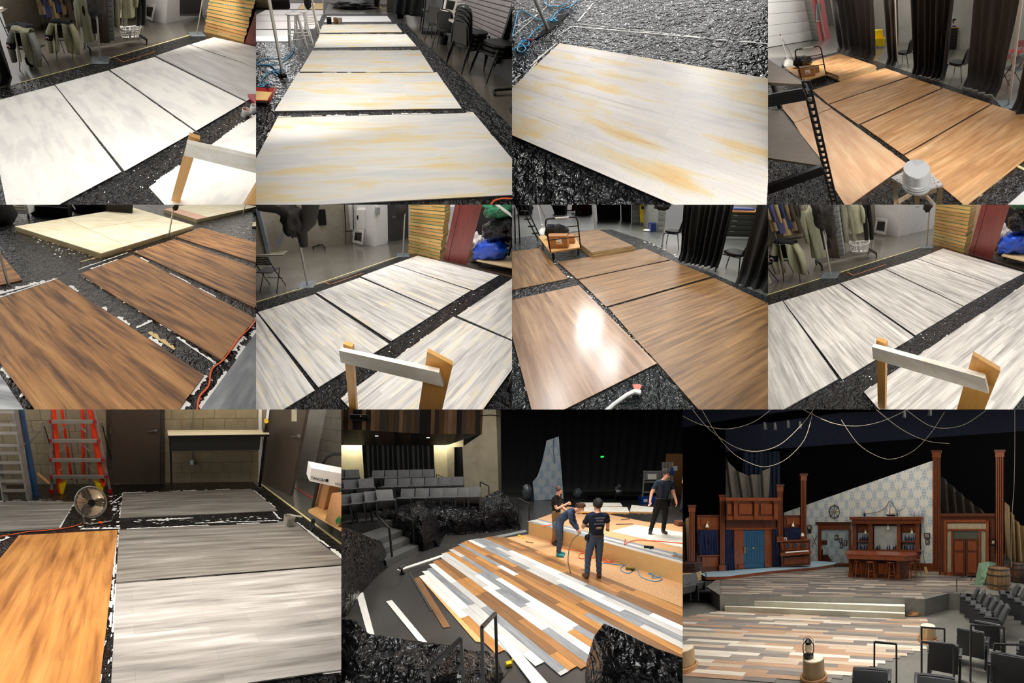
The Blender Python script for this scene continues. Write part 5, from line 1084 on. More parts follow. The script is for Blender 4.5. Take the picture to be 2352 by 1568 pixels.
# ================================================================== walnut boards (middle third)
WAL = painted(((.26, C(92,68,42)),(.42, C(126,94,60)),(.56, C(150,114,74)),(.74, C(174,136,92))), C(74,54,38),.75, plank=.7, tint=(.86,1.08), patch=(.55,10), seam=.75, pth=.08, sscale=(1.4,42), rough=.36)
WALG = painted(((.26, C(120,88,62)),(.45, C(158,120,88)),(.6, C(178,140,106)),(.76, C(196,158,120))), C(92,66,46),.7, plank=.8, tint=(.9,1.06), patch=(.6,8), seam=.8, pth=.1, sscale=(1.4,42), rough=.22, spec=.5)
P7 = Set('p7', (1176,470,1764,940),510,29.8,1.5,1.74,30.0, 'middle third picture')
def build_p7():
    S = P7
    lamp(S, 'ceiling_or_added_lamp', (.4,3.2,3.3),(.4,3.0,0),2.6,2.0,4.0,(.97,1,.98)); lamp(S, 'ceiling_or_added_lamp', (0,8,3.8),(0,8,0),5,2.4,2.5,(.95,1,.98)); glint(S, 'glare_lamp', 590,985,3,.5,34); glint(S, 'glare_lamp', 745,1235,3,.4,34)  # glint lamps are added, standing in for window glare on the glossy board
    floor(S, [(-7,.3,0),(7,.3,0),(12,24,0),(-12,24,0)], concrete(C(92,95,90), C(116,119,114),.3))
    sh = sheet(S, pxs(S, [(-500,300),(0,262),(240,225),(520,200),(760,190),(1040,280),(1400,470),(1962,705),(2700,1000),(2700,2300),(-800,2300)]), plastic(.4,1.0, c=(.014,.019,.021,1)), 'dark plastic drop sheet under the walnut boards')
    qs = [([(1042,1135),(1955,752),(1545,558),(740,790)], 'second walnut board from the front on right', WAL),([(720,780),(1530,550),(1220,425),(510,575)], 'third walnut board from the front', WAL),([(500,570),(1210,420),(1020,335),(350,438)], 'farthest walnut board beside the panel pile', WAL),([(178,1678),(1110,1215),(510,615),(-68,745)], 'glossy walnut board on left with wet highlights', WALG)]
    for q, l, m in qs: board(S, q, m, l); P = pxs(S, q); fringe(S, sh, P[3], P[0],-.02,.4); fringe(S, sh, P[1], P[0],.02,.4)
    A, B, D = S.fl(1046,1142), S.fl(1965,757), S.fl(1420,1568); e = (B - A).normalized() * 2.44; n = (D - A).normalized() * 1.22; board(S, [A + n, A + e + n, A + e, A], WAL, 'nearest walnut board in the lower right corner', local=True)
    A, B, D = S.fl(430,572), S.fl(215,336), S.fl(0,660); e = (D - A).normalized() * 2.44; board(S, [A, B, B + e, A + e], WAL, 'walnut board at the left behind glossy board', local=True)
    splats(S, sh, pxs(S, [(300,430),(500,620),(520,600),(350,420)]),40,.005,.04); splats(S, sh, pxs(S, [(560,680),(1100,1220),(1120,1180),(600,640)]),90,.004,.03); splats(S, sh, pxs(S, [(1020,300),(1450,480),(1420,440),(1000,270)]),60,.01,.06)
    board_pile(S, [(612,366),(930,314),(655,185),(420,222)],3, WAL, 'cream framed panel with walnut face, %s in pile')
    o, P = shop_truck(S, [(290,362),(528,325),(470,225),(200,240)],(296,365),(526,330),110)
    carton(S, S.fl(365,322,.22),.46,.3,.3,.15, 'brown carton with white shipping label on truck'); carton(S, S.fl(455,290,.22),.2,.2,.2,.15, 'small white and red carton on the truck', False)
    c = S.fl(330,270,.22); solo(S, 'plastic_bag', blob(c + V((.05,.12,.2)),(.34,.18,.2),.4,3,18,3), plastic(0,1, rough=.2), 'black plastic bag behind the carton', 'bag')
    dome_lamp(S, S.fl(245,232), 'white dome work lamp on tall stem', 230,20,.22,1.15)
    # black step ladder at the upper left
    c = S.fl(100,280); o = thing(S, 'step_ladder', 'black step ladder standing at the upper left', 'ladder', c); top = [S.at(20,20, c), S.at(70,15, c)]
    a, b = S.fl(25,300), S.fl(200,270)
    for dx in (0,.14): part(S, 'rail', MB().beam(a + V((dx, 0,0)), top[0] + V((dx * .7,0,0)),.025,.03), BLKM, o); part(S, 'rail', MB().beam(b + V((dx * .3, dx, 0)), top[1] + V((dx * .5, dx, 0)),.025,.03), BLKM, o)
    for t in (.2,.42,.64,.86): q = b.lerp(top[1], t); part(S, 'tread', MB().box((q.x - .08, q.y - .06, q.z),(q.x + .08, q.y + .14, q.z + .025)), BLKM, o)
    c = S.fl(15,105); solo(S, 'white_chair_frame', MB().beam(c, c + V((.02,0,.8)),.03,.03).beam(c + V((-.3,0,.4)), c + V((.1,0,.4)),.03,.03), WHITE, 'white metal frame at the left edge', 'frame')
    for u, v, l in ((90,66, 'grey lidded tote at the upper left'),(365,66, 'grey lidded tote behind the lamp')):
        c = S.fl(u, v); o = thing(S, 'storage_tote', l, 'tote', c); m = plain(C(112,122,122),.5, name='grey_tote'); part(S, 'body', MB().hexa([c + V((-.3,0,0)), c + V((.3,0,0)), c + V((.3,.4,0)), c + V((-.3,.4,0))],[c + V((-.36,-.03,.36)), c + V((.36,-.03,.36)), c + V((.36,.44,.36)), c + V((-.36,.44,.36))]), m, o); part(S, 'lid', MB().box((c.x - .39, c.y - .06,.36),(c.x + .39, c.y + .47,.42),.02), m, o)
        for k in range(4): part(S, 'rib', MB().box((c.x - .28 + k * .17, c.y - .05,.05),(c.x - .22 + k * .17, c.y - .01,.34),.01), m, o)
    c = S.fl(450,58); o = thing(S, 'pallet_jack', 'orange pallet jack in the far background', 'pallet jack', c); om = plain(C(224,84,30),.4, name='orange_paint'); part(S, 'fork', MB().box((c.x - .4, c.y, .05),(c.x + .2, c.y + .15,.12),.01), om, o); part(S, 'pump', MB().hexa([c + V((.05,0,.1)), c + V((.3,0,.1)), c + V((.3,.2,.1)), c + V((.05,.2,.1))],[c + V((.2,0,.6)), c + V((.3,0,.6)), c + V((.3,.2,.6)), c + V((.2,.2,.6))]), om, o)
    c = S.fl(140,32); solo(S, 'red_bag', blob(c + V((0,0,.1)),(.2,.2,.12),.3), RED, 'red bag on the far floor', 'bag')
    # background structures
    cmu = concrete(C(132,134,130), C(160,162,158),.8,3,.002); BL, BR = S.fl(485,75), S.fl(1140,215)
    P, Q = S.fl(400,55), S.fl(660,118); wallq(S, 'wall_back', V((-14,23,0)), V((14,23,0)),0,5, plain(C(150,156,154),.7, name='grey_wall'))
    for (u0, v0, u1, v1), l in (((485,72,540,78), 'far grey block pier beside the red door'),((915,145,982,165), 'grey block pier beside mop bucket'),((1115,208,1160,222), 'grey block pier behind the post')):
        a, b = S.fl(u0, v0), S.fl(u1, v1); o = thing(S, 'block_pier', l, 'pier', a)
        for k in range(14): z = k * .2; part(S, 'block', MB().box((a.x, a.y, z + .004),(b.x, a.y + .3, z + .196),.006), cmu, o)
    a, b = S.fl(538,78), S.fl(615,72); o = thing(S, 'red_door', 'red door lower part in the far background', 'door', a); part(S, 'leaf', MB().slab([a, b, b + V((0,0,2.3)), a + V((0,0,2.3))],(0,.05,0)), RED, o); part(S, 'kick_plate', MB().slab([a.lerp(b, .1) + V((0,-.01,.05)), a.lerp(b, .9) + V((0,-.01,.05)), a.lerp(b, .9) + V((0,-.01,.25)), a.lerp(b, .1) + V((0,-.01,.25))],(0,-.01,0)), plain(C(130,20,26),.4, name='dark_red'), o)
    for u0, v0, u1, v1, l in ((655,122,832,112, 'large black flat standing in the background'),(838,112,912,138, 'black doorway flat beside the block pier')):
        a, b = S.fl(u0, v0), S.fl(u1, v1); solo(S, 'black_flat', MB().slab([a, b, b + V((0,0,2.6)), a + V((0,0,2.6))],(0,.06,0)), plain(C(20,22,22),.7, name='black_flat'), l, 'panel')
    a, b = S.fl(980,150), S.fl(1125,205); struct(S, 'wall_alcove', MB().slab([a, b, b + V((0,0,3)), a + V((0,0,3))],(0,.1,0)), plain(C(186,186,178),.7, name='pale_wall'))
    c = S.fl(1020,160); o = thing(S, 'mop_bucket', 'yellow mop bucket with wringer in the background', 'mop bucket', c)
    part(S, 'tub', MB().hexa([c + V((-.2,0,.1)), c + V((.22,0,.1)), c + V((.22,.35,.1)), c + V((-.2,.35,.1))],[c + V((-.24,-.04,.46)), c + V((.3,-.04,.46)), c + V((.3,.4,.46)), c + V((-.24,.4,.46))]), YEL, o); part(S, 'wringer', MB().hexa([c + V((-.24,.05,.46)), c + V((.1,.05,.46)), c + V((.1,.3,.46)), c + V((-.24,.3,.46))],[c + V((-.26,.0,.85)), c + V((.14,.0,.85)), c + V((.14,.34,.85)), c + V((-.26,.34,.85))]), YEL, o); part(S, 'badge', MB().box((c.x - .18, c.y - .02,.66),(c.x + .02, c.y - .005,.76)), BLKM, o)
    for dx in (-.15,.18): caster(S, o, c + V((dx, 0,.05)),.045)
    c = S.fl(1072,203); can(S, c, .16,.3, 'blue bucket with white lid near mop bucket', plain(C(30,60,140),.4, name='blue_bucket'), 'bucket', inner=WHITE); solo(S, 'white_rag', blob(c + V((-.15,-.05,.04)),(.18,.1,.05),.4), WHITE, 'white rag beside the blue bucket', 'rag'); c = S.fl(1108,160); solo(S, 'red_hose_bundle', blob(c + V((0,.1,.5)),(.1,.1,.3),.5,5,16,2), RED, 'red hose bundle hanging beside the pier', 'hose')
    pole(S, (636,184),(618,-10), 'slim grey post behind the panel pile', .02,0); o, b, t = pole(S, (1150,332),(1178,-10), 'grey post left of the drapes', .022,0); part(S, 'clamped_cloth', blob(S.at(1150,12, b),(.22,.15,.1),.3,3,16,2), DRAPE_D, o)
    def cur(u0, v0, u1, v1, l, folds, fl, amp=.09): curtain(S, S.fl(u0, v0), S.fl(u1, v1),.02,3.2, l, folds, amp, cloth_m(C(42,44,44),.01), fl, pool=.3)
    cur(1255,420,1620,490, 'black drape with deep folds, left one', 8,-.18,.1); cur(1725,595,2200,720, 'black drape with soft folds at right edge', 5,0,.07)
    stack_chair(S, S.fl(1680,520),-2.4, 'black chair between the two black drapes'); stack_chair(S, S.fl(1225,320),-2.0, 'black chair half hidden behind the left drape')
    c = S.fl(1720,268); o = thing(S, 'file_cabinet', 'dark drawer cabinet glimpsed between black drapes', 'cabinet', c); z2 = S.hz(c, 62); part(S, 'body', MB().box((c.x - .5, c.y, .1),(c.x + .6, c.y + .5, z2),.01), plain(C(58,58,54),.4, name='dark_steel'), o)
    for k in range(4): z = .15 + k * (z2 - .2) / 4; dr = part(S, 'drawer', MB().box((c.x - .45, c.y - .02, z),(c.x + .5, c.y, z + (z2 - .25) / 4),.008), plain(C(66,66,62),.4, name='drawer_steel'), o); part(S, 'pull', MB().box((c.x - .3, c.y - .04, z + .12),(c.x - .15, c.y - .02, z + .15)), STEEL, dr)
    part(S, 'worktop', MB().box((c.x - .55, c.y - .03, z2),(c.x + .65, c.y + .52, z2 + .06),.01), wood(C(206,150,90), C(180,122,66)), o); solo(S, 'tool_tray', MB().box((c.x - .3, c.y + .05, z2 + .06),(c.x + .4, c.y + .4, z2 + .13),.01), BLUEP, 'blue tray of bottles on the cabinet', 'tray')
    # scraper tool on the sheet in front
    a = S.fl(960,1440); b = S.fl(700,1600); o = thing(S, 'scraper', 'white handled scraper with orange triangular blade', 'scraper', a)
    part(S, 'handle', MB().tube([S.fl(690,1610,.04), S.fl(780,1530,.05), S.fl(880,1458,.05), S.fl(940,1430,.05), S.fl(985,1440,.04)],[.02,.02,.021,.024,.026],10), plain(C(232,234,232),.35, name='white_plastic'), o)
    q = pxs(S, [(938,1410),(978,1418),(995,1385),(965,1372),(922,1378)],.03); part(S, 'blade', MB().prism([(p.x, p.y) for p in q],.015,.03), plain(C(222,100,72),.4, name='orange_plastic'), o)
# ================================================================== grey and orange boards, ladders, fan (bottom left)
GD = painted(((.26, C(92,86,80)),(.42, C(122,116,108)),(.58, C(146,140,132)),(.74, C(176,170,162))), C(62,58,54),.7, plank=.9, tint=(.9,1.06), patch=(.5,8), seam=.82, pth=.1, sscale=(1.2,34), rough=.45)
GL = painted(((.26, C(120,116,112)),(.42, C(166,160,154)),(.58, C(188,183,177)),(.74, C(224,220,216))), C(72,72,72),.75, plank=.9, tint=(.9,1.06), patch=(.5,7), seam=.85, pth=.11, sscale=(1.2,34), rough=.42)
ORG = painted(((.26, C(122,74,32)),(.38, C(166,106,50)),(.52, C(202,138,70)),(.74, C(222,160,88))), C(100,58,26),.6, patch=(.7,5.0), sscale=(1.6,46), plank=1.1, tint=(.93,1.05), seam=.85, pth=.15, rough=.42)
P9 = Set('p9', (0,940,784,1568),681,27.3,-.5,1.63,5.0, 'bottom left picture')
def text_mb(txt, size, depth=.002):
    cu = bpy.data.curves.new('lettering', 'FONT'); cu.body = txt; cu.size = size; cu.extrude = depth / 2; cu.resolution_u = 3
    ob = bpy.data.objects.new('lettering', cu); col.objects.link(ob); dg = bpy.context.evaluated_depsgraph_get(); me = ob.evaluated_get(dg).to_mesh()
    mb = MB().add([v.co.copy() for v in me.vertices],[list(p.vertices) for p in me.polygons]); ob.evaluated_get(dg).to_mesh_clear(); bpy.data.objects.remove(ob); bpy.data.curves.remove(cu); return mb
def block_wall(S, name, P, Q, z1, mat, bw=.4, bh=.2, vis=None, th=.1, grout=None):
    """block wall over floor line P-Q: recessed mortar wall and single blocks proud of it"""
    P, Q = V(P), V(Q); w = wallq(S, name, P, Q, 0, z1, grout or mat, th)
    if w is None: return
    d = (Q - P); L = d.length; d.normalize(); n = V((-d.y, d.x, 0))
    if n.dot(V(P)) > 0: n = -n
    for r in range(int(z1 / bh)):
        x = -bw * .5 * (r % 2)
        while x < L:
            a, b = max(0, x + .004), min(L, x + bw - .004)
            if b - a > .05:
                p, q = P + d * a, P + d * b; z0, zt = r * bh + .004,(r + 1) * bh - .004
                part(S, 'block', MB().hexa([(*p.xy, z0),(*q.xy, z0),(*(q + n * .006).xy, z0),(*(p + n * .006).xy, z0)],[(*p.xy, zt),(*q.xy, zt),(*(q + n * .006).xy, zt),(*(p + n * .006).xy, zt)]), mat, w)
            x += bw
    return w
def lever(S, o, P, Q, u, v, mat=None, l=45):
    c = S.wl(u, v, P, Q); n = V((0,-1,0)); part(S, 'lever_handle', MB().tube([c, c + n * .05],.028,12).tube([c + n * .05, S.wl(u - l, v + 3, P, Q) + n * .05],.011,8), mat or STEEL, o)
def build_p9():
    S = P9
    lamp(S, 'ceiling_or_added_lamp', (.3,2.6,3.2),(.3,2.6,0),2.6,1.8,6.5,(1,.93,.84)); lamp(S, 'ceiling_or_added_lamp', (.5,3.2,3.0),(.5,5.6,1.0),3,.8,60,(1,.92,.82))  # lamp aimed at the back wall is an added wash
    floor(S, [(-5,.2,0),(7,.2,0),(9,16,0),(-8,16,0)], concrete(C(84,82,72), C(108,104,94),.2))
    sh = sheet(S, pxs(S, [(-700,480),(0,430),(640,432),(1478,416),(1958,772),(2700,1330),(2700,2600),(-2500,2600)]), plastic(.5,1.0), 'paint-smeared black plastic sheet under the grey boards')
    qs = [([(632,1681),(2580,1400),(1995,893),(668,1000)], GL, 'large pale grey grained board in the foreground'),([(665,990),(1992,886),(1690,645),(685,690)], GD, 'middle grey grained board below the paint can'),([(690,622),(1595,580),(1440,455),(705,480)], GD, 'far grey grained board before the work counter'),([(-350,720),(330,682),(425,528),(-250,532)], GD, 'grey grained board on left behind the fan')]
    for q, m, l in qs: board(S, q, m, l)
    A, B, D = S.fl(110,728), S.fl(675,697), S.fl(575,1568); d = (D - B).normalized() * 2.44; oq = [A + d, B + d, B, A]; board(S, oq, ORG, 'orange brown grained board on the left', local=True)
    for q, m, l in qs:
        P = pxs(S, q); fringe(S, sh, P[2], P[3],-.05,.6); fringe(S, sh, P[1], P[2],-.05,.6); fringe(S, sh, P[3], P[0],-.03,.5)
    for a, b, w_, dn in (((840,640),(1110,625),.06,.9),((1120,655),(1600,640),.04,.9),((460,690),(690,685),.08,.9),((350,680),(425,535),.06,.9),((640,545),(700,500),.05,.8),((1700,650),(1880,790),.06,.8),((1560,585),(1600,630),.06,.9),((0,525),(300,515),.02,.5),((0,760),(60,735),.1,.8),((580,1568),(650,1100),.1,.5),((640,1250),(672,720),.04,.6),((1450,1568),(1958,1510),.06,.6),((1890,800),(1960,850),.08,.9)):
        fringe(S, sh, S.fl(*a), S.fl(*b), w_, dn)
    splats(S, sh, pxs(S, [(430,690),(700,690),(700,480),(640,480)]),90,.005,.05); splats(S, sh, pxs(S, [(700,660),(1600,640),(1590,600),(700,630)]),90,.004,.03, stretch=(2,.7)); splats(S, sh, pxs(S, [(580,1560),(650,1560),(680,720),(660,720)]),70,.003,.014, stretch=(.6,2))
    strip(S, pxs(S, [(1480,416),(1960,775)]),.035, TAPE, 'cream tape line at the right sheet edge'); strip(S, pxs(S, [(1685,445),(1830,530),(1870,528)]),.035, plain(C(190,60,50),.6, name='red_tape'), 'red floor tape beside the open door')
    # back wall of blocks with two doors
    W0, W1 = S.fl(-260,436), S.fl(1478,414)
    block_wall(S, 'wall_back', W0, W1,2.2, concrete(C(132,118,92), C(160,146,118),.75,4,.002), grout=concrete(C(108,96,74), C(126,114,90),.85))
    BM = plain(C(78,66,56),.5, name='brown_steel', var=.08)
    d1 = thing(S, 'steel_door', 'closed dark brown steel door in the block wall', 'door', S.fl(780,428)); n = V((0,-.03,0))
    panel(S, d1, 'frame', W0, W1,(612,-60,945,432), plain(C(66,58,50),.5, name='brown_frame'),.03,.03); lf = panel(S, d1, 'leaf', W0, W1,(640,-60,918,425), BM, .045,.03); panel(S, d1, 'threshold', W0, W1,(660,424,930,432), ALU, .06,.03)
    lever(S, d1, W0 + n * 2, W1 + n * 2,896,121)
    for v in (100,350): panel(S, d1, 'hinge', W0, W1,(632, v, 642, v + 40), STEEL, .06,.01)
    # open door and jamb on the right, back room
    wallq(S, 'wall_right_far', S.fl(1700,400), S.fl(2600,400),0,2.4, plain(C(150,146,138),.7, name='pale_room_wall'))
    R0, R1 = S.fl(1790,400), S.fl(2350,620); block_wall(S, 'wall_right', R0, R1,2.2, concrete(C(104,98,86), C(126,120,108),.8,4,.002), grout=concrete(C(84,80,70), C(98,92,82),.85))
    d2 = thing(S, 'steel_door', 'open dark brown door beside the counter', 'door', S.fl(1490,410)); D0, D1 = S.fl(1492,410), S.fl(1665,496)
    part(S, 'leaf', MB().slab([D0, D1,(*D1.xy, 2.3),(*D0.xy, 2.3)],(.06,.02,0)), BM, d2); a, nn = on_wall(S, D0, D1,1676,-40,1702,68,.012); part(S, 'glass_slot', MB().slab(a, nn * -.01), plain(C(206,196,170),.3, name='wired_glass'), d2); lever(S, d2, D0 + V((-.02,-.03,0)), D1 + V((-.02,-.03,0)),1712,152)
    panel(S, d2, 'white_edge_strip', W0, W1,(1482,-40,1500,412), WHITE, .02,.02)
    j = thing(S, 'door_jamb', 'dark grey door jamb right of open door', 'door jamb', S.fl(1745,385)); J = S.fl(1745,388); part(S, 'post', MB().slab([S.at(1728,380, J), S.at(1782,398, J), S.at(1855,-40, J), S.at(1800,-40, J)],(.1,.25,0)), plain(C(58,56,54),.5, name='jamb_grey'), j)
    c = S.fl(1700,330); o = thing(S, 'back_room_bench', 'wooden bench seen through the open door', 'bench', c); z = S.hz(c, 170); part(S, 'top', MB().box((c.x - .4, c.y, z - .05),(c.x + .5, c.y + .5, z)), PINE, o); part(S, 'base', MB().box((c.x - .4, c.y + .1,0),(c.x + .5, c.y + .5, z - .3)), BLKM, o); solo(S, 'white_unit', MB().box((c.x - .1, c.y + .2, z),(c.x + .4, c.y + .45, z + .5),.02), WHITE, 'white unit on the bench through the door', 'appliance')
    # work counter
    c0 = S.fl(985,470); zt = S.hz(c0,135); o = thing(S, 'work_counter', 'cream topped work counter with black front panel', 'counter', c0)
    tp = pxs(S, [(965,148),(1545,140),(1535,116),(960,118)], zt); part(S, 'top', MB().prism([(p.x, p.y) for p in tp], zt - .03, zt), plain(C(224,208,166),.4, name='cream_laminate', var=.05), o)
    a, b = tp[0], tp[1]; f0 = a.lerp(b, .025) + V((0,.06,0)); f1 = a.lerp(b, .93) + V((0,.06,0)); part(S, 'edge_band', MB().beam(a + V((0,0,-.025)), b + V((0,0,-.025)),.012,.035), BLKM, o)
    zm = S.hz(f0,240); part(S, 'front_panel', MB().slab([(*f0.xy, zm),(*f1.xy, zm),(*f1.xy, zt - .03),(*f0.xy, zt - .03)],(0,.02,0)), plain(C(16,16,17),.5, name='black_panel'), o)
    for q, l in ((c0,(985,470)),(S.fl(1488,452),0)): part(S, 'leg', MB().beam((q.x, q.y, 0),(q.x - .02, q.y, zt - .03),.05,.04), BLKM, o); part(S, 'foot', MB().beam((q.x, q.y - .05,.015),(q.x, q.y + .35,.015),.05,.03), STEEL, o)
    q = S.fl(1522,130, zt); o = thing(S, 'cordless_drill', 'yellow and black cordless drill standing on counter', 'drill', q); part(S, 'battery', MB().box((q.x - .04, q.y - .04, zt),(q.x + .04, q.y + .04, zt + .05),.008), BLKM, o); part(S, 'grip', MB().box((q.x - .02, q.y - .02, zt + .05),(q.x + .02, q.y + .02, zt + .15),.008), BLKM, o); part(S, 'body', MB().tube([(q.x - .03, q.y - .08, zt + .18),(q.x + .01, q.y + .08, zt + .18)],.035,10), YEL, o)
    o = thing(S, 'outlet_box', 'grey outlet box with conduit under the counter', 'outlet', S.wl(1098,300, W0, W1)); panel(S, o, 'box', W0, W1,(1082,284,1114,318), plain(C(170,168,160),.4,.4, name='galvanised'),.07,.05); panel(S, o, 'socket', W0, W1,(1090,290,1106,312), WHITE, .08,.01); panel(S, o, 'conduit', W0, W1,(1095,240,1102,286), ALU, .04,.02); panel(S, o, 'conduit', W0, W1,(1096,-40,1104,118), ALU, .04,.02)
    # orange step ladder
    OR = plain(C(226,62,26),.4, name='orange_fibreglass'); b0 = S.fl(350,482); o = thing(S, 'step_ladder', 'orange fibreglass step ladder with aluminium treads', 'ladder', b0); Pl = b0
    at = lambda u, v, dy=0.0: S.at(u, v, Pl + V((0, dy, 0)))
    for (u0, v0, u1, v1), dy in (((345,480,298,-60),0),((590,440,505,-60),0)): part(S, 'rail', MB().beam(at(u0, v0), at(u1, v1,.12),.07,.075), OR, o)
    for (u0, v0, u1, v1) in ((296,470,292,-60),(632,468,525,-60)): part(S, 'outer_leg', MB().beam(at(u0, v0,-.02), at(u1, v1,.1),.035,.04), ALU, o); part(S, 'red_foot', MB().beam(at(u0, v0 + 10,-.02), at(u0, v0 - 12,-.02),.06,.07), RED, o)
    for (u0, v0, u1, v1) in ((410,400,345,-60),(480,400,470,-60)): part(S, 'rear_rail', MB().beam(at(u0, v0,.35), at(u1, v1,.2),.05,.05), OR, o); part(S, 'rear_leg', MB().beam(at(u0 + 35, v0 + 40,.4), at(u1 + 20, v1,.22),.025,.03), ALU, o)
    for v, ua, ub in ((70,290,545),(180,292,568),(290,292,592),(385,295,612)):
        part(S, 'tread', MB().beam(at(ua + 10, v, -.05), at(ub - 10, v, -.05),.09,.05), ALU, o)
        for u in (ua, ub): part(S, 'red_cap', MB().beam(at(u - 5, v, -.06), at(u + 7, v, -.06),.07,.055), RED, o)
        for sg, u in ((1, ua + 45),(-1, ub - 45)): part(S, 'tread_brace', MB().beam(at(u + sg * 55, v + 16,.0), at(u + sg * 6, v + 60,.0),.02,.02), ALU, o)
    for u0, sg in ((350,1),(575,-1)): part(S, 'yellow_shoe', MB().slab([at(u0 - 18 * sg, 430,-.03), at(u0 + 45 * sg, 402,-.03), at(u0 + 30 * sg, 420,-.03), at(u0 + 10 * sg, 490,-.03), at(u0 - 15 * sg, 485,-.03)],(0,.05,0)), YEL, o)
    # aluminium ladder and folded blue ladder on the left
    b1 = S.fl(35,522); Pl = b1; o = thing(S, 'step_ladder', 'bare aluminium step ladder at the left edge', 'ladder', b1)
    part(S, 'rail', MB().beam(at(168,518), at(78,-40,.1),.05,.08), ALU, o); part(S, 'rail', MB().beam(at(32,522), at(-70,-40,.1),.05,.08), ALU, o); part(S, 'rear_rail', MB().beam(at(190,505,.3), at(95,-40,.2),.03,.05), ALU, o)
    for k, v in enumerate((15,88,135,205,250,305,358,410,465)): t = (v + 40) / 560.; part(S, 'tread', MB().beam(at(-75 + 105 * t, v), at(78 + 88 * t, v),.08,.035), ALU, o)
    b2 = S.fl(205,500); Pl = b2; o = thing(S, 'folded_ladder', 'blue folded ladder leaning beside aluminium ladder', 'ladder', b2); BL = plain(C(40,76,116),.5, name='blue_fibreglass', var=.2)
    for k in range(3): part(S, 'rail', MB().beam(at(215 - 16 * k, 498,.06 * k), at(118 - 14 * k, -40,.06 * k),.05,.05), BL, o)
    c = at(230,385,.1); part(S, 'wooden_stick', MB().beam(S.at(215,365, Pl), S.at(285,425, Pl),.03,.03), PINE, o)
    ch = [S.at(0,210, Pl), S.at(60,214, Pl), S.at(120,208, Pl), S.at(175,185, Pl), S.at(225,130, Pl), S.at(253,82, Pl)]
    o = thing(S, 'chain', 'steel chain slung across the ladders', 'chain', ch[0])
    pts = [ch[i].lerp(ch[i + 1], k / 9) for i in range(5) for k in range(9)]
    for i, p in enumerate(pts[:-1]):
        q = pts[i + 1]; dd = (q - p); nn_ = V((0,1,0)) if i % 2 else dd.cross(V((0,1,0))).normalized()
        part(S, 'link', MB().tube([p + dd * (.5 + .75 * math.cos(a)) + nn_ * .014 * math.sin(a) for a in [k * math.pi / 4 for k in range(8)]],.004,4, True), STEEL, o)
    for u in (255,588): p = S.wl(u, 85, W0, W1) + V((0,-.05,0)); o = thing(S, 'wall_hook', 'wall eyelet with hanging black strap, %s one' % ('left' if u < 300 else 'right'), 'hook', p); part(S, 'eyelet', MB().tube([p + V((.02 * math.cos(a),0,.035 * math.sin(a))) for a in [k * math.pi / 5 for k in range(10)]],.008,5, True), STEEL, o); part(S, 'strap', MB().tube([p + V((.01,0,-.03)), p + V((.05,-.02,-.3)), p + V((.12,-.02,-.62))],.012,6), BLKM, o)
    # floor fan
    c0 = S.fl(560,655); c = S.at(522,532, c0 + V((0,.12,0))); R = .215; o = thing(S, 'floor_fan', 'chrome drum floor fan with wire guard', 'fan', c0)
    Mf = XF(c, .38) @ Matrix.Rotation(-.2,4, 'X')
    for sg, nm_ in ((-1, 'front_guard'),(1, 'rear_guard')):
        mb = MB()
        for k in range(1,15): r = R * k / 14; y = sg * (.05 * (1 - (r / R) ** 2) + .03); mb.tube([(r * math.cos(a), y, r * math.sin(a)) for a in [j * math.pi / 16 for j in range(32)]],.0012,3, True)
        for k in range(20): a = k * math.pi / 10; mb.tube([(R * t * math.cos(a), sg * (.05 * (1 - t * t) + .03), R * t * math.sin(a)) for t in (.2,.5,.8,1)],.0018,3)
        part(S, nm_, mb, plain(C(176,166,148),.3,.6, name='chrome_wire'), o, Mf)
    part(S, 'rim', MB().tube([(R * math.cos(a),0, R * math.sin(a)) for a in [j * math.pi / 20 for j in range(40)]],.012,6, True), STEEL, o, Mf)
    part(S, 'hub', MB().tube([(0,-.09,0),(0,.1,0)],.05,16), BLKM, o, Mf)
    for k in range(3):
        a0 = k * 2 * math.pi / 3 + .9
        part(S, 'blade', MB().grid(lambda u, v: ((.04 + .15 * u) * math.cos(a0 + (v - .5) * (.5 + 1.0 * u)),.03 * (v - .5) * 2,(.04 + .15 * u) * math.sin(a0 + (v - .5) * (.5 + 1.0 * u))),6,8), plain(C(200,176,148),.35,.3, name='fan_blade'), o, Mf)
    part(S, 'base', MB().tube([S.fl(478,610,.15), S.fl(483,652,.02), S.fl(520,658,.015), S.fl(640,640,.015), S.fl(655,600,.15)],.011,8), ALU, o)
    cable(S, [(0,728),(80,715),(170,700),(300,690),(420,670),(470,650)],.006, CORD, 'orange cord running to the floor fan', 'extension_cord', 'cord'); cable(S, [(425,565),(440,572),(470,570),(550,590),(640,600),(655,640),(620,660),(560,690)],.005, BLKM, 'black power lead of the floor fan', 'power_lead', 'cable')
    q = S.fl(578,658); solo(S, 'plug', MB().box((q.x - .03, q.y - .02,.0),(q.x + .03, q.y + .02,.04),.008), CORD, 'orange plug beside the fan base', 'plug')
    # paint can with brush
    q = S.fl(1652,668); can(S, q, .075,.15, 'silver paint can with label on grey board', plain(C(186,180,168),.4,.3, name='tin'), inner=GREEN and plain(C(150,146,140),.5, name='grey_paint')); o = thing(S, 'paint_brush', 'pale handled brush lying across paint can', 'brush', q); z = .155; part(S, 'handle', MB().beam((q.x + .0, q.y - .02, z + .01),(q.x + .14, q.y - .05, z),.03,.012), plain(C(196,186,168),.5, name='brush_handle'), o); part(S, 'bristles', MB().beam((q.x + .0, q.y - .02, z + .01),(q.x - .04, q.y - .0, z + .015),.045,.015), plain(C(140,132,120),.8, name='bristles'), o)
    part(S, 'label_print', MB().box((q.x - .045, q.y - .079,.03),(q.x - .01, q.y - .07,.12)).box((q.x + .01, q.y - .079,.03),(q.x + .04, q.y - .068,.11)), plain(C(120,114,106),.6, name='label_grey'), o)
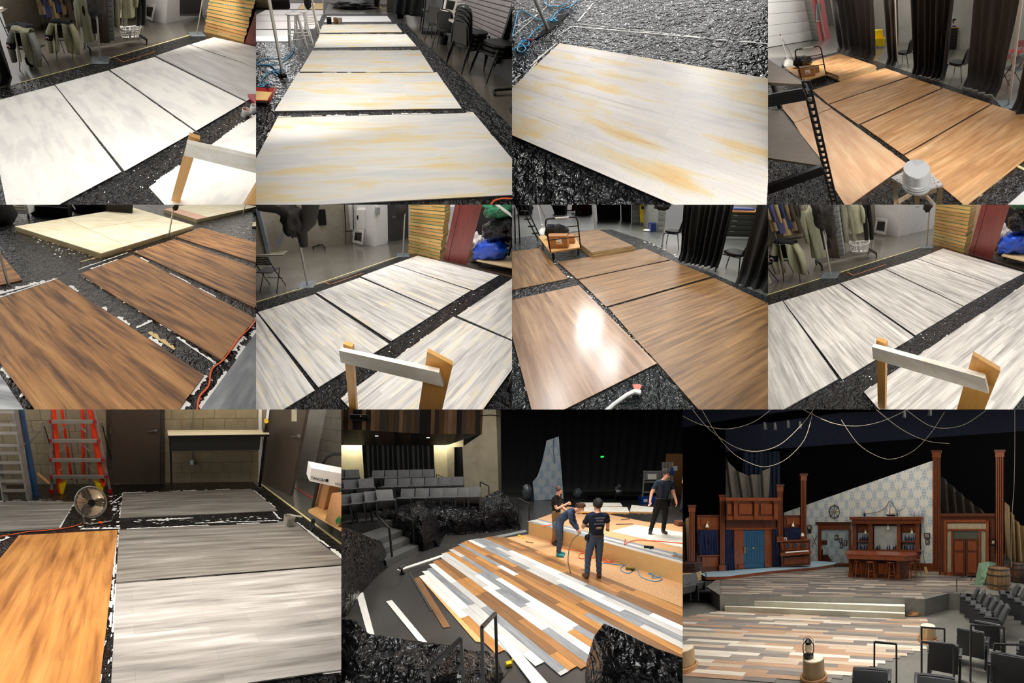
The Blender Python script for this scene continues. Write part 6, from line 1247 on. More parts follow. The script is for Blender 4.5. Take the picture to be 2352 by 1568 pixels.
    # platform truck on the right
    o, P = platform_truck(S, [(1770,575),(2150,790),(2300,640),(1900,520)],.28, 'wooden platform truck at the right edge', None); L, Rr = S.fl(1795,560,.28), S.fl(2080,690,.28); z = S.hz(L, 255); part(S, 'handle', MB().tube([(*L.xy, .28),(*L.xy, z - .1),(L.x + .03, L.y, z - .03),(L.x + .1, L.y - .01, z),(L.x + .7, L.y - .1, z + .02)],.02,10), BLKM, o); part(S, 'crossbar', MB().tube([(*L.xy, .62),(L.x + .5, L.y - .1,.62)],.014,8), BLKM, o)
    q = S.fl(1860,560,.28); carton(S, q, .16,.16,.36,.3, 'tall narrow brown carton on the truck', False); q = S.fl(1945,650,.28); carton(S, q, .22,.2,.34,.3, 'brown carton with green leaf mark', False); solo(S, 'leaf_mark', MB().slab([q + V((-.1,-.125,.03)), q + V((-.07,-.13,.08)), q + V((-.1,-.125,.14)), q + V((-.125,-.12,.08))],(0,-.003,0)), plain(C(30,130,60),.5, name='green_print'), 'green leaf print on the brown carton', 'print')
    L = L + V((0,-.3,0)); bx = [S.at(1775,410, L), S.at(2100,480, L), S.at(2100,395, L), S.at(1785,335, L)]; o = thing(S, 'long_white_box', 'long white printed box lying on the truck', 'box', bx[0]); part(S, 'box', MB().slab(bx, (.05,.22,.03)), WHITE, o)
    e = (bx[1] - bx[0]).normalized(); up = (bx[3] - bx[0]).normalized(); nrm = e.cross(up).normalized()
    Mt = Matrix(((e.x, up.x, nrm.x, 0),(e.y, up.y, nrm.y, 0),(e.z, up.z, nrm.z, 0),(0,0,0,1)))
    p = S.at(1780,398, L) + nrm * .004; tm = text_mb('TANORM', .046); part(S, 'lettering', tm, BLKM, o, Matrix.Translation(p) @ Mt)
    p = S.at(1866,412, L) + nrm * .004; part(S, 'logo_mark', MB().box((0,0,0),(.03,.03,.002)), BLKM, o, Matrix.Translation(p) @ Mt); p = S.at(1920,430, L) + nrm * .004; part(S, 'small_print', text_mb('CT.TO', .03), BLKM, o, Matrix.Translation(p) @ Mt); p = S.at(1785,412, L) + nrm * .004
# ================================================================== theatre during the build (bottom centre)
@cached
def damask(K, ground=C(226,224,212), ink=C(140,168,190), cw=.62, ch=.95, stain=.4):
    m, nt, bs = newmat('damask_wallpaper'); v = locn(nt); sx = N(nt, 'ShaderNodeSeparateXYZ'); nt.links.new(v, sx.inputs[0])
    def mt(op, a, b=None):
        n = N(nt, 'ShaderNodeMath', operation=op)
        for i, x in enumerate((a, b)):
            if x is None: continue
            if hasattr(x, 'node'): nt.links.new(x, n.inputs[i])
            else: n.inputs[i].default_value = x
        return n.outputs[0]
    def ell(ox, oz, rx, rz):
        fx = mt('ABSOLUTE', mt('SUBTRACT', mt('FRACT', mt('ADD', mt('DIVIDE', sx.outputs['X'], cw), ox)),.5)); fz = mt('SUBTRACT', mt('FRACT', mt('ADD', mt('DIVIDE', sx.outputs['Z'], ch), oz)),.5)
        return fx, fz, mt('ADD', mt('POWER', mt('DIVIDE', fx, rx),2), mt('POWER', mt('DIVIDE', mt('ABSOLUTE', fz), rz),2))
    out = None
    for ox, oz, rx, rz in ((0,0,.2,.36),(.5,.5,.2,.36),(.25,.25,.05,.12),(.75,.25,.05,.12),(.25,.75,.05,.12),(.75,.75,.05,.12)):
        fx, fz, d = ell(ox, oz, rx, rz)
        petal = mt('ADD', mt('MULTIPLY', mt('SINE', mt('MULTIPLY', fz, 42)),.35), mt('MULTIPLY', mt('COSINE', mt('MULTIPLY', fx, 60)),.45))
        msk = mt('MULTIPLY', mt('LESS_THAN', mt('ADD', d, mt('MULTIPLY', petal, .5)),.8), mt('GREATER_THAN', mt('ADD', petal, mt('MULTIPLY', d, .35)),-.12))
        out = msk if out is None else mt('MAXIMUM', out, msk)
    ns = noise(nt, (1,1,1),14,3); fac = mt('MULTIPLY', out, mt('ADD', mt('MULTIPLY', ns, .8),.35))
    c = mix(nt, fac, ground, ink)
    st = noise(nt, (1,1,1),1.1,5,.6); c = mix(nt, ramp(nt, st, [(.5, B1),(.75,(stain,) * 3)]), c, C(176,168,136))
    nt.links.new(c, bs.inputs['Base Color']); bs.inputs['Roughness'].default_value = .8; return m
OSB = plain(C(206,160,112),.7, name='chipboard', var=.2, sc_=28.0); MDF = plain(C(204,170,116),.6, name='mdf_face', var=.05)
SEATF = cloth_m(C(78,79,80),.004, name='grey_upholstery'); SEATD = plain(C(40,41,43),.6, name='seat_shell'); STEP = plain(C(70,70,68),.8, name='step_carpet', sc_=40.0)
TARP = plastic(0.0,1.6, c=(.006,.006,.007,1), rough=.18, sc_=.45)
def theatre_seat(S, P, rz, label, group, down=False, sc_=1.0, arm=True):
    o = thing(S, 'theatre_seat', label, 'seat', P, group); M = XF(P, rz, sc_)
    def back(u, v): return (-.25 + .5 * u, .14 + .2 * v - .05 * (1 - (2 * u - 1) ** 2) * .4 + .02 * math.sin(v * 3.14) * -1,.4 + .5 * v)
    part(S, 'backrest', MB().cloth(back, 6,5,(0,.06,.0)), SEATF, o, M)
    part(S, 'lumbar_seam', MB().beam((-.17,.222,.66),(.17,.222,.66),.012,.012), SEATD, o, M)
    if down: part(S, 'seat', MB().box((-.24,-.32,.4),(.24,.14,.48),.03), SEATF, o, M)
    else: part(S, 'seat', MB().hexa([(-.24,-.04,.36),(.24,-.04,.36),(.24,.06,.34),(-.24,.06,.34)],[(-.24,-.18,.62),(.24,-.18,.62),(.24,-.02,.64),(-.24,-.02,.64)]), SEATF, o, M)
    if arm:
        for sx in (-1,1): part(S, 'armrest', MB().box((sx * .275 - .03,-.22,.58),(sx * .275 + .03,.14,.62),.01), SEATD, o, M)
    for sx in (-1,1): part(S, 'side_panel', MB().box((sx * .275 - .02,-.2,.04),(sx * .275 + .02,.16,.58),.01), SEATD, o, M)
    part(S, 'back_shell', MB().hexa([(-.25,.14,.28),(.25,.14,.28),(.25,.2,.28),(-.25,.2,.28)],[(-.25,.36,.89),(.25,.36,.89),(.25,.42,.89),(-.25,.42,.89)]), SEATD, o, M)
    return o
def rail(S, pts, label, r=.022, name='handrail', mid=None):
    """metal handrail: pts = list of (foot point, top point) posts joined along the top"""
    o = thing(S, name, label, 'handrail', pts[0][0]); m = plain(C(40,40,42),.4,.3, name='dark_rail')
    for f, t in pts: part(S, 'post', MB().beam(f, t, r * 2, r * 2), m, o)
    for (f, t),(f2, t2) in zip(pts, pts[1:]): part(S, 'top_bar', MB().beam(t, t2, r * 2, r * 2), m, o)
    return o
def railpx(S, feet, tops, label, z=0.0, r=.022):
    pts = []
    for f, t in zip(feet, tops):
        F_ = S.fl(*f, z) if not isinstance(f, V) else f; pts.append((F_, S.at(*t, F_)))
    return rail(S, pts, label, r)
def tarp(S, top, bot, label, depth=.8, bulge=.3, amp=.12, nu=48, nv=22, zb=0.0, fr=2.2, sd=0, mat=None):
    """plastic-covered heap: upper outline (picture) set back by depth, lower outline on the floor"""
    def sample(L, s):
        ds = [0]
        for a, b in zip(L, L[1:]): ds.append(ds[-1] + (V(b) - V(a)).length)
        x = s * ds[-1]
        for i in range(len(L) - 1):
            if x <= ds[i + 1] + 1e-9: t = (x - ds[i]) / max(1e-9, ds[i + 1] - ds[i]); return L[i][0] + (L[i + 1][0] - L[i][0]) * t, L[i][1] + (L[i + 1][1] - L[i][1]) * t
        return L[-1]
    def fn(s, t):
        b = S.fl(*sample(bot, s), zb); u, v = sample(top, s); tp = S.at(u, v, b + V((0, depth, 0)))
        p = b.lerp(tp, t); k = math.sin(math.pi * min(1, t * 1.0)); e = min(1,5 * s, 5 * (1 - s)) * (1 - t ** 6) * min(1, t * 6)
        q = V((p.x * fr, p.y * fr, p.z * fr + sd)); n1 = mnoise.noise(q); n2 = mnoise.noise(q * 2.7); rd = 1 - abs(mnoise.noise(q * 1.6 + V((3,1,2)))) * 2
        return p + V((0,-bulge * k * e, bulge * .6 * k * e)) + V((n1 * amp * .5,-abs(n1) * amp + rd * amp * .5, n2 * amp * .8)) * e
    return solo(S, 'plastic_cover', MB().cloth(fn, nu, nv, (0,.02,0)), mat or TARP, label, 'plastic cover', smooth=50)
# ---- people
def skinned(joints, edges, root, sub=2):
    names = list(joints); ix = {n: i for i, n in enumerate(names)}; me = bpy.data.meshes.new('figure')
    me.from_pydata([joints[n][0] for n in names],[(ix[a], ix[b]) for a, b in edges],[]); ob = bpy.data.objects.new('figure', me); col.objects.link(ob)
    md = ob.modifiers.new('skin', 'SKIN'); md.use_smooth_shade = True
    if not me.skin_vertices: me.attributes
    sv = me.skin_vertices[0].data
    for n, i in ix.items(): r = joints[n][1]; sv[i].radius = r if isinstance(r, tuple) else (r, r); sv[i].use_root = (n == root)
    s = ob.modifiers.new('sub', 'SUBSURF'); s.levels = sub; s.render_levels = sub
    dg = bpy.context.evaluated_depsgraph_get(); ev = ob.evaluated_get(dg); m = ev.to_mesh()
    vs = [v.co.copy() for v in m.vertices]; ns = [v.normal.copy() for v in m.vertices]; fs = [list(p.vertices) for p in m.polygons]; ev.to_mesh_clear(); bpy.data.objects.remove(ob); bpy.data.meshes.remove(me)
    return vs, ns, fs
def person(S, P, rz, label, J, cloth, skin=(226,176,148), hair=(40,30,24), hat=None, z=0.0, beard=False, belt=None, sc_=1.0, hairstyle='short', glasses=False):
    """J: joints dict (metres, facing -y). cloth: region -> (material, part name)"""
    P = V((P[0], P[1], z)); o = thing(S, 'person', label, 'person', P); M = XF(P, rz, sc_); sk = plain(C(*skin),.5, name='skin', var=.04)
    rad = dict(pelvis=(.15,.115), waist=(.135,.105), chest=(.16,.115), neck=(.058,.058), jaw=(.07,.075), head=(.08,.096), crown=(.06,.07), shL=.068, elL=.047, wrL=.032, paL=(.04,.022), shR=.068, elR=.047, wrR=.032, paR=(.04,.022), hiL=.1, knL=.062, anL=.043, heL=.045, toL=(.045,.03), hiR=.1, knR=.062, anR=.043, heR=.045, toR=(.045,.03))
    joints = {k: (V(J[k]), rad[k]) for k in rad}
    edges = [('pelvis', 'waist'),('waist', 'chest'),('chest', 'neck'),('neck', 'jaw'),('jaw', 'head'),('head', 'crown')]
    for s in 'LR': edges += [('chest', 'sh' + s),('sh' + s, 'el' + s),('el' + s, 'wr' + s),('wr' + s, 'pa' + s),('pelvis', 'hi' + s),('hi' + s, 'kn' + s),('kn' + s, 'an' + s),('an' + s, 'he' + s),('he' + s, 'to' + s)]
    vs, ns, fs = skinned(joints, edges, 'pelvis')
    seg = {}
    for a, b in edges:
        if b in ('neck',): r = 'torso'
        elif b in ('jaw', 'head', 'crown'): r = 'head'
        elif b in ('waist', 'chest', 'shL', 'shR'): r = 'torso'
        elif b[:2] == 'el': r = 'upper_arm'
        elif b[:2] == 'wr': r = 'forearm'
        elif b[:2] == 'pa': r = 'hand'
        elif b[:2] in ('hi', 'kn', 'an'): r = 'leg'
        else: r = 'foot'
        seg[(a, b)] = r
    def reg(p):
        best = None
        for (a, b), r in seg.items():
            A, B = joints[a][0], joints[b][0]; d = B - A; t = max(0, min(1,(p - A).dot(d) / max(1e-9, d.length_squared))); q = (p - A - d * t).length
            if best is None or q < best[0]: best = (q, r, t, (a, b))
        q, r, t, e = best
        if e == ('chest', 'neck') and t > .8: return 'head'
        if r == 'torso' and e == ('pelvis', 'waist') and t < .22: return 'leg'
        if r == 'foot' or (r == 'leg' and e[1][:2] == 'an' and t > .93): return 'foot' + e[1][-1]
        if r == 'upper_arm' and t > .62: return 'elbow'
        return r
    R = [reg(p) for p in vs]
    body = MB().add(vs, fs)
    fw = V(J['face']).normalized(); hd = V(J['head']); upv = (V(J['crown']) - V(J['jaw'])).normalized(); sd = fw.cross(upv).normalized()
    # face on the head: nose, ears, brow, lips
    body.ball(hd + fw * .098 - upv * .02,(.014,.016,.022),8)
    for s in (-1,1): body.ball(hd + sd * s * .088 - upv * .01,(.014,.02,.03),8)
    # hands: four fingers and a thumb rooted in each palm
    for s in 'LR':
        w, p = V(J['wr' + s]), V(J['pa' + s]); d = (p - w).normalized(); side = V(J.get('side' + s, (1,0,0))); side = (side - d * side.dot(d)).normalized(); nrm = d.cross(side); c = J.get('curl' + s, .5)
        for k in range(4):
            r0 = p + side * (.026 - .0175 * k); ln = (.032,.037,.035,.027)[k]; a1 = d * math.cos(c) + nrm * math.sin(c); a2 = d * math.cos(2 * c) + nrm * math.sin(2 * c)
            body.tube([r0 - d * .01, r0 + d * .012, r0 + d * .012 + a1 * ln, r0 + d * .012 + a1 * ln + a2 * ln * .8],[.009,.0092,.0085,.007],6)
        t0 = w.lerp(p, .5) + side * .03; body.tube([t0, t0 + side * .02 + d * .02, t0 + side * .03 + d * .05 + nrm * .01, t0 + side * .022 + d * .07 + nrm * .025],[.011,.0115,.01,.008],6)
    part(S, 'body', body, sk, o, M, smooth=80)
    for k in (-1,1): part(S, 'eye', MB().ball(hd + fw * .086 + sd * k * .032 + upv * .012,.0095,8), plain(C(40,34,30),.3, name='eye_dark'), o, M)
    part(S, 'mouth', MB().ball(hd + fw * .088 - upv * .055,(.02,.012,.006),8), plain(C(170,104,92),.5, name='lips'), o, M)
    for regs, nm_, mat, inf in cloth:
        mb = MB(); use = [f for f in fs if sum(R[i] in regs for i in f) >= (1 if nm_ in ('shirt', 'trousers') else 3)]
        mp = {}
        for f in use:
            q = []
            for i in f:
                if i not in mp:
                    fold = .005 * math.sin(vs[i].z * 55 + vs[i].x * 20) if inf > .008 else 0
                    mp[i] = len(mb.v); mb.v.append(vs[i] + ns[i] * (inf + fold))
                q.append(mp[i])
            mb.f.append(q); mb.fm.append(0)
        part(S, nm_, mb, mat, o, M, smooth=80)
    hm = plain(C(*hair),.8, name='hair', var=.3, sc_=60.0)
    def cap(nmx, mat, lo, rr, back=.0):
        mb = MB().ball((0,0,0),1,16); keep = []
        mb.v = [hd + upv * .022 - fw * .012 + sd * (p.x * rr * .94) + fw * (p.y * rr * 1.08) + upv * (p.z * rr * 1.1) * (1 if p.z > 0 else 1.0) for p in mb.v]
        fsx = []
        for f in mb.f:
            cpt = sum((mb.v[i] for i in f), V()) / len(f) - hd
            if cpt.dot(upv) > lo + max(0, cpt.dot(fw)) * 1.0 - back * max(0,-cpt.dot(fw)): fsx.append(f)
        mb.f = fsx; mb.fm = [0] * len(fsx); part(S, nmx, mb, mat, o, M, smooth=80)
    if hat: cap('knit_cap', hat, .0,.112,.3); cap('hair', hm, -.03,.104,.6)
    else: cap('hair', hm, .0,.108,.75)
    if hairstyle == 'tied': part(S, 'ponytail', MB().tube([hd - fw * .1 + upv * .02, hd - fw * .14 - upv * .0, hd - fw * .13 - upv * .07],[.03,.032,.012],8), hm, o, M)
    if beard: part(S, 'beard', blob(hd + fw * .06 - upv * .075,(.05,.045,.04),.15,4,12), hm, o, M)
    if glasses: part(S, 'glasses', MB().tube([hd + sd * -.08 + upv * .012, hd + fw * .1 + sd * -.05 + upv * .012, hd + fw * .102 + upv * .012, hd + fw * .1 + sd * .05 + upv * .012, hd + sd * .08 + upv * .012],.004,5), BLKM, o, M)
    if belt:
        w = V(J['pelvis']) + V((0,0,.06)); part(S, 'belt', MB().tube([w + V((.165 * math.cos(a),.128 * math.sin(a),0)) for a in [k * math.pi / 10 for k in range(20)]],.02,6, True), belt, o, M)
    return o, M
def stance(**k):
    J = dict(pelvis=(0,0,.96), waist=(0,.005,1.12), chest=(0,.01,1.36), neck=(0,.0,1.52), jaw=(0,-.03,1.60), head=(0,-.025,1.67), crown=(0,-.02,1.74), face=(0,-1,0), shL=(-.19,.01,1.43), elL=(-.25,.03,1.15), wrL=(-.26,-.05,.92), paL=(-.26,-.07,.85), shR=(.19,.01,1.43), elR=(.25,.03,1.15), wrR=(.26,-.05,.92), paR=(.26,-.07,.85), hiL=(-.09,0,.9), knL=(-.1,-.01,.5), anL=(-.1,.02,.1), heL=(-.1,.035,.05), toL=(-.12,-.15,.035), hiR=(.09,0,.9), knR=(.1,-.01,.5), anR=(.1,.02,.1), heR=(.1,.035,.05), toR=(.12,-.15,.035), sideL=(.3,-1,0), sideR=(-.3,-1,0))
    J.update(k); return J
P10 = Set('p10', (784,940,1568,1568),681,17.2,-.5,2.69,5.0, 'bottom centre picture')
def build_p10():
    S = P10
    lamp(S, 'work_light', (.8,6.0,5.2),(.8,6.0,0),3.4,2.4,25,(1,.97,.93)); lamp(S, 'house_or_fill_light', (-2.0,9.0,5.2),(-2.2,11.5,.8),3,1.4,26,(1,.96,.9)); lamp(S, 'house_or_fill_light', (-2.5,9.5,2.6),(-2.5,15.7,3.0),2.4,.8,12,(1,.93,.82)); lamp(S, 'stage_light', (3.5,10,5.0),(3.0,10.5,.3),3,1.5,42)  # low house light aimed upward is an added fill for the soffit
    floor(S, [(-9,1.2,0),(9,1.2,0),(14,22,0),(-14,22,0)], concrete(C(46,45,44), C(74,72,70),.28,1.6))
    # plank directions
    a = math.radians(34.2); d = V((-math.sin(a), math.cos(a),0)); n = V((math.cos(a), math.sin(a),0)); O = S.fl(1000,1000)
    nd = lambda p: ((p - O).dot(n),(p - O).dot(d)); fr = [nd(S.fl(*q)) for q in ((452,960),(520,895),(600,830),(690,772),(760,745),(880,735),(935,738))]; nr = [nd(S.fl(*q)) for q in ((830,1335),(925,1400),(1080,1430),(1240,1495),(1400,1490),(1700,1640),(2300,1500),(2500,1350))]
    def itp(L, x):
        L = sorted(L)
        if x <= L[0][0]: return L[0][1]
        for p, q in zip(L, L[1:]):
            if x <= q[0]: return p[1] + (q[1] - p[1]) * (x - p[0]) / max(1e-6, q[0] - p[0])
        return L[-1][1]
    n0 = nd(S.fl(470,985))[0]; n1 = nd(S.fl(940,742))[0]; pw = .15
    bed = struct(S, 'floor_plank_bed', MB().slab([O + n * n0 + d * itp(fr, n0), O + n * n1 + d * itp(fr, n1), O + n * n1 - d * 4.5, O + n * (n0 + .8) - d * 2.2],(0,0,.006)), OSB)
    pal = [((.3, C(236,232,222)),(.7, C(246,242,234))),((.3, C(190,188,184)),(.7, C(214,212,206))),((.3, C(120,124,128)),(.7, C(164,166,168))),((.3, C(124,88,56)),(.7, C(150,110,74))),((.3, C(176,122,66)),(.7, C(206,150,90))),((.3, C(150,106,64)),(.7, C(180,130,82)))]
    PM = [painted(p, C(110,108,104) if k < 3 else C(90,60,36),.45 if k else .1, patch=(1,8), sscale=(1.4,46), name='laid_plank') for k, p in enumerate(pal)]
    x = n0; last = 0
    while x < n1 - .02:
        y = itp(fr, x + pw / 2) + random.uniform(-.05,.12); end = max(-7, itp(nr, x + pw / 2) + random.uniform(-.1,.1)); seq = random.choice(((4,3,5),(0,1,2),(0,2,1),(5,4,3))) if random.random() < .85 else (0,4,2)
        k = random.randrange(3)
        while y > end:
            ln = random.uniform(.7,2.4); y2 = max(end, y - ln); q = [O + n * (x + .002) + d * y2, O + n * (x + pw - .002) + d * y2, O + n * (x + pw - .002) + d * y, O + n * (x + .002) + d * y]
            mb = MB().hexa([(*p.xy, .006) for p in q],[(*p.xy, .018) for p in q]); L = y - y2; mb.uv = [(0,0,0),(0, pw, 0),(L, pw, 0),(L, 0,0)] * 2
            part(S, 'plank', mb, PM[seq[k % 3]], bed); y = y2 - .003; k += 1 if random.random() < .8 else 2
        x += pw
    # loose planks and battens on the dark floor
    def loose(q, m, l, z=.0): board(S, q, m, l, z0=z, th=.014, name='loose_plank', cat='plank')
    loose([(150,1290),(190,1290),(125,1048),(85,1057)], PM[0], 'short white plank lying alone at far left'); loose([(440,1325),(497,1340),(290,1092),(256,1100)], PM[0], 'white plank lying beside the short one'); loose([(1100,1580),(1195,1580),(935,1290),(880,1290)], PM[0], 'long white plank jutting out at the front', .02); loose([(585,1252),(625,1244),(447,960),(415,968)], PM[3], 'brown plank lying left of the laid floor'); loose([(512,1155),(522,1150),(396,933),(387,937)], plain(C(60,64,66),.5, name='grey_batten'), 'thin dark grey batten beside brown plank'); loose([(318,918),(335,922),(722,796),(705,790)], PM[0], 'long white strip leading to the steps'); loose([(690,765),(700,775),(1065,700),(1055,690)], PM[2], 'grey strip along the covered seats')
    loose([(770,1330),(830,1335),(500,960),(455,968)], plain(C(226,180,116),.7, name='kraft_paper', var=.15, sc_=9.0), 'tan kraft paper strip along the plank edge', .002)
    # raised stage with facing
    A, B = S.fl(1075,716), S.fl(1962,1002); zt = S.hz(A, 645); e = (B - A); en = e.normalized(); bk = V((-en.y, en.x, 0))
    if bk.y < 0: bk = -bk
    stp = struct(S, 'floor_stage', MB().prism([(p.x, p.y) for p in (A, B + en * 2, B + en * 2 + bk * 6, A + bk * 3.2 + en * 2.5, A + bk * 3.4 - en * 1.4, A + bk * 1.6 - en * .6)],0, zt - .002), OSB)
    part(S, 'facing', MB().slab([A - bk * .012, B + en * 2 - bk * .012,(*(B + en * 2 - bk * .012).xy, zt),(*(A - bk * .012).xy, zt)], bk * .012), MDF, stp)
    for k, (o_, w_, mi) in enumerate(((0,.13,2),(.14,.13,2),(.28,.14,3),(.43,.14,2))):
        s = random.uniform(0,.4); t = -.1
        while t < 6:
            ln = random.uniform(1.2,2.2); p0 = A + en * t + bk * o_; p1 = A + en * min(t + ln, 6.2) + bk * o_; mb = MB().hexa([(*p.xy, zt) for p in (p0, p1, p1 + bk * w_, p0 + bk * w_)],[(*p.xy, zt + .012) for p in (p0, p1, p1 + bk * w_, p0 + bk * w_)]); mb.uv = [(0,0,0),(2,0,0),(2,.13,0),(0,.13,0)] * 2; part(S, 'edge_plank', mb, PM[random.choice((mi, mi, 1))], stp); t += ln + .004
    # osb strip on the floor between planks and stage
    sheet(S, [S.fl(935,738), A + V((0,0,0)), B, B + en * 1, S.fl(2100,1190)], OSB, 'bare chipboard floor strip before the stage', .004, 'chipboard_strip', 'chipboard')
    wb = pxs(S, [(1540,690),(1690,662),(2300,770),(2300,860)], zt); sheet(S, [S.fl(1545,700, zt), S.fl(1685,662, zt), S.fl(2200,745, zt), S.fl(2200,850, zt)], plain(C(226,222,208),.6, name='white_ply'), 'white plywood sheet laid on the stage', zt + .008, 'plywood_sheet', 'plywood')
    # back: black drapes, concrete pier, plank soffit, lit recesses
    Yb = 24.0; BK = cloth_m(C(9,9,10))
    wallq(S, 'wall_back', V((-20,26,0)), V((24,26,0)),-1,16, plain(C(8,8,9),.9, name='black_wall'))
    curtain(S, V((-1.5, Yb, 0)), V((14, Yb, 0)),0,11, 'black masking drape behind the stage', 22,.08, BK, n=150)
    CW = concrete(C(156,146,122), C(188,178,154),.85,1.4,.003); pf = S.fl(800,560)
    pz = thing(S, 'concrete_pier', 'tall pale concrete pier left of stage', 'pier', pf); Pp = pf; at = lambda u, v, dy=0.0: S.at(u, v, Pp + V((0, dy, 0)))
    part(S, 'front_face', MB().slab([at(708,560), at(905,560), at(886,-40), at(815,-40), at(806,140), at(694,215)],(0,.5,0)), CW, pz); part(S, 'side_face', MB().slab([at(905,560,.02), at(920,560,.6), at(913,-40,.6), at(886,-40,.02)],(0,.1,0)), concrete(C(120,114,98), C(146,138,120),.85,1.4,.003), pz); part(S, 'conduit', MB().tube([at(800,35,-.02), at(860,32,-.02), at(912,38,-.02)],.02,6), BLKM, pz)
    lw = struct(S, 'wall_left', MB().slab([at(-400,520,3.2), at(700,520,3.2), at(700,150,3.2), at(-400,150,3.2)],(0,.2,0)), concrete(C(196,186,150), C(220,210,172),.85,1.4,.003))
    part(S, 'dark_opening', MB().slab([at(648,455,3.1), at(706,455,3.1), at(700,214,3.1), at(648,216,3.1)],(0,.06,0)), plain(C(8,8,8),.9, name='dark_opening'), lw)
    part(S, 'timber_jamb', MB().slab([at(612,455,3.0), at(648,455,3.0), at(648,214,3.0), at(605,214,3.0)],(0,.1,0)), CW, lw)
    for u0, u1 in ((-60,118),(528,606)): lamp(S, 'recess_light', at((u0 + u1) / 2,196,2.7), at((u0 + u1) / 2,330,3.15),(u1 - u0) / 1701 * 12,.3,160,(1,.92,.72))
    # black slatted wall panel
    o = thing(S, 'slatted_wall_panel', 'black wall panel with grey vertical slats', 'wall panel', at(330,480,2.4)); part(S, 'panel', MB().slab([at(140,520,2.4), at(540,520,2.4), at(526,170,2.4), at(116,170,2.4)],(0,.1,0)), plain(C(14,14,15),.7, name='black_panel'), o); gs = plain(C(74,75,78),.6, name='grey_slat')
    for k in range(13):
        u = 150 + k * 29; part(S, 'slat', MB().slab([at(u + 6,520,2.36), at(u + 18 - (k % 3) * 3,520,2.36), at(u + 6 - (k % 3) * 3,175,2.36), at(u - 8,175,2.36)],(0,.05,0)), gs, o)
    # plank-clad balcony front and soffit, board by board
    bal = thing(S, 'balcony', 'balcony front clad in reclaimed boards', 'balcony', at(400,130)); tones = [(58,42,30),(92,64,42),(120,92,64),(44,36,30),(140,112,84),(76,66,58),(104,76,50),(28,24,22)]
    TM = [wood(C(*t), C(*(int(c * .7) for c in t)),8,8,1.2) for t in tones]; u = -60
    while u < 806:
        w = random.uniform(20,32); u2 = min(u + w, 808); vb = lambda x: 112 + 28 * max(0, min(1, x / 480)) ; tv = lambda x: -60
        m = random.choice(TM); part(S, 'fascia_board', MB().slab([at(u, vb(u)), at(u2 - 1, vb(u2)), at(u2 + 5, tv(u2)), at(u + 6, tv(u))],(0,.03,0)), m, bal)
        sv = lambda x: 205 if x < 620 else 205 - (x - 620) / 186 * 62; dx = (u - 430) * -.1
        part(S, 'soffit_board', MB().slab([at(u, vb(u),.02), at(u2 - 1, vb(u2),.02), at(u2 - 1 + dx * .6, sv(u2),2.2), at(u + dx * .6, sv(u),2.2)],(0,0,.03)), random.choice(TM), bal); u = u2
    for q, l in (((203,150), 'left'),((498,160), 'right')):
        c = at(*q, .7); o = thing(S, 'downlight', '%s recessed downlight in the board soffit' % l, 'downlight', c); part(S, 'lens', MB().lathe([(.09,0),(.085,-.02),(.001,-.022)],14), glow(C(255,250,240),6.0), o, XF(c)); part(S, 'trim', MB().lathe([(.12,.01),(.12,-.012),(.09,-.012)],14), STEEL, o, XF(c))
    c = at(110,45,-.6); o = thing(S, 'projector', 'black projector hanging under the balcony', 'projector', c); part(S, 'case', MB().box((-.38,-.3,-.12),(.36,.3,.1),.03), BLKM, o, XF(c, .2)); part(S, 'lens', MB().tube([(.24,-.3,-.02),(.24,-.4,-.02)],.07,14), plain(C(30,30,36),.1, name='lens_glass'), o, XF(c, .2)); part(S, 'bracket', MB().tube([(0,0,.1),(0,0,.8)],.03,8), BLKM, o, XF(c)); part(S, 'label_dot', MB().box((.06,-.31,.0),(.12,-.3,.04)), YEL, o, XF(c, .2))
    # seats on risers
    def seatrow(us, vb, Y, rz, nm, sc_=1.0, dv=0.0):
        z0 = None
        for k, u in enumerate(us):
            p = S.at(u, vb + dv * k, (0, Y, 0)); z0 = p.z; theatre_seat(S, p, rz, 'grey seat, %s from left, %s' % (['first', 'second', 'third', 'fourth', 'fifth', 'sixth', 'seventh'][k], nm), nm, sc_=sc_)
        a, b = S.at(us[0] - 60, vb, (0, Y, 0)), S.at(us[-1] + 60, vb + dv * (len(us) - 1),(0, Y, 0))
        struct(S, 'floor_riser', MB().hexa([(a.x, a.y - .2,-.2),(b.x, b.y - .2,-.2),(b.x, b.y + .6,-.2),(a.x, a.y + .6,-.2)],[(a.x, a.y - .2, a.z),(b.x, b.y - .2, b.z),(b.x, b.y + .6, b.z),(a.x, a.y + .6, a.z)]), STEP)
    seatrow([209,283,356,428,500],478,12.6,.0, 'right block top row', dv=-1.5); seatrow([280,358,436,514,590,662],535,11.6,-.05, 'right block second row', dv=-2); seatrow([375,460,544,622,694,758],605,10.6,-.08, 'right block third row', dv=-2); seatrow([-10,72],480,12.0,.3, 'left block top row'); seatrow([-20,72,158],560,10.6,.35, 'left block middle row', dv=-6); seatrow([40,125,200,268],655,9.4,.4, 'left block lower row', dv=-9)
    # covered seats
    tarp(S, [(405,545),(440,525),(620,520),(800,510),(900,462),(960,500),(1025,590)],[(560,790),(590,725),(700,718),(850,705),(950,690),(1030,690),(1040,640)], 'black plastic over the far seat block', .5,.25,.1,56,22,0,2.4,1)
    tarp(S, [(155,625),(200,590),(300,560),(420,535),(500,570),(580,690)],[(150,700),(250,745),(400,800),(470,815),(540,790),(585,740)], 'black plastic over the middle seat block', .8,.3,.14,48,20,0,2.4,5)
    tarp(S, [(-60,660),(60,690),(150,730),(230,760),(272,860)],[(-60,1230),(40,1180),(100,1070),(200,960),(275,900)], 'black plastic heap at the left edge', .7,.35,.14,40,22,0,2.6,9)
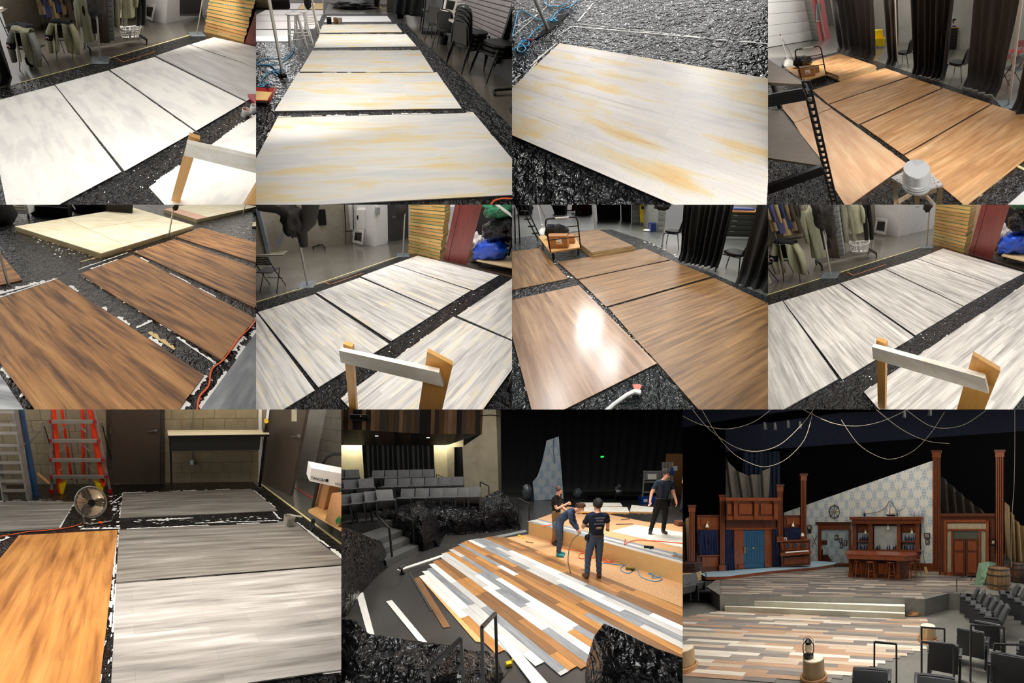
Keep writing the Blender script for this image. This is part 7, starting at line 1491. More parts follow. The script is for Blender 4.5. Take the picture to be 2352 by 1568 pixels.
    tarp(S, [(-60,1190),(80,1215),(150,1290),(400,1330),(640,1360),(760,1390),(860,1390),(950,1450)],[(-60,1700),(200,1750),(400,1750),(600,1750),(760,1700),(850,1640),(900,1590),(960,1500)], 'black plastic in the lower left foreground', .5,.2,.1,56,20,0,3.0,13)
    tarp(S, [(1395,1560),(1410,1450),(1450,1310),(1510,1230),(1640,1290),(1800,1370),(2100,1480)],[(1390,1640),(1420,1660),(1500,1690),(1600,1700),(1750,1720),(1900,1720),(2100,1720)], 'black plastic hood in the lower right corner', .35,.15,.07,48,20,0,3.2,17)
    # steps and handrails
    for k, (v0, l) in enumerate(((905,0),(825,0),(745,0))):
        P = pxs(S, [(262,905),(445,812),(360,770),(180,850)]); c = sum(P, V()) / 4; off = V((-.28 * k, .3 * k, 0)); q = [p + off for p in P]; struct(S, 'floor_step', MB().prism([(p.x, p.y) for p in q],-.02,.17 * (k + 1)), STEP)
    railpx(S, [(295,880),(165,700)],[(275,682),(160,560)], 'dark handrail beside the carpeted steps'); railpx(S, [(420,805),(330,770)],[(412,640),(318,600)], 'dark handrail before the middle cover'); railpx(S, [(90,730),(-20,700)],[(72,600),(-30,550)], 'dark handrail at the left edge'); railpx(S, [(230,640),(145,640)],[(228,570),(140,540)], 'short handrail at the seat aisle', .35)
    railpx(S, [(850,600),(798,600)],[(846,440),(797,415)], 'far handrail by the concrete pier'); railpx(S, [(1077,690),(1017,680)],[(1077,543),(1015,512)], 'handrail beside the stage corner'); c = at(575,390,1.0); rail(S, [(at(548,420,1.5), at(545,373,1.5)),(at(606,430,1.5), at(606,395,1.5))], 'small handrail below the lit recess', .018)
    railpx(S, [(820,1790),(898,1640)],[(806,1250),(884,1168)], 'near black metal handrail in the middle foreground', r=.016); railpx(S, [(520,1900),(712,1800)],[(497,1490),(688,1312)], 'near black metal handrail at lower left', r=.016)
    # scenery and kit behind
    f0 = S.fl(1185,520); Pp = f0; o = thing(S, 'wallpapered_flat', 'curved flat with blue damask wallpaper', 'scenery flat', f0); cv = []
    for t in range(9): q = t / 8; cv.append((1098 + 80 * q ** .62 * 1.0 if False else 1098 + (1178 - 1098) * (q ** .55) , 415 - (415 - 178) * q))
    pts = [at(1108,522), at(1275,512), at(1247,155)] + [at(u, v) for u, v in cv[::-1]]
    mbf = MB().slab(pts, (0,.06,0)); part(S, 'face', mbf, damask(C(196,206,212), C(120,160,196),.7,.9,.1), o)
    part(S, 'hanging_cable', MB().tube([at(1218,20,-.1), at(1222,120,-.1), at(1215,230,-.1), at(1224,310,-.1)],.012,5), BLKM, o)
    q = S.at(1497,271,(0,23,0)); o = thing(S, 'exit_sign', 'glowing green exit sign on black drape', 'exit sign', q); part(S, 'box', MB().box((-.14,0,-.1),(.14,.05,.1),.01), plain(C(10,60,20),.5, name='sign_box'), o, XF(q)); tm = text_mb('EXIT', .12); part(S, 'lettering', tm, glow(C(40,255,90),4.0), o, XF(q + V((-.125,-.01,-.045)),0,1, math.pi / 2))
    zs = 0.0
    for u, v, w_, h_, l in ((1065,520,.28,.9, 'clear plastic wrapped stand beside wallpapered flat'),(1355,510,.3,.6, 'clear plastic wrapped lamp on the floor'),(1590,470,.25,.55, 'clear plastic wrapped fixture on the black case')):
        c = S.fl(u, v); solo(S, 'wrapped_fixture', blob(c + V((0,0, h_ * .5)),(w_, w_ * .8, h_ * .55),.35,3,20, u), plain(C(86,92,98),.2, name='clear_film', bmp=.02), l, 'wrapped lamp')
    for u, v, w_, l in ((1500,520,1.0, 'left long black road case behind stage'),(1640,525,.75, 'right long black road case behind stage')):
        c = S.fl(u, v); o = thing(S, 'road_case', l, 'case', c)
        part(S, 'inside', MB().box((c.x - w_ * .95, c.y + .1,.03),(c.x + w_ * .9, c.y + .5,.3)), BLKM, o); 
        for z in (.02,.32): part(S, 'edge', MB().beam((c.x - w_, c.y, z),(c.x + w_, c.y, z),.05,.04), plain(C(60,62,64),.4,.4, name='case_edge'), o)
        for sx in (-1,1): part(S, 'end', MB().beam((c.x + sx * w_, c.y, 0),(c.x + sx * w_, c.y, .34),.05,.05), plain(C(60,62,64),.4,.4, name='case_edge'), o)
    WPL = plain(C(236,230,216),.6, name='white_platform'); 
    for q, l in (([(1352,582),(1652,588),(1640,560),(1372,555)], 'white topped platform lying behind the workers'),([(1370,553),(1612,553),(1600,535),(1385,533)], 'farther white topped platform behind the workers'),([(1655,583),(1800,586),(1790,560),(1665,547)], 'white topped platform beside right worker')):
        z = zt + .12; P = pxs(S, q, z); o = thing(S, 'white_platform', l, 'platform', (*P[0].xy, zt)); part(S, 'deck', MB().prism([(p.x, p.y) for p in P], z - .02, z), WPL, o)
        for t in (.08,.36,.64,.92): a_, b_ = P[0].lerp(P[1], t), P[3].lerp(P[2], t); part(S, 'joist', MB().beam((*a_.xy, z - .07),(*b_.xy, z - .07),.08,.09), PINE, o)
        part(S, 'front_batten', MB().beam((*P[0].xy, z - .05),(*P[1].xy, z - .05),.03,.05), PINE, o)
    c = S.fl(1800,540,0); Pp = c; o = thing(S, 'scissor_lift', 'aluminium personnel lift with blue base', 'lift', c); AL = plain(C(170,170,168),.4,.5, name='lift_aluminium')
    part(S, 'base', MB().slab([at(1722,545), at(1830,545), at(1830,500), at(1722,500)],(0,.5,0)), plain(C(20,70,160),.4, name='blue_paint'), o); part(S, 'base_label', MB().slab([at(1734,530,-.01), at(1756,530,-.01), at(1756,514,-.01), at(1734,514,-.01)],(0,-.01,0)), WHITE, o)
    for u0, u1 in ((1728,1740),(1822,1832)): part(S, 'post', MB().slab([at(u0 - 4,500), at(u0 + 4,500), at(u1 + 4,350), at(u1 - 4,350)],(0,.05,0)), AL, o)
    for v in (352,412,470): part(S, 'guard_bar', MB().slab([at(1732, v + 8), at(1830, v + 8), at(1830, v), at(1736, v)],(0,.05,0)), AL, o)
    part(S, 'sign_board', MB().slab([at(1742,405,-.02), at(1822,405,-.02), at(1824,362,-.02), at(1745,362,-.02)],(0,.02,0)), plain(C(150,150,148),.4,.4, name='lift_panel'), o); part(S, 'notice', MB().slab([at(1758,400,-.05), at(1808,400,-.05), at(1808,370,-.05), at(1758,370,-.05)],(0,.01,0)), WHITE, o)
    for k in range(4): u = 1838 + k * 17; part(S, 'mast_section', MB().slab([at(u, 520,.1 + .02 * k), at(u + 13,520,.1 + .02 * k), at(u + 17,302,.1 + .02 * k), at(u + 4,302,.1 + .02 * k)],(0,.08,0)), plain(C(168,160,146),.4,.4, name='mast'), o)
    part(S, 'control_box', MB().slab([at(1905,350), at(1928,350), at(1928,325), at(1905,325)],(0,.1,0)), plain(C(190,190,188),.4, name='control_grey'), o); part(S, 'blue_cylinder', MB().slab([at(1895,375), at(1906,375), at(1906,335), at(1895,335)],(0,.1,0)), plain(C(20,70,160),.4, name='blue_paint'), o)
    c2 = S.fl(1920,500,0) + V((0,.8,0)); Pp = c2; solo(S, 'osb_sheet', MB().slab([at(1835,520), at(2100,520), at(2100,250), at(1865,255)],(0,.03,0)), plain(C(150,108,66),.7, name='dark_osb', var=.2, sc_=20.0), 'brown chipboard sheet leaning behind the lift', 'chipboard')
    # small tools
    for u, v, zz, l in ((1760,795, zt, 'black nail gun lying on the stage edge'),(1410,672, zt, 'black nail gun beside the bent man'),(1655,918,0, 'pair of work gloves on the chipboard')):
        c = S.fl(u, v, zz + .01); o = thing(S, 'tool', l, 'tool', c); m_ = BLKM if zz else plain(C(120,108,50),.7, name='glove_olive'); part(S, 'body', MB().box((-.1,-.03,0),(.12,.03,.06),.01), m_, o, XF(c, -.3)); part(S, 'grip', MB().box((.02,-.1,0),(.06,.02,.045),.01), BLKM, o, XF(c, -.3))
    for a_, b_, l in (((1575,658),(1672,656), 'long black pry bar on the stage'),((1605,632),(1655,626), 'small hammer lying on the stage')): cable(S, [S.fl(*a_, zt + .02), S.fl(*b_, zt + .02)],.012, BLKM, l, 'hand_tool', 'tool', False)
    cable(S, [S.fl(1058,757,.02), S.fl(1100,765,.02)],.015, plain(C(120,90,50),.5, name='tool_brown'), 'hammer lying on the chipboard strip', 'hammer', 'tool', False)
    for u, v in ((1020,728),(1042,738)): c = S.fl(u, v); solo(S, 'glue_bottle', MB().box((c.x - .05, c.y - .03,.0),(c.x + .05, c.y + .03,.05),.01), YEL, 'yellow hand tool on the chipboard, %s one' % ('left' if u < 1030 else 'right'), 'tool')
    c = S.fl(965,1470); o = thing(S, 'tape_measure', 'yellow tape measure beside the planks', 'tape measure', c); part(S, 'case', MB().box((-.05,-.03,0),(.03,.03,.07),.012), YEL, o, XF(c, .3)); part(S, 'hook_end', MB().box((.03,-.012,.05),(.05,.012,.1),.004), YEL, o, XF(c, .3))
    c = S.fl(350,945); o = thing(S, 'cordless_drill', 'black cordless drill on the dark floor', 'drill', c); part(S, 'battery', MB().box((-.05,-.04,0),(.05,.04,.05),.01), BLKM, o, XF(c)); part(S, 'body', MB().tube([(-.02,-.06,.17),(.02,.1,.17)],.035,8), plain(C(70,70,72),.4, name='drill_grey'), o, XF(c)); part(S, 'grip', MB().box((-.02,-.02,.05),(.02,.02,.15),.006), BLKM, o, XF(c))
    # hoses
    ORH = plain(C(240,90,40),.45, name='orange_hose'); BLH = plain(C(70,150,200),.45, name='light_blue_hose')
    cable(S, [S.fl(1145,668, zt + .02), S.fl(1215,660, zt + .02), S.fl(1160,672, zt + .02), S.at(1190,690, A), S.fl(1205,770,.02)],.011, ORH, 'orange hose dropping over the stage corner', 'air_hose', 'hose', False)
    cable(S, [(1270,795),(1330,805),(1400,818),(1365,830),(1370,855),(1430,850),(1500,850),(1555,845),(1540,875),(1500,870),(1520,850),(1560,860),(1545,880),(1510,860)],.012, ORH, 'orange hose coiled before the stage', 'air_hose', 'hose')
    cable(S, [S.fl(1500,850,.02), S.fl(1600,850,.02), S.at(1640,800, A.lerp(B, .55) - bk * .05), S.fl(1630,745, zt + .02), S.fl(1625,775, zt + .02), S.fl(1650,760, zt + .02), S.fl(1720,748, zt + .02), S.fl(1960,768, zt + .02)],.012, ORH, 'orange hose running over the white stage sheet', 'air_hose', 'hose', False)
    cable(S, [(1480,880),(1550,885),(1600,890),(1660,895),(1690,880),(1640,885),(1600,915),(1650,940),(1690,905),(1720,960),(1800,985),(1840,970),(1800,955),(1760,940),(1800,945),(1830,960),(1780,965),(1820,940),(1900,970),(1930,950)],.009, BLH, 'light blue hose looped on the chipboard', 'air_hose', 'hose')
    cable(S, [S.fl(1935,955,.02), S.at(1940,900, S.fl(1940,990)), S.fl(1915,820, zt + .03), S.fl(1780,905,.02) + V((0,0,.1)), S.fl(1740,915,.02), S.fl(1700,905,.02)],.009, BLH, 'light blue hose rising to the stage', 'air_hose', 'hose', False)
    # ---------------- people
    jean = cloth_m(C(66,82,104),.004, name='denim'); navy = cloth_m(C(28,36,54),.004); blk = cloth_m(C(22,22,24),.004); boot = plain(C(92,58,40),.6, name='boot_leather'); dk = plain(C(34,28,26),.6, name='dark_boot')
    tee = (('torso', 'upper_arm'), 'shirt'); 
    def dress(shirt, pants, shoe, sleeves='short'):
        regs = ('torso', 'upper_arm') if sleeves == 'short' else ('torso', 'upper_arm', 'elbow', 'forearm')
        return [(regs, 'shirt', shirt, .012),(('leg',), 'trousers', pants, .013),(('footL',), 'shoe', shoe, .012),(('footR',), 'shoe', shoe, .012)]
    # man seen from behind, navy T-shirt
    J = stance(shL=(-.2,0,1.43), elL=(-.34,-.2,1.2), wrL=(-.45,-.4,1.02), paL=(-.47,-.45,.98), elR=(.25,-.12,1.18), wrR=(.16,-.34,1.1), paR=(.13,-.4,1.1), head=(0,-.03,1.67), crown=(0,-.03,1.74), anL=(-.14,.02,.1), heL=(-.14,.035,.05), toL=(-.2,-.14,.035), knL=(-.12,-.02,.5), anR=(.14,.02,.1), heR=(.14,.035,.05), toR=(.17,-.15,.035), knR=(.13,-.02,.5), curlL=.8, curlR=.8)
    o, M = person(S, S.fl(1440,968), math.pi + .12, 'man from behind in navy T-shirt and jeans', J, dress(navy, jean, boot),(214,158,128),(26,22,20), belt=plain(C(60,44,32),.5, name='belt_leather'))
    for k, (t, s_, zz) in enumerate((('NEIGHBOR', .042,1.4),('HOUSES', .042,1.345),('BASKETBALL', .04,1.28))):
        mb = text_mb(t, s_); w_ = max(p.x for p in mb.v); mb.v = [V((p.x - w_ / 2, p.y, p.z)) for p in mb.v]; part(S, 'shirt_print', mb, plain(C(150,156,166),.8, name='faded_print'), o, M @ XF((0,.148, zz), math.pi, 1, math.pi / 2))
    part(S, 'shirt_emblem', MB().ball((0,.142,1.2),(.07,.01,.028),12), plain(C(150,130,96),.8, name='gold_print'), o, M)
    part(S, 'tool_pouch', blob((.2,.02,.96),(.05,.06,.08),.3,4,12,2), BLKM, o, M); part(S, 'wristwatch', MB().tube([(-.43,-.37,1.04),(-.445,-.395,1.02)],.042,10), BLKM, o, M)
    # woman in check shirt bending
    chk = painted(((.3, C(30,40,58)),(.7, C(44,56,76))), plank=.05, pth=.05, tint=(.5,2.6), seam=3.2, name='check_shirt', rough=.9)
    J = stance(pelvis=(0,.12,.93), waist=(0,.06,1.06), chest=(0,-.16,1.24), neck=(0,-.34,1.33), jaw=(0,-.41,1.345), head=(0,-.46,1.40), crown=(0,-.5,1.46), face=(0,-.8,-.6), shL=(-.17,-.2,1.27), elL=(-.2,-.26,1.02), wrL=(-.18,-.42,.84), paL=(-.17,-.45,.78), shR=(.17,-.2,1.27), elR=(.2,-.28,1.0), wrR=(.16,-.4,.78), paR=(.15,-.42,.71), hiL=(-.09,.1,.87), hiR=(.09,.1,.87), knL=(-.1,.05,.48), knR=(.1,.05,.48), anL=(-.1,.08,.1), anR=(.1,.08,.1), heL=(-.1,.1,.05), heR=(.1,.1,.05), toL=(-.11,-.09,.035), toR=(.11,-.09,.035))
    o, M = person(S, S.fl(1262,840),1.25, 'bending woman in blue check shirt and jeans', J, dress(chk, jean, plain(C(40,150,160),.5, name='teal_shoes'), 'long'),(226,172,146),(72,46,32), hairstyle='tied', sc_=.98)
    part(S, 'coiled_blue_cord', MB().tube([(-.02 + .1 * math.cos(a) + .01 * a, .22 + .02 * math.sin(a * 3),.86 + .1 * math.sin(a)) for a in [k * .5 for k in range(26)]],.008,5), HOSE, o, M)
    # bearded man in black T-shirt, khaki trousers
    J = stance(head=(0,-.06,1.655), jaw=(0,-.06,1.58), crown=(0,-.06,1.73), face=(0,-.9,-.4), elL=(-.24,-.1,1.16), wrL=(-.08,-.34,1.3), paL=(-.04,-.4,1.34), elR=(.25,-.06,1.15), wrR=(.18,-.28,1.02), paR=(.16,-.34,1.0), curlL=.8)
    person(S, S.fl(1228,775),1.0, 'bearded man in black T-shirt and khaki trousers', J, dress(blk, cloth_m(C(120,96,66),.004), dk),(222,168,140),(70,48,34), beard=True)
    # standing man on the stage with cap and braces
    J = stance(head=(0,-.05,1.66), jaw=(0,-.05,1.59), crown=(0,-.04,1.735), face=(.35,-.85,-.35), elL=(-.3,.02,1.16), wrL=(-.36,-.08,.94), paL=(-.37,-.1,.87), elR=(.3,.02,1.16), wrR=(.36,-.08,.93), paR=(.37,-.1,.86), anL=(-.19,.02,.1), heL=(-.19,.035,.05), toL=(-.26,-.12,.035), knL=(-.15,-.02,.5), anR=(.17,.02,.1), heR=(.17,.035,.05), toR=(.2,-.14,.035), knR=(.14,-.02,.5))
    o, M = person(S, S.fl(1812,712, zt),.0, 'man in knit cap and braces standing on stage', J, dress(cloth_m(C(36,46,60),.004), cloth_m(C(14,14,15),.004), dk),(222,164,138),(50,34,26), hat=cloth_m(C(46,42,42),.004), z=zt, glasses=True, belt=BLKM, sc_=1.02)
    for sx in (-1,1): part(S, 'brace', MB().tube([(sx * .1,-.125,1.02),(sx * .1,-.148,1.25),(sx * .1,-.12,1.42),(sx * .1,.02,1.5)],.014,6), BLKM, o, M)
    part(S, 'tool_pouch', blob((.24,-.02,.88),(.07,.08,.13),.3,4,12,4), BLKM, o, M)
    # partly seen man at the right edge
    J = stance(elL=(-.3,-.06,1.17), wrL=(-.22,-.26,1.05), paL=(-.19,-.32,1.02))
    person(S, S.fl(1962,590, zt),.2, 'man in olive T-shirt cut by the right edge', J, dress(cloth_m(C(84,92,84),.004), cloth_m(C(66,72,84),.004), dk),(216,156,130), z=zt)
    c = S.fl(1950,670, zt); solo(S, 'tool_box', MB().box((c.x - .12, c.y, zt),(c.x + .3, c.y + .25, zt + .16),.02), plain(C(110,62,50),.5, name='brown_toolbox'), 'brown tool box at the right stage edge', 'tool box')
    # flexible cable held by the man
    cable(S, [V((*S.fl(1315,945).xy, .02)), S.at(1300,860, S.fl(1315,945)), S.at(1320,760, S.fl(1330,945)), S.at(1375,705, S.fl(1400,960))],.012, plain(C(110,104,92),.5, name='grey_conduit'), 'grey flexible conduit arching to the floor', 'conduit', 'cable', False, sm=6)
# ================================================================== the finished tavern set (bottom right)
P11 = Set('p11', (1568,940,2352,1568),681,5.0,0,2.6,5.0, 'bottom right picture')
MAH = wood(C(132,68,34), C(88,42,20),9,9,1.1,.4, 'mahogany'); MAHD = wood(C(88,45,24), C(58,28,16),9,9,1.1,.45, 'dark_mahogany')
def plank_field(S, parent, O, d, n, n0, n1, lo, hi, z, PM, pw, name='plank', lmin=.7, lmax=1.9):
    x = n0
    while x < n1:
        y, end = lo(x), hi(x); y -= random.uniform(0,.0)
        while y < end - .02:
            y2 = min(end, y + random.uniform(lmin, lmax)); q = [O + n * (x + .002) + d * y, O + n * (x + .002) + d * y2, O + n * (x + pw - .002) + d * y2, O + n * (x + pw - .002) + d * y]
            mb = MB().hexa([(*p.xy, z) for p in q],[(*p.xy, z + .012) for p in q]); mb.uv = [(0,0,0),(y2 - y, 0,0),(y2 - y, pw, 0),(0, pw, 0)] * 2
            part(S, name, mb, random.choice(PM), parent); y = y2 + .003
        x += pw
def column(S, P, Q, u0, u1, vt, vb, label, flutes=4):
    o = thing(S, 'fluted_column', label, 'column', S.wl((u0 + u1) / 2, vb, P, Q)); w = u1 - u0
    panel(S, o, 'shaft', P, Q, (u0 + w * .14, vt + 30, u1 - w * .14, vb - 8), MAHD, .12,.14)
    for k in range(flutes): a = u0 + w * (.18 + .66 * k / flutes); panel(S, o, 'flute', P, Q, (a, vt + 42, a + w * .66 / flutes * .6, vb - 35), MAH, .14,.02)
    panel(S, o, 'capital', P, Q, (u0, vt, u1, vt + 12), MAHD, .2,.22); panel(S, o, 'neck', P, Q, (u0 + w * .1, vt + 12, u1 - w * .1, vt + 40), MAH, .16,.18); panel(S, o, 'base', P, Q, (u0 + w * .06, vb - 32, u1 - w * .06, vb), MAH, .17,.19); return o
def lantern(S, P, s, label):
    o = thing(S, 'lantern', label, 'lantern', P); M = XF(P, 0, s)
    part(S, 'tank', MB().lathe([(.09,0),(.1,.02),(.1,.06),(.05,.09),(.001,.09)],14), BLKM, o, M); part(S, 'globe', MB().lathe([(.045,.1),(.07,.16),(.06,.24),(.04,.27)],14), glass_m(C(190,180,150),.6), o, M); part(S, 'chimney', MB().lathe([(.06,.27),(.05,.3),(.07,.32),(.03,.37),(.001,.38)],14), BLKM, o, M)
    for sx in (-1,1): part(S, 'side_tube', MB().tube([(sx * .08,0,.06),(sx * .1,0,.14),(sx * .1,0,.26),(sx * .05,0,.31)],.011,6), BLKM, o, M)
    part(S, 'bail', MB().tube([(-.1,0,.2),(-.09,0,.36),(0,0,.43),(.09,0,.36),(.1,0,.2)],.005,5), BLKM, o, M)
def barrel(S, P, r, h, label, tone=(150,112,70)):
    o = thing(S, 'barrel', label, 'barrel', P); M = XF(P); n = 18; pr = [(.84,0),(.94,.2),(1,.5),(.94,.8),(.84,1)]; ma, mb_ = wood(C(*tone), C(*(int(c * .7) for c in tone)),9,9,1), wood(C(*(int(c * .85) for c in tone)), C(*(int(c * .6) for c in tone)),9,9,1)
    for k in range(n):
        a0, a1 = 2 * math.pi * (k + .03) / n, 2 * math.pi * (k + .97) / n; vs = [(r * q * math.cos(a), r * q * math.sin(a), h * z) for q, z in pr for a in (a0, a1)]; part(S, 'stave', MB().add(vs, [(2 * i, 2 * i + 1,2 * i + 3,2 * i + 2) for i in range(4)]), ma if k % 2 else mb_, o, M)
    part(S, 'head', MB().lathe([(r * .84, h * .96),(.001, h * .96)], n), ma, o, M); part(S, 'inner_shell', MB().lathe([(r * .83,0),(r * .98, h * .5),(r * .83, h * .97)], n), mb_, o, M)
    for z, q in ((.07,.9),(.3,.985),(.7,.985),(.93,.9)): part(S, 'hoop', MB().lathe([(r * q, h * z - .025),(r * q + .012, h * z - .025),(r * q + .012, h * z + .025),(r * q, h * z + .025)], n), plain(C(70,68,64),.5,.6, name='hoop_iron'), o, M)
def OR2(n): return '%d%s' % (n, 'st' if n % 10 == 1 and n != 11 else 'nd' if n % 10 == 2 and n != 12 else 'rd' if n % 10 == 3 and n != 13 else 'th')
def bottle(S, P, h, mat, label):
    solo(S, 'bottle', MB().lathe([(.035,0),(.037, h * .55),(.03, h * .65),(.013, h * .75),(.013, h),(.001, h)],10).xf(XF(P)), mat, label, 'bottle', 'bottles on the back bar')
def build_p11():
    S = P11; fl, z0 = S.fl, -.6; ORDN = ang = ['first', 'second', 'third', 'fourth', 'fifth', 'sixth', 'seventh', 'eighth']
    lamp(S, 'stage_light', (-1,11,5.6),(-1,12.5,0),5,2,14,(1,.95,.86)); lamp(S, 'front_light', (0,7.5,5.6),(0,7.5,-.6),4,2.0,34,(1,.96,.9)); lamp(S, 'side_light', (3,12.5,5.4),(2.5,15,1.5),2.4,1.4,22,(1,.95,.86))
    CF = concrete(C(92,90,84), C(126,124,116),.5,1.4); floor(S, [(-9,1.2,0),(9,1.2,0),(12,14,0),(-12,14,0)], CF, z=z0)
    floor(S, [(-22,11,0),(22,11,0),(24,25,0),(-24,25,0)], plain(C(20,20,21),.8, name='black_floor'), 'floor_backstage', -.06)
    wallq(S, 'wall_back', V((-22,24,0)), V((22,24,0)),-2,16, plain(C(5,5,6),.95, name='black_void', spec=.1))
    # floors
    A, B = fl(275,1062), fl(1390,1085); d = (B - A).normalized(); n = V((-d.y, d.x, 0)); L = (B - A).length
    PM = [painted(((.3, C(*a)),(.7, C(*b))), C(70,62,56),.5, patch=(1,8), sscale=(1.4,40), name='stage_plank') for a, b in (((206,196,180),(226,216,200)),((170,136,110),(192,156,128)),((136,128,118),(160,150,140)),((120,112,106),(140,132,126)),((186,166,144),(206,186,164)))]
    PD = [painted(((.3, C(*a)),(.7, C(*b))), C(60,54,50),.5, patch=(1,8), sscale=(1.4,40), name='upstage_plank') for a, b in (((96,90,86),(116,110,104)),((120,108,96),(140,126,112)),((84,80,78),(100,96,92)),((150,138,124),(168,156,142)))]
    st = struct(S, 'floor_stage', MB().prism([(p.x, p.y) for p in (A - d * .4, B, B + d * 1.0 + n * .9, B + d * 4.4 + n * .6, B + d * 4.4 + n * 6.5, A - d * 3 + n * 6.5, A - d * 1.6 + n * 1.2)], z0,-.013), CF)
    plank_field(S, st, A, d, n, 0,5.2, lambda x: -.4 - min(1.6, x * .55), lambda x: L + (0 if x < .8 else min(3.6,(x - .5) * 2.6)),-.012, PD, .16)
    C0, D0 = fl(240,1150, z0), fl(1400,1198, z0); d2 = (D0 - C0).normalized(); n2 = V((d2.y, -d2.x, 0)); L2 = (D0 - C0).length; lw = struct(S, 'floor_apron', MB().prism([(p.x, p.y) for p in (C0 - d2 * .1, D0, fl(1440,1345, z0), fl(880,1545, z0), fl(0,1540, z0), fl(-500,1500, z0), fl(-260,1250, z0))], z0 - .05, z0 + .004), CF)
    lim = [((p - C0).dot(n2),(p - C0).dot(d2)) for p in (D0, fl(1445,1345, z0), fl(1000,1500, z0), fl(870,1545, z0), fl(0,1548, z0))]
    def hi(x):
        for p, q in zip(lim, lim[1:]):
            if x <= q[0]: return p[1] + (q[1] - p[1]) * (x - p[0]) / max(.001, q[0] - p[0])
        return lim[-1][1]
    plank_field(S, lw, C0, d2, n2,0, lim[3][0] + .3, lambda x: -min(3.2, x * 1.0), hi, z0 + .004, PM, .15)
    WT = plain(C(244,240,226),.6, name='white_tread')
    for k in range(2):
        za, zb = z0,(-.2,-.4)[k]; q = [fl(270 - 30 * k, (1092,1128)[k], zb), fl(1275,(1128,1170)[k], zb)]; e = (q[1] - q[0]).normalized(); m_ = V((-e.y, e.x, 0)); s_ = struct(S, 'floor_step', MB().prism([(p.x, p.y) for p in (q[0], q[1], q[1] + m_ * .9, q[0] + m_ * .9)], z0, zb - .01), concrete(C(140,136,120), C(166,162,146),.8)); part(S, 'white_tread', MB().prism([(p.x, p.y) for p in (q[0], q[1], q[1] + m_ * .4, q[0] + m_ * .4)], zb - .01, zb), WT, s_)
    # walls of the set
    LP, LQ = fl(250,922,.15), fl(780,886,.15); MP, MQ = fl(890,886), fl(1440,924); RP, RQ = fl(1450,945), fl(1830,972); wl = S.wl
    wp = thing(S, 'wallpapered_wall', 'blue damask wallpapered wall with sloping top', 'scenery wall', MP); mb = MB().slab([wl(580,890, MP, MQ), wl(1440,926, MP, MQ), wl(1438,292, MP, MQ), wl(580,592, MP, MQ)],(0,.06,0)); part(S, 'face', mb, damask(), wp); panel(S, wp, 'skirting', MP, MQ, (890,882,1440,924), MAH, .05,.05)
    pw = thing(S, 'panelled_wall', 'mahogany panelled wall left of the piano', 'scenery wall', LP)
    for nm_, bx, m_, pr in (('back_board', (80,612,690,925), MAHD, .0),('left_bay', (85,606,215,690), MAH, .03),('cornice', (82,605,216,616), MAHD, .09),('sign_panel', (104,628,196,668), MAH, .06),('window_sill', (95,832,216,842), MAH, .08),('lower_panel', (112,845,205,905), MAH, .05),('right_bay', (578,606,690,686), MAHD, .04),('right_sign_panel', (596,622,680,660), MAH, .06),('header', (250,636,560,680), MAHD, .06),('header_mould', (248,678,560,690), MAH, .1),('door_pilaster', (296,690,350,912), MAH, .05),('door_pilaster', (468,690,522,902), MAH, .05),('pilaster_foot', (318,888,352,912), MAH, .1),('pilaster_foot', (470,880,500,902), MAH, .1),('plinth', (90,900,250,935), MAHD, .05)): panel(S, pw, nm_, LP, LQ, bx, m_, pr, .04)
    bc = thing(S, 'balcony', 'mahogany balcony front above the blue door', 'balcony', wl(400,640, LP, LQ)); panel(S, bc, 'front', LP, LQ, (246,512,550,636), MAHD, .5,.06); panel(S, bc, 'top_rail', LP, LQ, (244,510,552,528), MAH, .56,.1); panel(S, bc, 'bottom_rail', LP, LQ, (250,612,530,634), MAH, .54,.05)
    for a_, b_ in ((318,390),(438,502),(252,275)): panel(S, bc, 'raised_panel', LP, LQ, (a_, 545, b_, 602), MAH, .54,.03)
    for u in (288,402,510): panel(S, bc, 'baluster', LP, LQ, (u, 532, u + 22,630), MAH, .6,.06); panel(S, bc, 'bracket', LP, LQ, (u - 4,530, u + 26,542), MAHD, .64,.06)
    dr = thing(S, 'blue_door', 'blue plank door with brass knob and handle', 'door', wl(410,905, LP, LQ)); BD = wood(C(34,84,116), C(24,62,92),9,9,1.2); panel(S, dr, 'leaf', LP, LQ, (348,692,468,908), BD, .04,.04)
    for k in range(6): panel(S, dr, 'board', LP, LQ, (366 + k * 15,705,379 + k * 15,785), BD, .055,.02); panel(S, dr, 'board', LP, LQ, (366 + k * 15,806,379 + k * 15,880), BD, .055,.02)
    for v in ((694,704),(786,805),(882,906)): panel(S, dr, 'rail', LP, LQ, (352, v[0],466, v[1]), BD, .065,.02)
    BR = plain(C(206,176,110),.3,.7, name='brass'); c = wl(409,795, LP, LQ); part(S, 'knob', MB().ball(c + V((0,-.1,0)),.055,10), BR, dr); panel(S, dr, 'handle', LP, LQ, (353,788,359,822), BR, .09,.03)
    NB = cloth_m(C(22,30,58),.01, name='navy_velvet')
    def wcur(u0, u1, vt, vb, l, folds, fl_=0.0, P=LP, Q=LQ, mat=NB): a_, b_ = wl(u0, vb, P, Q), wl(u1, vb, P, Q); curtain(S, a_ + V((0,-.12,0)), b_ + V((0,-.12,0)), a_.z, wl(u0, vt, P, Q).z, l, folds, .04, mat, fl_, n=folds * 6)
    wcur(98,212,692,834, 'navy curtain in the left window', 7); wcur(590,682,680,752, 'navy curtain in window above the piano', 5); wcur(254,300,688,925, 'navy door curtain on the left', 4,.35); wcur(524,556,682,902, 'navy door curtain on the right', 3,.2)
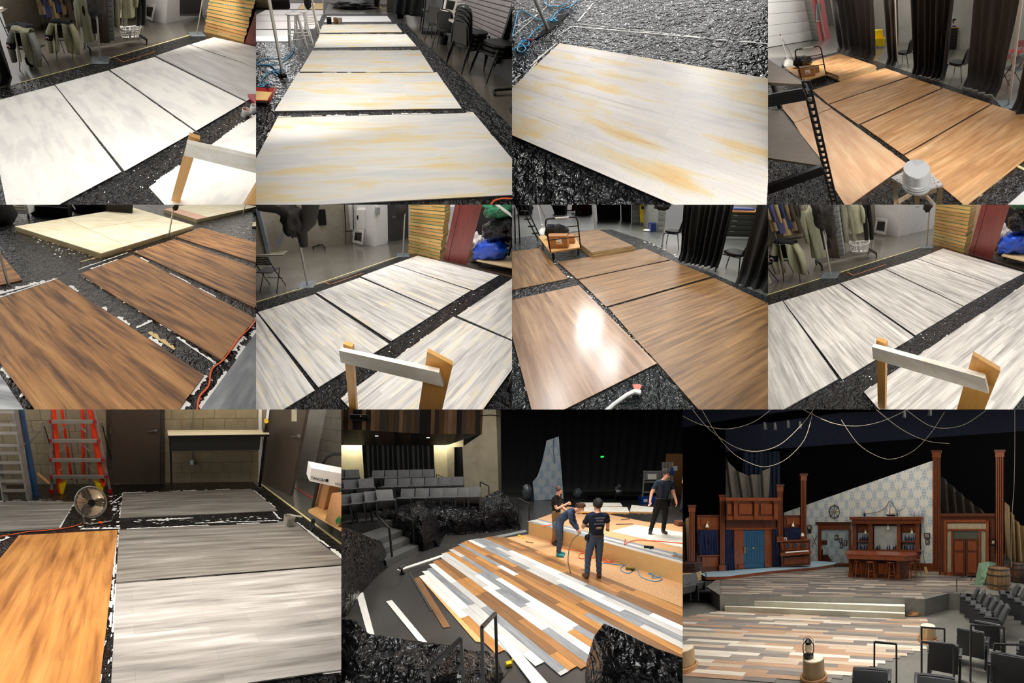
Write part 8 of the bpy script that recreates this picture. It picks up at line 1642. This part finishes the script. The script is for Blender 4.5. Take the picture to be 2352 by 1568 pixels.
    for a_, b_, vt, vb, P, Q, l in ((30,78,548,925, LP, LQ, 'leftmost fluted column'),(206,248,490,922, LP, LQ, 'second fluted column beside balcony'),(534,578,432,760, LP, LQ, 'third fluted column right of balcony'),(668,712,370,760, LP, LQ, 'fourth fluted column by the wallpaper'),(1428,1486,238,946, MP, MQ, 'tall column at the right of the wallpaper'),(1786,1850,236,975, RP, RQ, 'tallest column at the far right')): column(S, P, Q, a_, b_, vt, vb, l)
    # tiled platform
    pl = [fl(u, v, .15) for u, v in ((105,945),(130,958),(250,955),(500,925),(760,903),(872,886),(885,876),(780,868),(250,905),(90,925))]; o = thing(S, 'low_platform', 'curved low platform with blue tiled top', 'platform', pl[2]); part(S, 'edge', MB().prism([(p.x, p.y) for p in pl],0,.13), MAH, o); part(S, 'tiles', MB().prism([(p.x, p.y) for p in pl],.13,.15), plain(C(150,176,190),.5, name='blue_tile', var=.35, sc_=24.0), o)
    # piano
    pp = fl(650,905,.15); o = thing(S, 'upright_piano', 'brown upright piano below the wall clock', 'piano', pp); at = lambda u, v, dy=0.0: S.at(u, v, pp + V((0, dy, 0)))
    def slab(nm_, q, m_, dy=0.0, th=.03, par=None): return part(S, nm_, MB().slab([at(u, v, dy) for u, v in q],(0, th, 0)), m_, par or o)
    slab('case', [(570,902),(728,892),(724,752),(556,756)], MAHD, .12,.4); slab('lid', [(552,760),(730,752),(730,746),(552,752)], MAH, .05,.5); slab('keybed', [(560,842),(734,828),(734,812),(560,824)], MAH, -.15,.3); slab('keys', [(590,823),(722,813),(722,808),(590,817)], WHITE, -.17,.1); slab('lower_panel', [(580,890),(718,880),(718,840),(580,850)], MAH, .1,.03); slab('upper_panel', [(568,808),(722,802),(720,764),(566,768)], MAH, .1,.03)
    for u in (600,645,692): part(S, 'fretwork', MB().tube([at(u, 780,.09), at(u, 780,.06)],.13,14), plain(C(36,36,42),.7, name='fretwork'), o)
    for u in (566,722): slab('leg', [(u, 900 - (u > 600) * 8),(u + 8,900 - (u > 600) * 8),(u + 8,838),(u, 838)], MAHD, -.14,.08)
    q = at(688,750,.2); o = thing(S, 'table_lamp', 'small lamp with pale shade on piano', 'lamp', q); part(S, 'shade', MB().lathe([(.1,.22),(.06,.38)],14), plain(C(220,206,180),.7, name='lampshade'), o, XF(q)); part(S, 'foot', MB().lathe([(.06,0),(.02,.04),(.02,.22)],10), NB, o, XF(q)); q = at(590,752,.15); o = thing(S, 'photo_frame', 'small white photo frame on the piano', 'photo frame', q); part(S, 'frame', MB().box((-.07,0,0),(.07,.02,.16),.005), WHITE, o, XF(q)); part(S, 'picture', MB().box((-.05,-.006,.02),(.05,0,.14)), plain(C(90,90,100),.5, name='photo'), o, XF(q))
    c = wl(728,685, MP, MQ) + V((0,-.1,0)); o = thing(S, 'wall_clock', 'dark pendulum wall clock beside the column', 'clock', c); part(S, 'case', MB().box((-.12,0,-.27),(.12,.08,.1),.04), plain(C(34,30,28),.5, name='ebony'), o, XF(c)); part(S, 'bezel', MB().tube([(0,0,.1),(0,-.04,.1)],.16,18), plain(C(40,36,32),.5, name='ebony'), o, XF(c)); part(S, 'dial', MB().tube([(0,-.04,.1),(0,-.05,.1)],.1,18), plain(C(150,140,116),.5, name='dial'), o, XF(c))
    c = wl(757,755, MP, MQ) + V((0,-.06,0)); o = thing(S, 'crossed_oars', 'pair of crossed dark oars on wallpaper', 'oars', c)
    for sx in (-1,1): part(S, 'oar', MB().beam(c + V((sx * .15,0,-.36)), c + V((-sx * .15,0,.36)),.02,.025), BLKM, o)
    # inner doorway
    dw = thing(S, 'doorway', 'mahogany doorway leading to wallpapered stair', 'doorway', wl(880,885, MP, MQ))
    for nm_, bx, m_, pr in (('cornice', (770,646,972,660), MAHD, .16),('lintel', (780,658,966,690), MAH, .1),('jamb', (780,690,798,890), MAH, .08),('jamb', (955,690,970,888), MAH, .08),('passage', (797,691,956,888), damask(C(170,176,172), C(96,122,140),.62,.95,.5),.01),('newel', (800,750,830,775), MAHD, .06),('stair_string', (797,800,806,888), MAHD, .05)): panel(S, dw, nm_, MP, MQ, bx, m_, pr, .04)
    for k in range(5): panel(S, dw, 'stair_tread', MP, MQ, (800,832 + k * 12,838 + k * 9,842 + k * 12), MAHD, .05 + .03 * k, .04)
    for u0, v0, u1, v1, l in ((876,720,895,748, 'first'),(900,738,918,762, 'second'),(905,768,922,794, 'third'),(928,750,946,780, 'fourth'),(1386,708,1420,738, 'wide'),(1394,744,1416,772, 'small')): o = thing(S, 'picture_frame', '%s framed picture on the wallpaper' % l, 'picture', wl(u0, v1, MP, MQ)); panel(S, o, 'frame', MP, MQ, (u0, v0, u1, v1), plain(C(38,30,28),.5, name='frame_dark'),.07,.04); panel(S, o, 'print', MP, MQ, (u0 + 4, v0 + 4, u1 - 4, v1 - 4), plain(C(150,134,130),.6, name='old_photo', var=.5, sc_=20.0),.08,.012)
    # ship's wheel
    c = wl(871,587, MP, MQ) + V((0,-.12,0)); o = thing(S, 'ships_wheel', 'dark wooden ship wheel on the wallpaper', 'ship wheel', c); WD = plain(C(54,34,26),.5, name='dark_oak')
    part(S, 'rim', MB().tube([c + V((.3 * math.cos(a),0,.36 * math.sin(a))) for a in [k * math.pi / 14 for k in range(28)]],.028,6, True), WD, o); part(S, 'hub', MB().tube([c, c + V((0,-.05,0))],.07,14), BR, o)
    for k in range(8): a = k * math.pi / 4; part(S, 'spoke', MB().tube([c + V((.05 * math.cos(a),0,.05 * math.sin(a))), c + V((.38 * math.cos(a),0,.46 * math.sin(a)))],.016,6), WD, o)
    # back bar
    bb = thing(S, 'back_bar', 'mahogany back bar with mirror and shelves', 'back bar', wl(1180,850, MP, MQ))
    for nm_, bx, m_, pr in (('back_panel', (990,640,1370,830), MAHD, .1),('cornice', (978,616,1386,632), MAH, .5),('frieze', (988,630,1376,656), MAH, .42),('mirror', (1104,668,1242,805), plain(C(176,178,172),.35,0, name='clouded_mirror', sc_=3.0),.12),('left_mirror', (1012,706,1082,802), plain(C(150,156,158),.35, name='clouded_mirror', sc_=3.0),.12),('right_mirror', (1264,706,1344,802), plain(C(150,156,158),.35, name='clouded_mirror', sc_=3.0),.12),('sign_panel', (1014,660,1082,700), MAH, .14),('sign_panel', (1264,660,1340,700), MAH, .14),('shelf', (1008,750,1084,756), MAH, .4),('shelf', (1262,752,1346,758), MAH, .4),('counter', (975,800,1370,812), MAH, .5),('counter_front', (985,812,1370,890), MAHD, .4)): panel(S, bb, nm_, MP, MQ, bx, m_, pr, pr * .8 + .02 if nm_ in ('cornice', 'frieze', 'shelf', 'counter') else .03)
    for u in (992,1082,1242,1346): panel(S, bb, 'post', MP, MQ, (u, 654, u + 20,800), MAH, .44,.1); panel(S, bb, 'post_base', MP, MQ, (u - 3,775, u + 23,802), MAH, .48,.1); panel(S, bb, 'post_cap', MP, MQ, (u - 2,654, u + 22,668), MAHD, .47,.1)
    for u, v, l in ((1047,692, 'left'),(1173,668, 'middle'),(1305,690, 'right'),(148,655, 'wall'),(636,652, 'piano')):
        P, Q = (MP, MQ) if u > 900 else (LP, LQ); c = wl(u, v, P, Q) + V((0,-.45 if u > 900 else -.15,0)); o = thing(S, 'wall_lamp', '%s bell shaped wall lamp' % l, 'wall lamp', c); part(S, 'arm', MB().tube([c + V((0,.2,.02)), c + V((0,.05,.1)), c],.012,6), BR, o); part(S, 'rose', MB().ball(c + V((0,.1,.06)),(.05,.03,.05),10), BR, o); part(S, 'shade', MB().lathe([(.085,-.17),(.06,-.08),(.03,0),(.001,.01)],14), plain(C(214,204,176),.4, name='milk_glass'), o, XF(c))
    BG = [glass_m(C(30,44,90),.8), glass_m(C(40,56,110),.75), glass_m(C(150,160,160),.5), plain(C(30,22,24),.2, name='dark_bottle')]; k = 0
    for v, us in ((750,(1018,1030,1040,1050,1060,1068,1076,1270,1280,1292,1304,1316,1328,1338)),(800,(1018,1028,1042,1056,1066,1076,1108,1116,1128,1170,1182,1206,1216,1226,1236,1268,1280,1300,1316,1336)),(614,(1040,1046,1226))):
        for u in us: bottle(S, wl(u, v, MP, MQ) + V((0,-.3,.0)),.2 + .12 * ((k * 7) % 5) / 4, BG[(k * 3) % 4 if (k * 3) % 4 != 2 or k % 2 else 0], '%s from left of bottles on %s of back bar' % (OR2(us.index(u) + 1), {750: 'upper shelves', 800: 'counter', 614: 'top'}[v])); k += 1
    for u in (1315,1354): c = wl(u, 613, MP, MQ) + V((0,-.3,0)); solo(S, 'blue_white_jar', MB().lathe([(.09,0),(.1,.1),(.09,.22),(.06,.26),(.07,.29),(.001,.29)],14).xf(XF(c)), plain(C(180,190,206),.3, name='delft', var=.4, sc_=18.0), 'blue and white jar on back bar, %s' % ('left' if u < 1330 else 'right'), 'jar')
    c = wl(1190,612, MP, MQ) + V((0,-.3,0)); o = thing(S, 'model_ship', 'model sailing ship with cream sails', 'model ship', c); CS = plain(C(222,212,190),.8, name='sailcloth')
    part(S, 'hull', MB().hexa([c + V((-.18,-.03,0)), c + V((.18,-.03,0)), c + V((.18,.03,0)), c + V((-.18,.03,0))],[c + V((-.26,-.07,.07)), c + V((.27,-.07,.07)), c + V((.27,.07,.07)), c + V((-.26,.07,.07))]), BLKM, o); part(S, 'mast', MB().tube([c + V((-.06,0,.06)), c + V((-.05,0,.68))],.012,6), WD, o); part(S, 'sail', MB().slab([c + V((-.04,0,.14)), c + V((.26,0,.14)), c + V((.18,0,.5)), c + V((-.02,0,.44))],(0,.015,0)), CS, o); part(S, 'sail', MB().slab([c + V((-.08,0,.14)), c + V((-.24,0,.12)), c + V((-.07,0,.6))],(0,.015,0)), CS, o)
    net = [wl(u, v, MP, MQ) + V((0,-.2,0)) for u, v in ((1030,600),(1110,590),(1160,565),(1188,525),(1225,580),(1262,570))]; cable(S, net, .02, plain(C(90,108,116),.9, name='netting'), 'blue grey fishing net draped behind ship', 'fishing_net', 'net', False)
    # bar counter and stools
    f0, f1, f2 = fl(958,958), fl(1250,975), fl(1345,930); o = thing(S, 'bar_counter', 'mahogany bar counter with rounded end', 'bar counter', f0); zb = S.hz(f0,822); k_ = n * .55
    body = [f0, f1, f1 + d * .35 + n * .3, f1 + d * .45 + n * .9, f0 + n * 1.0]; part(S, 'body', MB().prism([(p.x, p.y) for p in body],0, zb - .22), MAHD, o); top = [f0 + V((-.12,-.25,0)), f1 + V((.1,-.3,0)), f1 + d * .5 + V((0,-.12,0)), f1 + d * .72 + n * .3, f1 + d * .75 + n * 1.0, f0 + n * 1.1 - d * .12]
    part(S, 'apron', MB().prism([(p.x, p.y) for p in top], zb - .24, zb - .05), MAH, o); ct = sum(top, V()) / 6; part(S, 'top', MB().prism([((ct + (p - ct) * 1.04).x, (ct + (p - ct) * 1.04).y) for p in top], zb - .05, zb), wood(C(140,66,34), C(100,44,22),1.2,9,9,.22, 'polished_top'), o)
    for t in (.02,.5,.95): p = f0.lerp(f1, t); part(S, 'pilaster', MB().box((p.x - .08, p.y - .06,0),(p.x + .08, p.y + .02, zb - .24),.01), MAH, o); part(S, 'pilaster_base', MB().box((p.x - .1, p.y - .09,0),(p.x + .1, p.y + .02,.22),.01), MAH, o)
    for t in (.26,.73): p = f0.lerp(f1, t); part(S, 'front_panel', MB().box((p.x - .35, p.y - .03,.2),(p.x + .35, p.y + .02, zb - .4),.01), MAH, o)
    SW = wood(C(150,82,40), C(112,56,26),9,9,1.2,.4)
    for (u, v), l in (((1002,965), 'first'),((1074,972), 'second'),((1190,976), 'third'),((1305,978), 'fourth'),((1338,955), 'fifth')): wood_stool(S, fl(u, v),.4, '%s wooden bar stool from left' % l, .78, SW, group='bar stools')
    # right unit with swing doors
    ru = thing(S, 'door_surround', 'tall mahogany door surround with glazed sidelights', 'scenery wall', RP)
    for nm_, bx, m_, pr in (('board', (1470,600,1790,985), MAHD, .0),('cornice', (1475,596,1792,612), MAHD, .12),('frame_head', (1500,632,1755,648), MAH, .08),('transom_curtain', (1518,652,1740,684), cloth_m(C(150,138,112)),.03),('rail', (1508,684,1746,694), MAH, .08),('sidelight', (1518,696,1540,940), cloth_m(C(140,130,106)),.03),('sidelight', (1706,696,1738,880), cloth_m(C(140,130,106)),.03),('stile', (1500,632,1516,960), MAH, .08),('stile', (1740,632,1756,940), MAH, .08),('jamb', (1540,690,1550,950), MAH, .08),('jamb', (1698,690,1708,950), MAH, .08),('fanlight', (1548,692,1698,745), plain(C(74,76,66),.3, name='dim_glass'),.02),('skirting', (1480,930,1545,965), MAH, .08),('dark_gap', (1550,940,1700,975), BLKM, .01)): panel(S, ru, nm_, RP, RQ, bx, m_, pr, .03)
    for s_, u0, u1 in (('left', 1550,1622),('right', 1625,1698)):
        o = thing(S, 'swing_door', '%s mahogany swing door of the saloon entrance' % s_, 'door', wl(u0,950, RP, RQ)); panel(S, o, 'leaf', RP, RQ, (u0,742, u1,952), MAHD, .06,.04)
        for v0, v1 in ((756,808),(820,935)): panel(S, o, 'panel', RP, RQ, (u0 + 12, v0, u1 - 12, v1), MAH, .075,.02)
    c = wl(1765,780, RP, RQ) + V((0,-.25,0)); lantern(S, c, .9, 'dark lantern hanging on the right column')
    # drapes, sail, ropes, dark overhead
    G = lambda u, v, Y: S.at(u, v, (0, Y, 0))
    def swag(pts_t, pts_b, Y, l, mat, nf=8):
        f_ = lambda Lx, s: V(Lx[min(int(s * (len(Lx) - 1)), len(Lx) - 2)] + (0,)).lerp(V(Lx[min(int(s * (len(Lx) - 1)), len(Lx) - 2) + 1] + (0,)), s * (len(Lx) - 1) - min(int(s * (len(Lx) - 1)), len(Lx) - 2))
        def fn(s, t): a_, b_ = f_(pts_b, s), f_(pts_t, s); q = a_.lerp(b_, t); p = G(q.x, q.y, Y); return p + V((0,.12 * math.sin(s * nf * 6.28 + t * 2),0))
        solo(S, 'hanging_cloth', MB().cloth(fn, 48,12,(0,.02,0)), mat, l, 'cloth', smooth=80)
    swag([(240,270),(300,345),(370,378),(440,370),(498,330)],[(246,515),(310,515),(370,512),(430,512),(492,512)],16.5, 'grey sailcloth swagged above the balcony', cloth_m(C(96,90,82)),4); CAN = cloth_m(C(176,150,110)); swag([(1480,380),(1560,450),(1640,520),(1735,590)],[(1482,604),(1560,602),(1640,600),(1735,598)],18, 'thin brown net sail behind the column', cloth_m(C(62,54,48)),5); swag([(1855,530),(1890,600),(1930,660),(2010,680)],[(1855,860),(1890,870),(1930,880),(2010,880)],15, 'tan canvas swag at the right edge', CAN, 4); swag([(-120,700),(-40,660),(10,640),(42,610)],[(-120,905),(-40,905),(10,905),(44,905)],15, 'tan canvas drape at the left edge', CAN, 3)
    NV2 = cloth_m(C(20,24,38),.01); 
    for q, Y, l in (([(-60,110),(360,40),(900,-30),(-60,-30)],19, 'dark blue overhead masking on the left'),([(245,245),(1300,170),(1962,120),(1962,-20),(900,20),(245,110)],20, 'dark blue overhead border across the stage')): solo(S, 'masking_border', MB().slab([G(u, v, Y) for u, v in q],(0,.1,0)), NV2, l, 'masking drape')
    curtain(S, G(350,500,21), G(560,500,21), G(350,510,21).z, G(350,240,21).z, 'blue drape behind the sailcloth', 8,.1, cloth_m(C(40,48,64)))
    ROPE = plain(C(140,132,114),.8, name='rope')
    for pts, l in (([(-30,20),(100,85),(250,112),(400,75),(520,-10)], 'left'),([(50,-10),(150,110),(300,215),(430,240),(560,200),(680,90),(750,0)], 'long'),([(110,0),(200,150),(300,260),(420,320),(500,325),(600,280),(700,170),(745,20)], 'low'),([(690,0),(850,75),(1000,95),(1150,65),(1290,0)], 'middle'),([(1110,0),(1250,110),(1400,180),(1530,195)], 'sloping'),([(1280,0),(1400,85),(1500,108),(1620,85),(1740,5)], 'right'),([(910,60),(1000,190),(1100,260),(1200,285),(1320,240),(1420,140),(1502,15)], 'deep'),([(1905,0),(1905,250),(1900,460),(1890,600),(1885,900)], 'hanging')): cable(S, [G(u, v, 11.5) for u, v in pts],(.009), ROPE, '%s slack rope slung overhead' % l if l != 'hanging' else 'vertical rope hanging at the right', 'rope', 'rope', False)
    for k, (u, v) in enumerate(((472,98),(530,100),(605,88),(672,92),(1270,30),(1418,18))): c = G(u, v, 17); o = thing(S, 'stage_lantern', '%s spotlight hanging overhead from left' % ang[k], 'spotlight', c); part(S, 'can', MB().lathe([(.06,.22),(.09,.1),(.12,-.15),(.11,-.16),(.001,-.1)],12), plain(C(120,120,124),.3,.6, name='lamp_housing'), o, XF(c, 0,1,.3)); part(S, 'yoke', MB().tube([c + V((-.12,0,0)), c + V((-.1,0,.25)), c + V((.1,0,.25)), c + V((.12,0,0))],.015,5), BLKM, o)
    # props
    barrel(S, fl(238,1128, z0),.17,.52, 'small barrel at the left of the steps', (126,88,56)); barrel(S, fl(1808,1040,-.1),.42,.92, 'large oak barrel behind the right seats'); barrel(S, fl(1915,985,0),.36,.8, 'dark barrel at the right edge', (92,58,42)); barrel(S, fl(-8,975,0),.3,.7, 'barrel end at the left edge')
    c = fl(1725,1015,-.1); o = tarp(S, [(1700,880),(1760,872),(1800,880)],[(1670,1020),(1720,1025),(1762,1020)], 'green tarpaulin draped beside the large barrel', .5,.12,.08,24,16,-.1,4,3, plain(C(84,108,84),.7, name='green_canvas'))
    for v, sx, l, m_ in ((925,.34, 'dark wooden chest on pale crate', WD),(975,.3, 'pale slatted crate under the chest', PLY)):
        c = fl(48,985,0); z = 0 if v > 950 else .42; o = thing(S, 'crate', l, 'crate', c + V((0,0, z)))
        for k in range(4): part(S, 'slat', MB().box((c.x - sx, c.y - .3, z + k * .105),(c.x + sx, c.y + .3, z + k * .105 + .09),.008), m_, o)
    for u, v, r, h_, l in ((1405,1330,.21,.42, 'right dock post stump with rope'),(752,1552,.22,.46, 'front dock post stump with rope'),(8,1490,.22,.46, 'left dock post stump with rope')):
        c = fl(u, v, z0); o = thing(S, 'dock_post', l, 'dock post', c); part(S, 'post', MB().lathe([(r, 0),(r * .96, h_),(r * .9, h_ + .01)],20), wood(C(190,164,120), C(140,110,72),9,9,1), o, XF(c)); part(S, 'cut_top', MB().lathe([(r * .9, h_ + .012),(.001, h_ + .014)],20), plain(C(236,222,196),.7, name='cut_wood'), o, XF(c))
        for k in range(3): part(S, 'rope_turn', MB().tube([c + V(((r + .03) * math.cos(a),(r + .03) * math.sin(a),.03 + .035 * k)) for a in [j * math.pi / 12 for j in range(24)]],.022,6, True), plain(C(176,130,84),.8, name='rope_tan'), o)
    c = fl(752,1552, z0); lantern(S, c + V((-.1,0,.47)),1.05, 'black storm lantern on the front post'); lantern(S, fl(1342,1158, z0),1.1, 'black storm lantern beside the steps')
    c = fl(1320,1180, z0); o = thing(S, 'coiled_rope', 'coil of tan rope beside the steps', 'rope', c)
    for k in range(4): part(S, 'loop', MB().tube([c + V(((.22 - .02 * k) * math.cos(a) + .03 * k, (.16 - .015 * k) * math.sin(a),.03 + .035 * k)) for a in [j * math.pi / 10 for j in range(20)]],.02,6, True), plain(C(176,130,84),.8, name='rope_tan'), o)
    c = fl(1396,948); o = thing(S, 'broom', 'straw broom leaning on the wallpaper', 'broom', c); part(S, 'handle', MB().tube([S.at(1392,905, c), S.at(1378,810, c)],.014,6), WD, o); part(S, 'bristles', MB().slab([S.at(1385,905, c), S.at(1398,902, c), S.at(1412,945, c), S.at(1394,948, c)],(0,.06,0)), plain(C(196,160,104),.8, name='straw'), o)
    # audience seats and rails
    for k in range(6): u, v = 1625 + 29 * k, 1165 + 27 * k; theatre_seat(S, fl(u, v, z0),-1.95, 'grey seat, %s of the front right row' % ang[k], 'front right row')
    for k in range(4): u, v = 1850 + 42 * k, 1150 + 26 * k; theatre_seat(S, fl(u, v, z0 + .1),-1.95, 'grey seat, %s of the rear right row' % ang[k], 'rear right row')
    for (u, v), rz, l, zz in (((1500,1560),2.75, 'large grey seat back in the right foreground', z0),((1660,1470),2.6, 'second large seat back in right foreground', z0),((1760,1420),2.5, 'third large seat back in right foreground', z0),((1850,1640),2.7, 'seat back at the lower right corner', z0),((2010,1560),2.6, 'seat back cut by the right edge', z0),((1085,1730),3.0, 'seat back at the bottom edge', z0),((1440,1780),2.9, 'seat top at the bottom edge between rails', z0),((30,1110),1.0, 'grey seat at the left edge, front one', z0 + .2),((75,1090),1.0, 'grey seat at the left edge, rear one', z0 + .2)): theatre_seat(S, fl(u, v, zz), rz, l, 'foreground seats', sc_=1.05)
    for ft, tp, l in ((((1370,1560),(1500,1490)),((1370,1248),(1502,1258)), 'handrail beside the right dock post'),(((1370,1680),(1555,1680)),((1370,1332),(1556,1350)), 'near handrail in front of right seats'),(((1098,1620),(1226,1620)),((1100,1332),(1226,1345)), 'handrail in front of the apron'),(((1650,1560),(1842,1560)),((1653,1236),(1842,1248)), 'handrail between the right seat rows'),(((1784,1680),(2000,1700)),((1787,1345),(2000,1350)), 'handrail at the lower right corner'),(((1572,1140),(1640,1060)),((1572,972),(1660,945)), 'thin handrail at the stage right corner'),(((1768,1110),(1850,1040)),((1770,945),(1870,912)), 'thin handrail before the large barrel'),(((132,1060),(50,1030)),((134,940),(45,915)), 'thin handrail at the left edge')): railpx(S, ft, tp, l, z0,.016 if 'thin' not in l else .012)
# ------------------------------------------------------------------ partitions between neighbouring sets
def partition(px, y0, y1, Y0, Y1, name):
    m = plain(C(14,14,14),.9, name='black_partition')(1.0); mb = []
    a, b = [(px - 1176 + d) / FPX for d in (-.05,.05)]; t, u = (784 - y0) / FPX, (784 - y1) / FPX
    vs = [(a * Y, Y, k * Y) for Y in (Y0, Y1) for k in (u, t)] + [(b * Y, Y, k * Y) for Y in (Y0, Y1) for k in (u, t)]
    me = bpy.data.meshes.new(name); me.from_pydata(vs, [],[(0,1,3,2),(4,6,7,5),(0,4,5,1),(2,3,7,6),(0,2,6,4),(1,5,7,3)])
    me.materials.append(m); o = bpy.data.objects.new(name, me); col.objects.link(o); o['kind'] = 'structure'
import sys
ALL = [k for k in sorted(globals()) if k.startswith('build_p')]
for k in ALL:
    globals()[k]()
for px in (588,1176,1764):
    partition(px, 0,470,700,9000, 'wall_partition'); partition(px, 470,940,90,1500, 'wall_partition')
for px in (784,1568): partition(px, 940,1568,12,360, 'wall_partition')
# drop bases whose parts all lie outside the openings
for o in list(bpy.data.objects):
    if o.type == 'EMPTY' and not o.children: bpy.data.objects.remove(o)
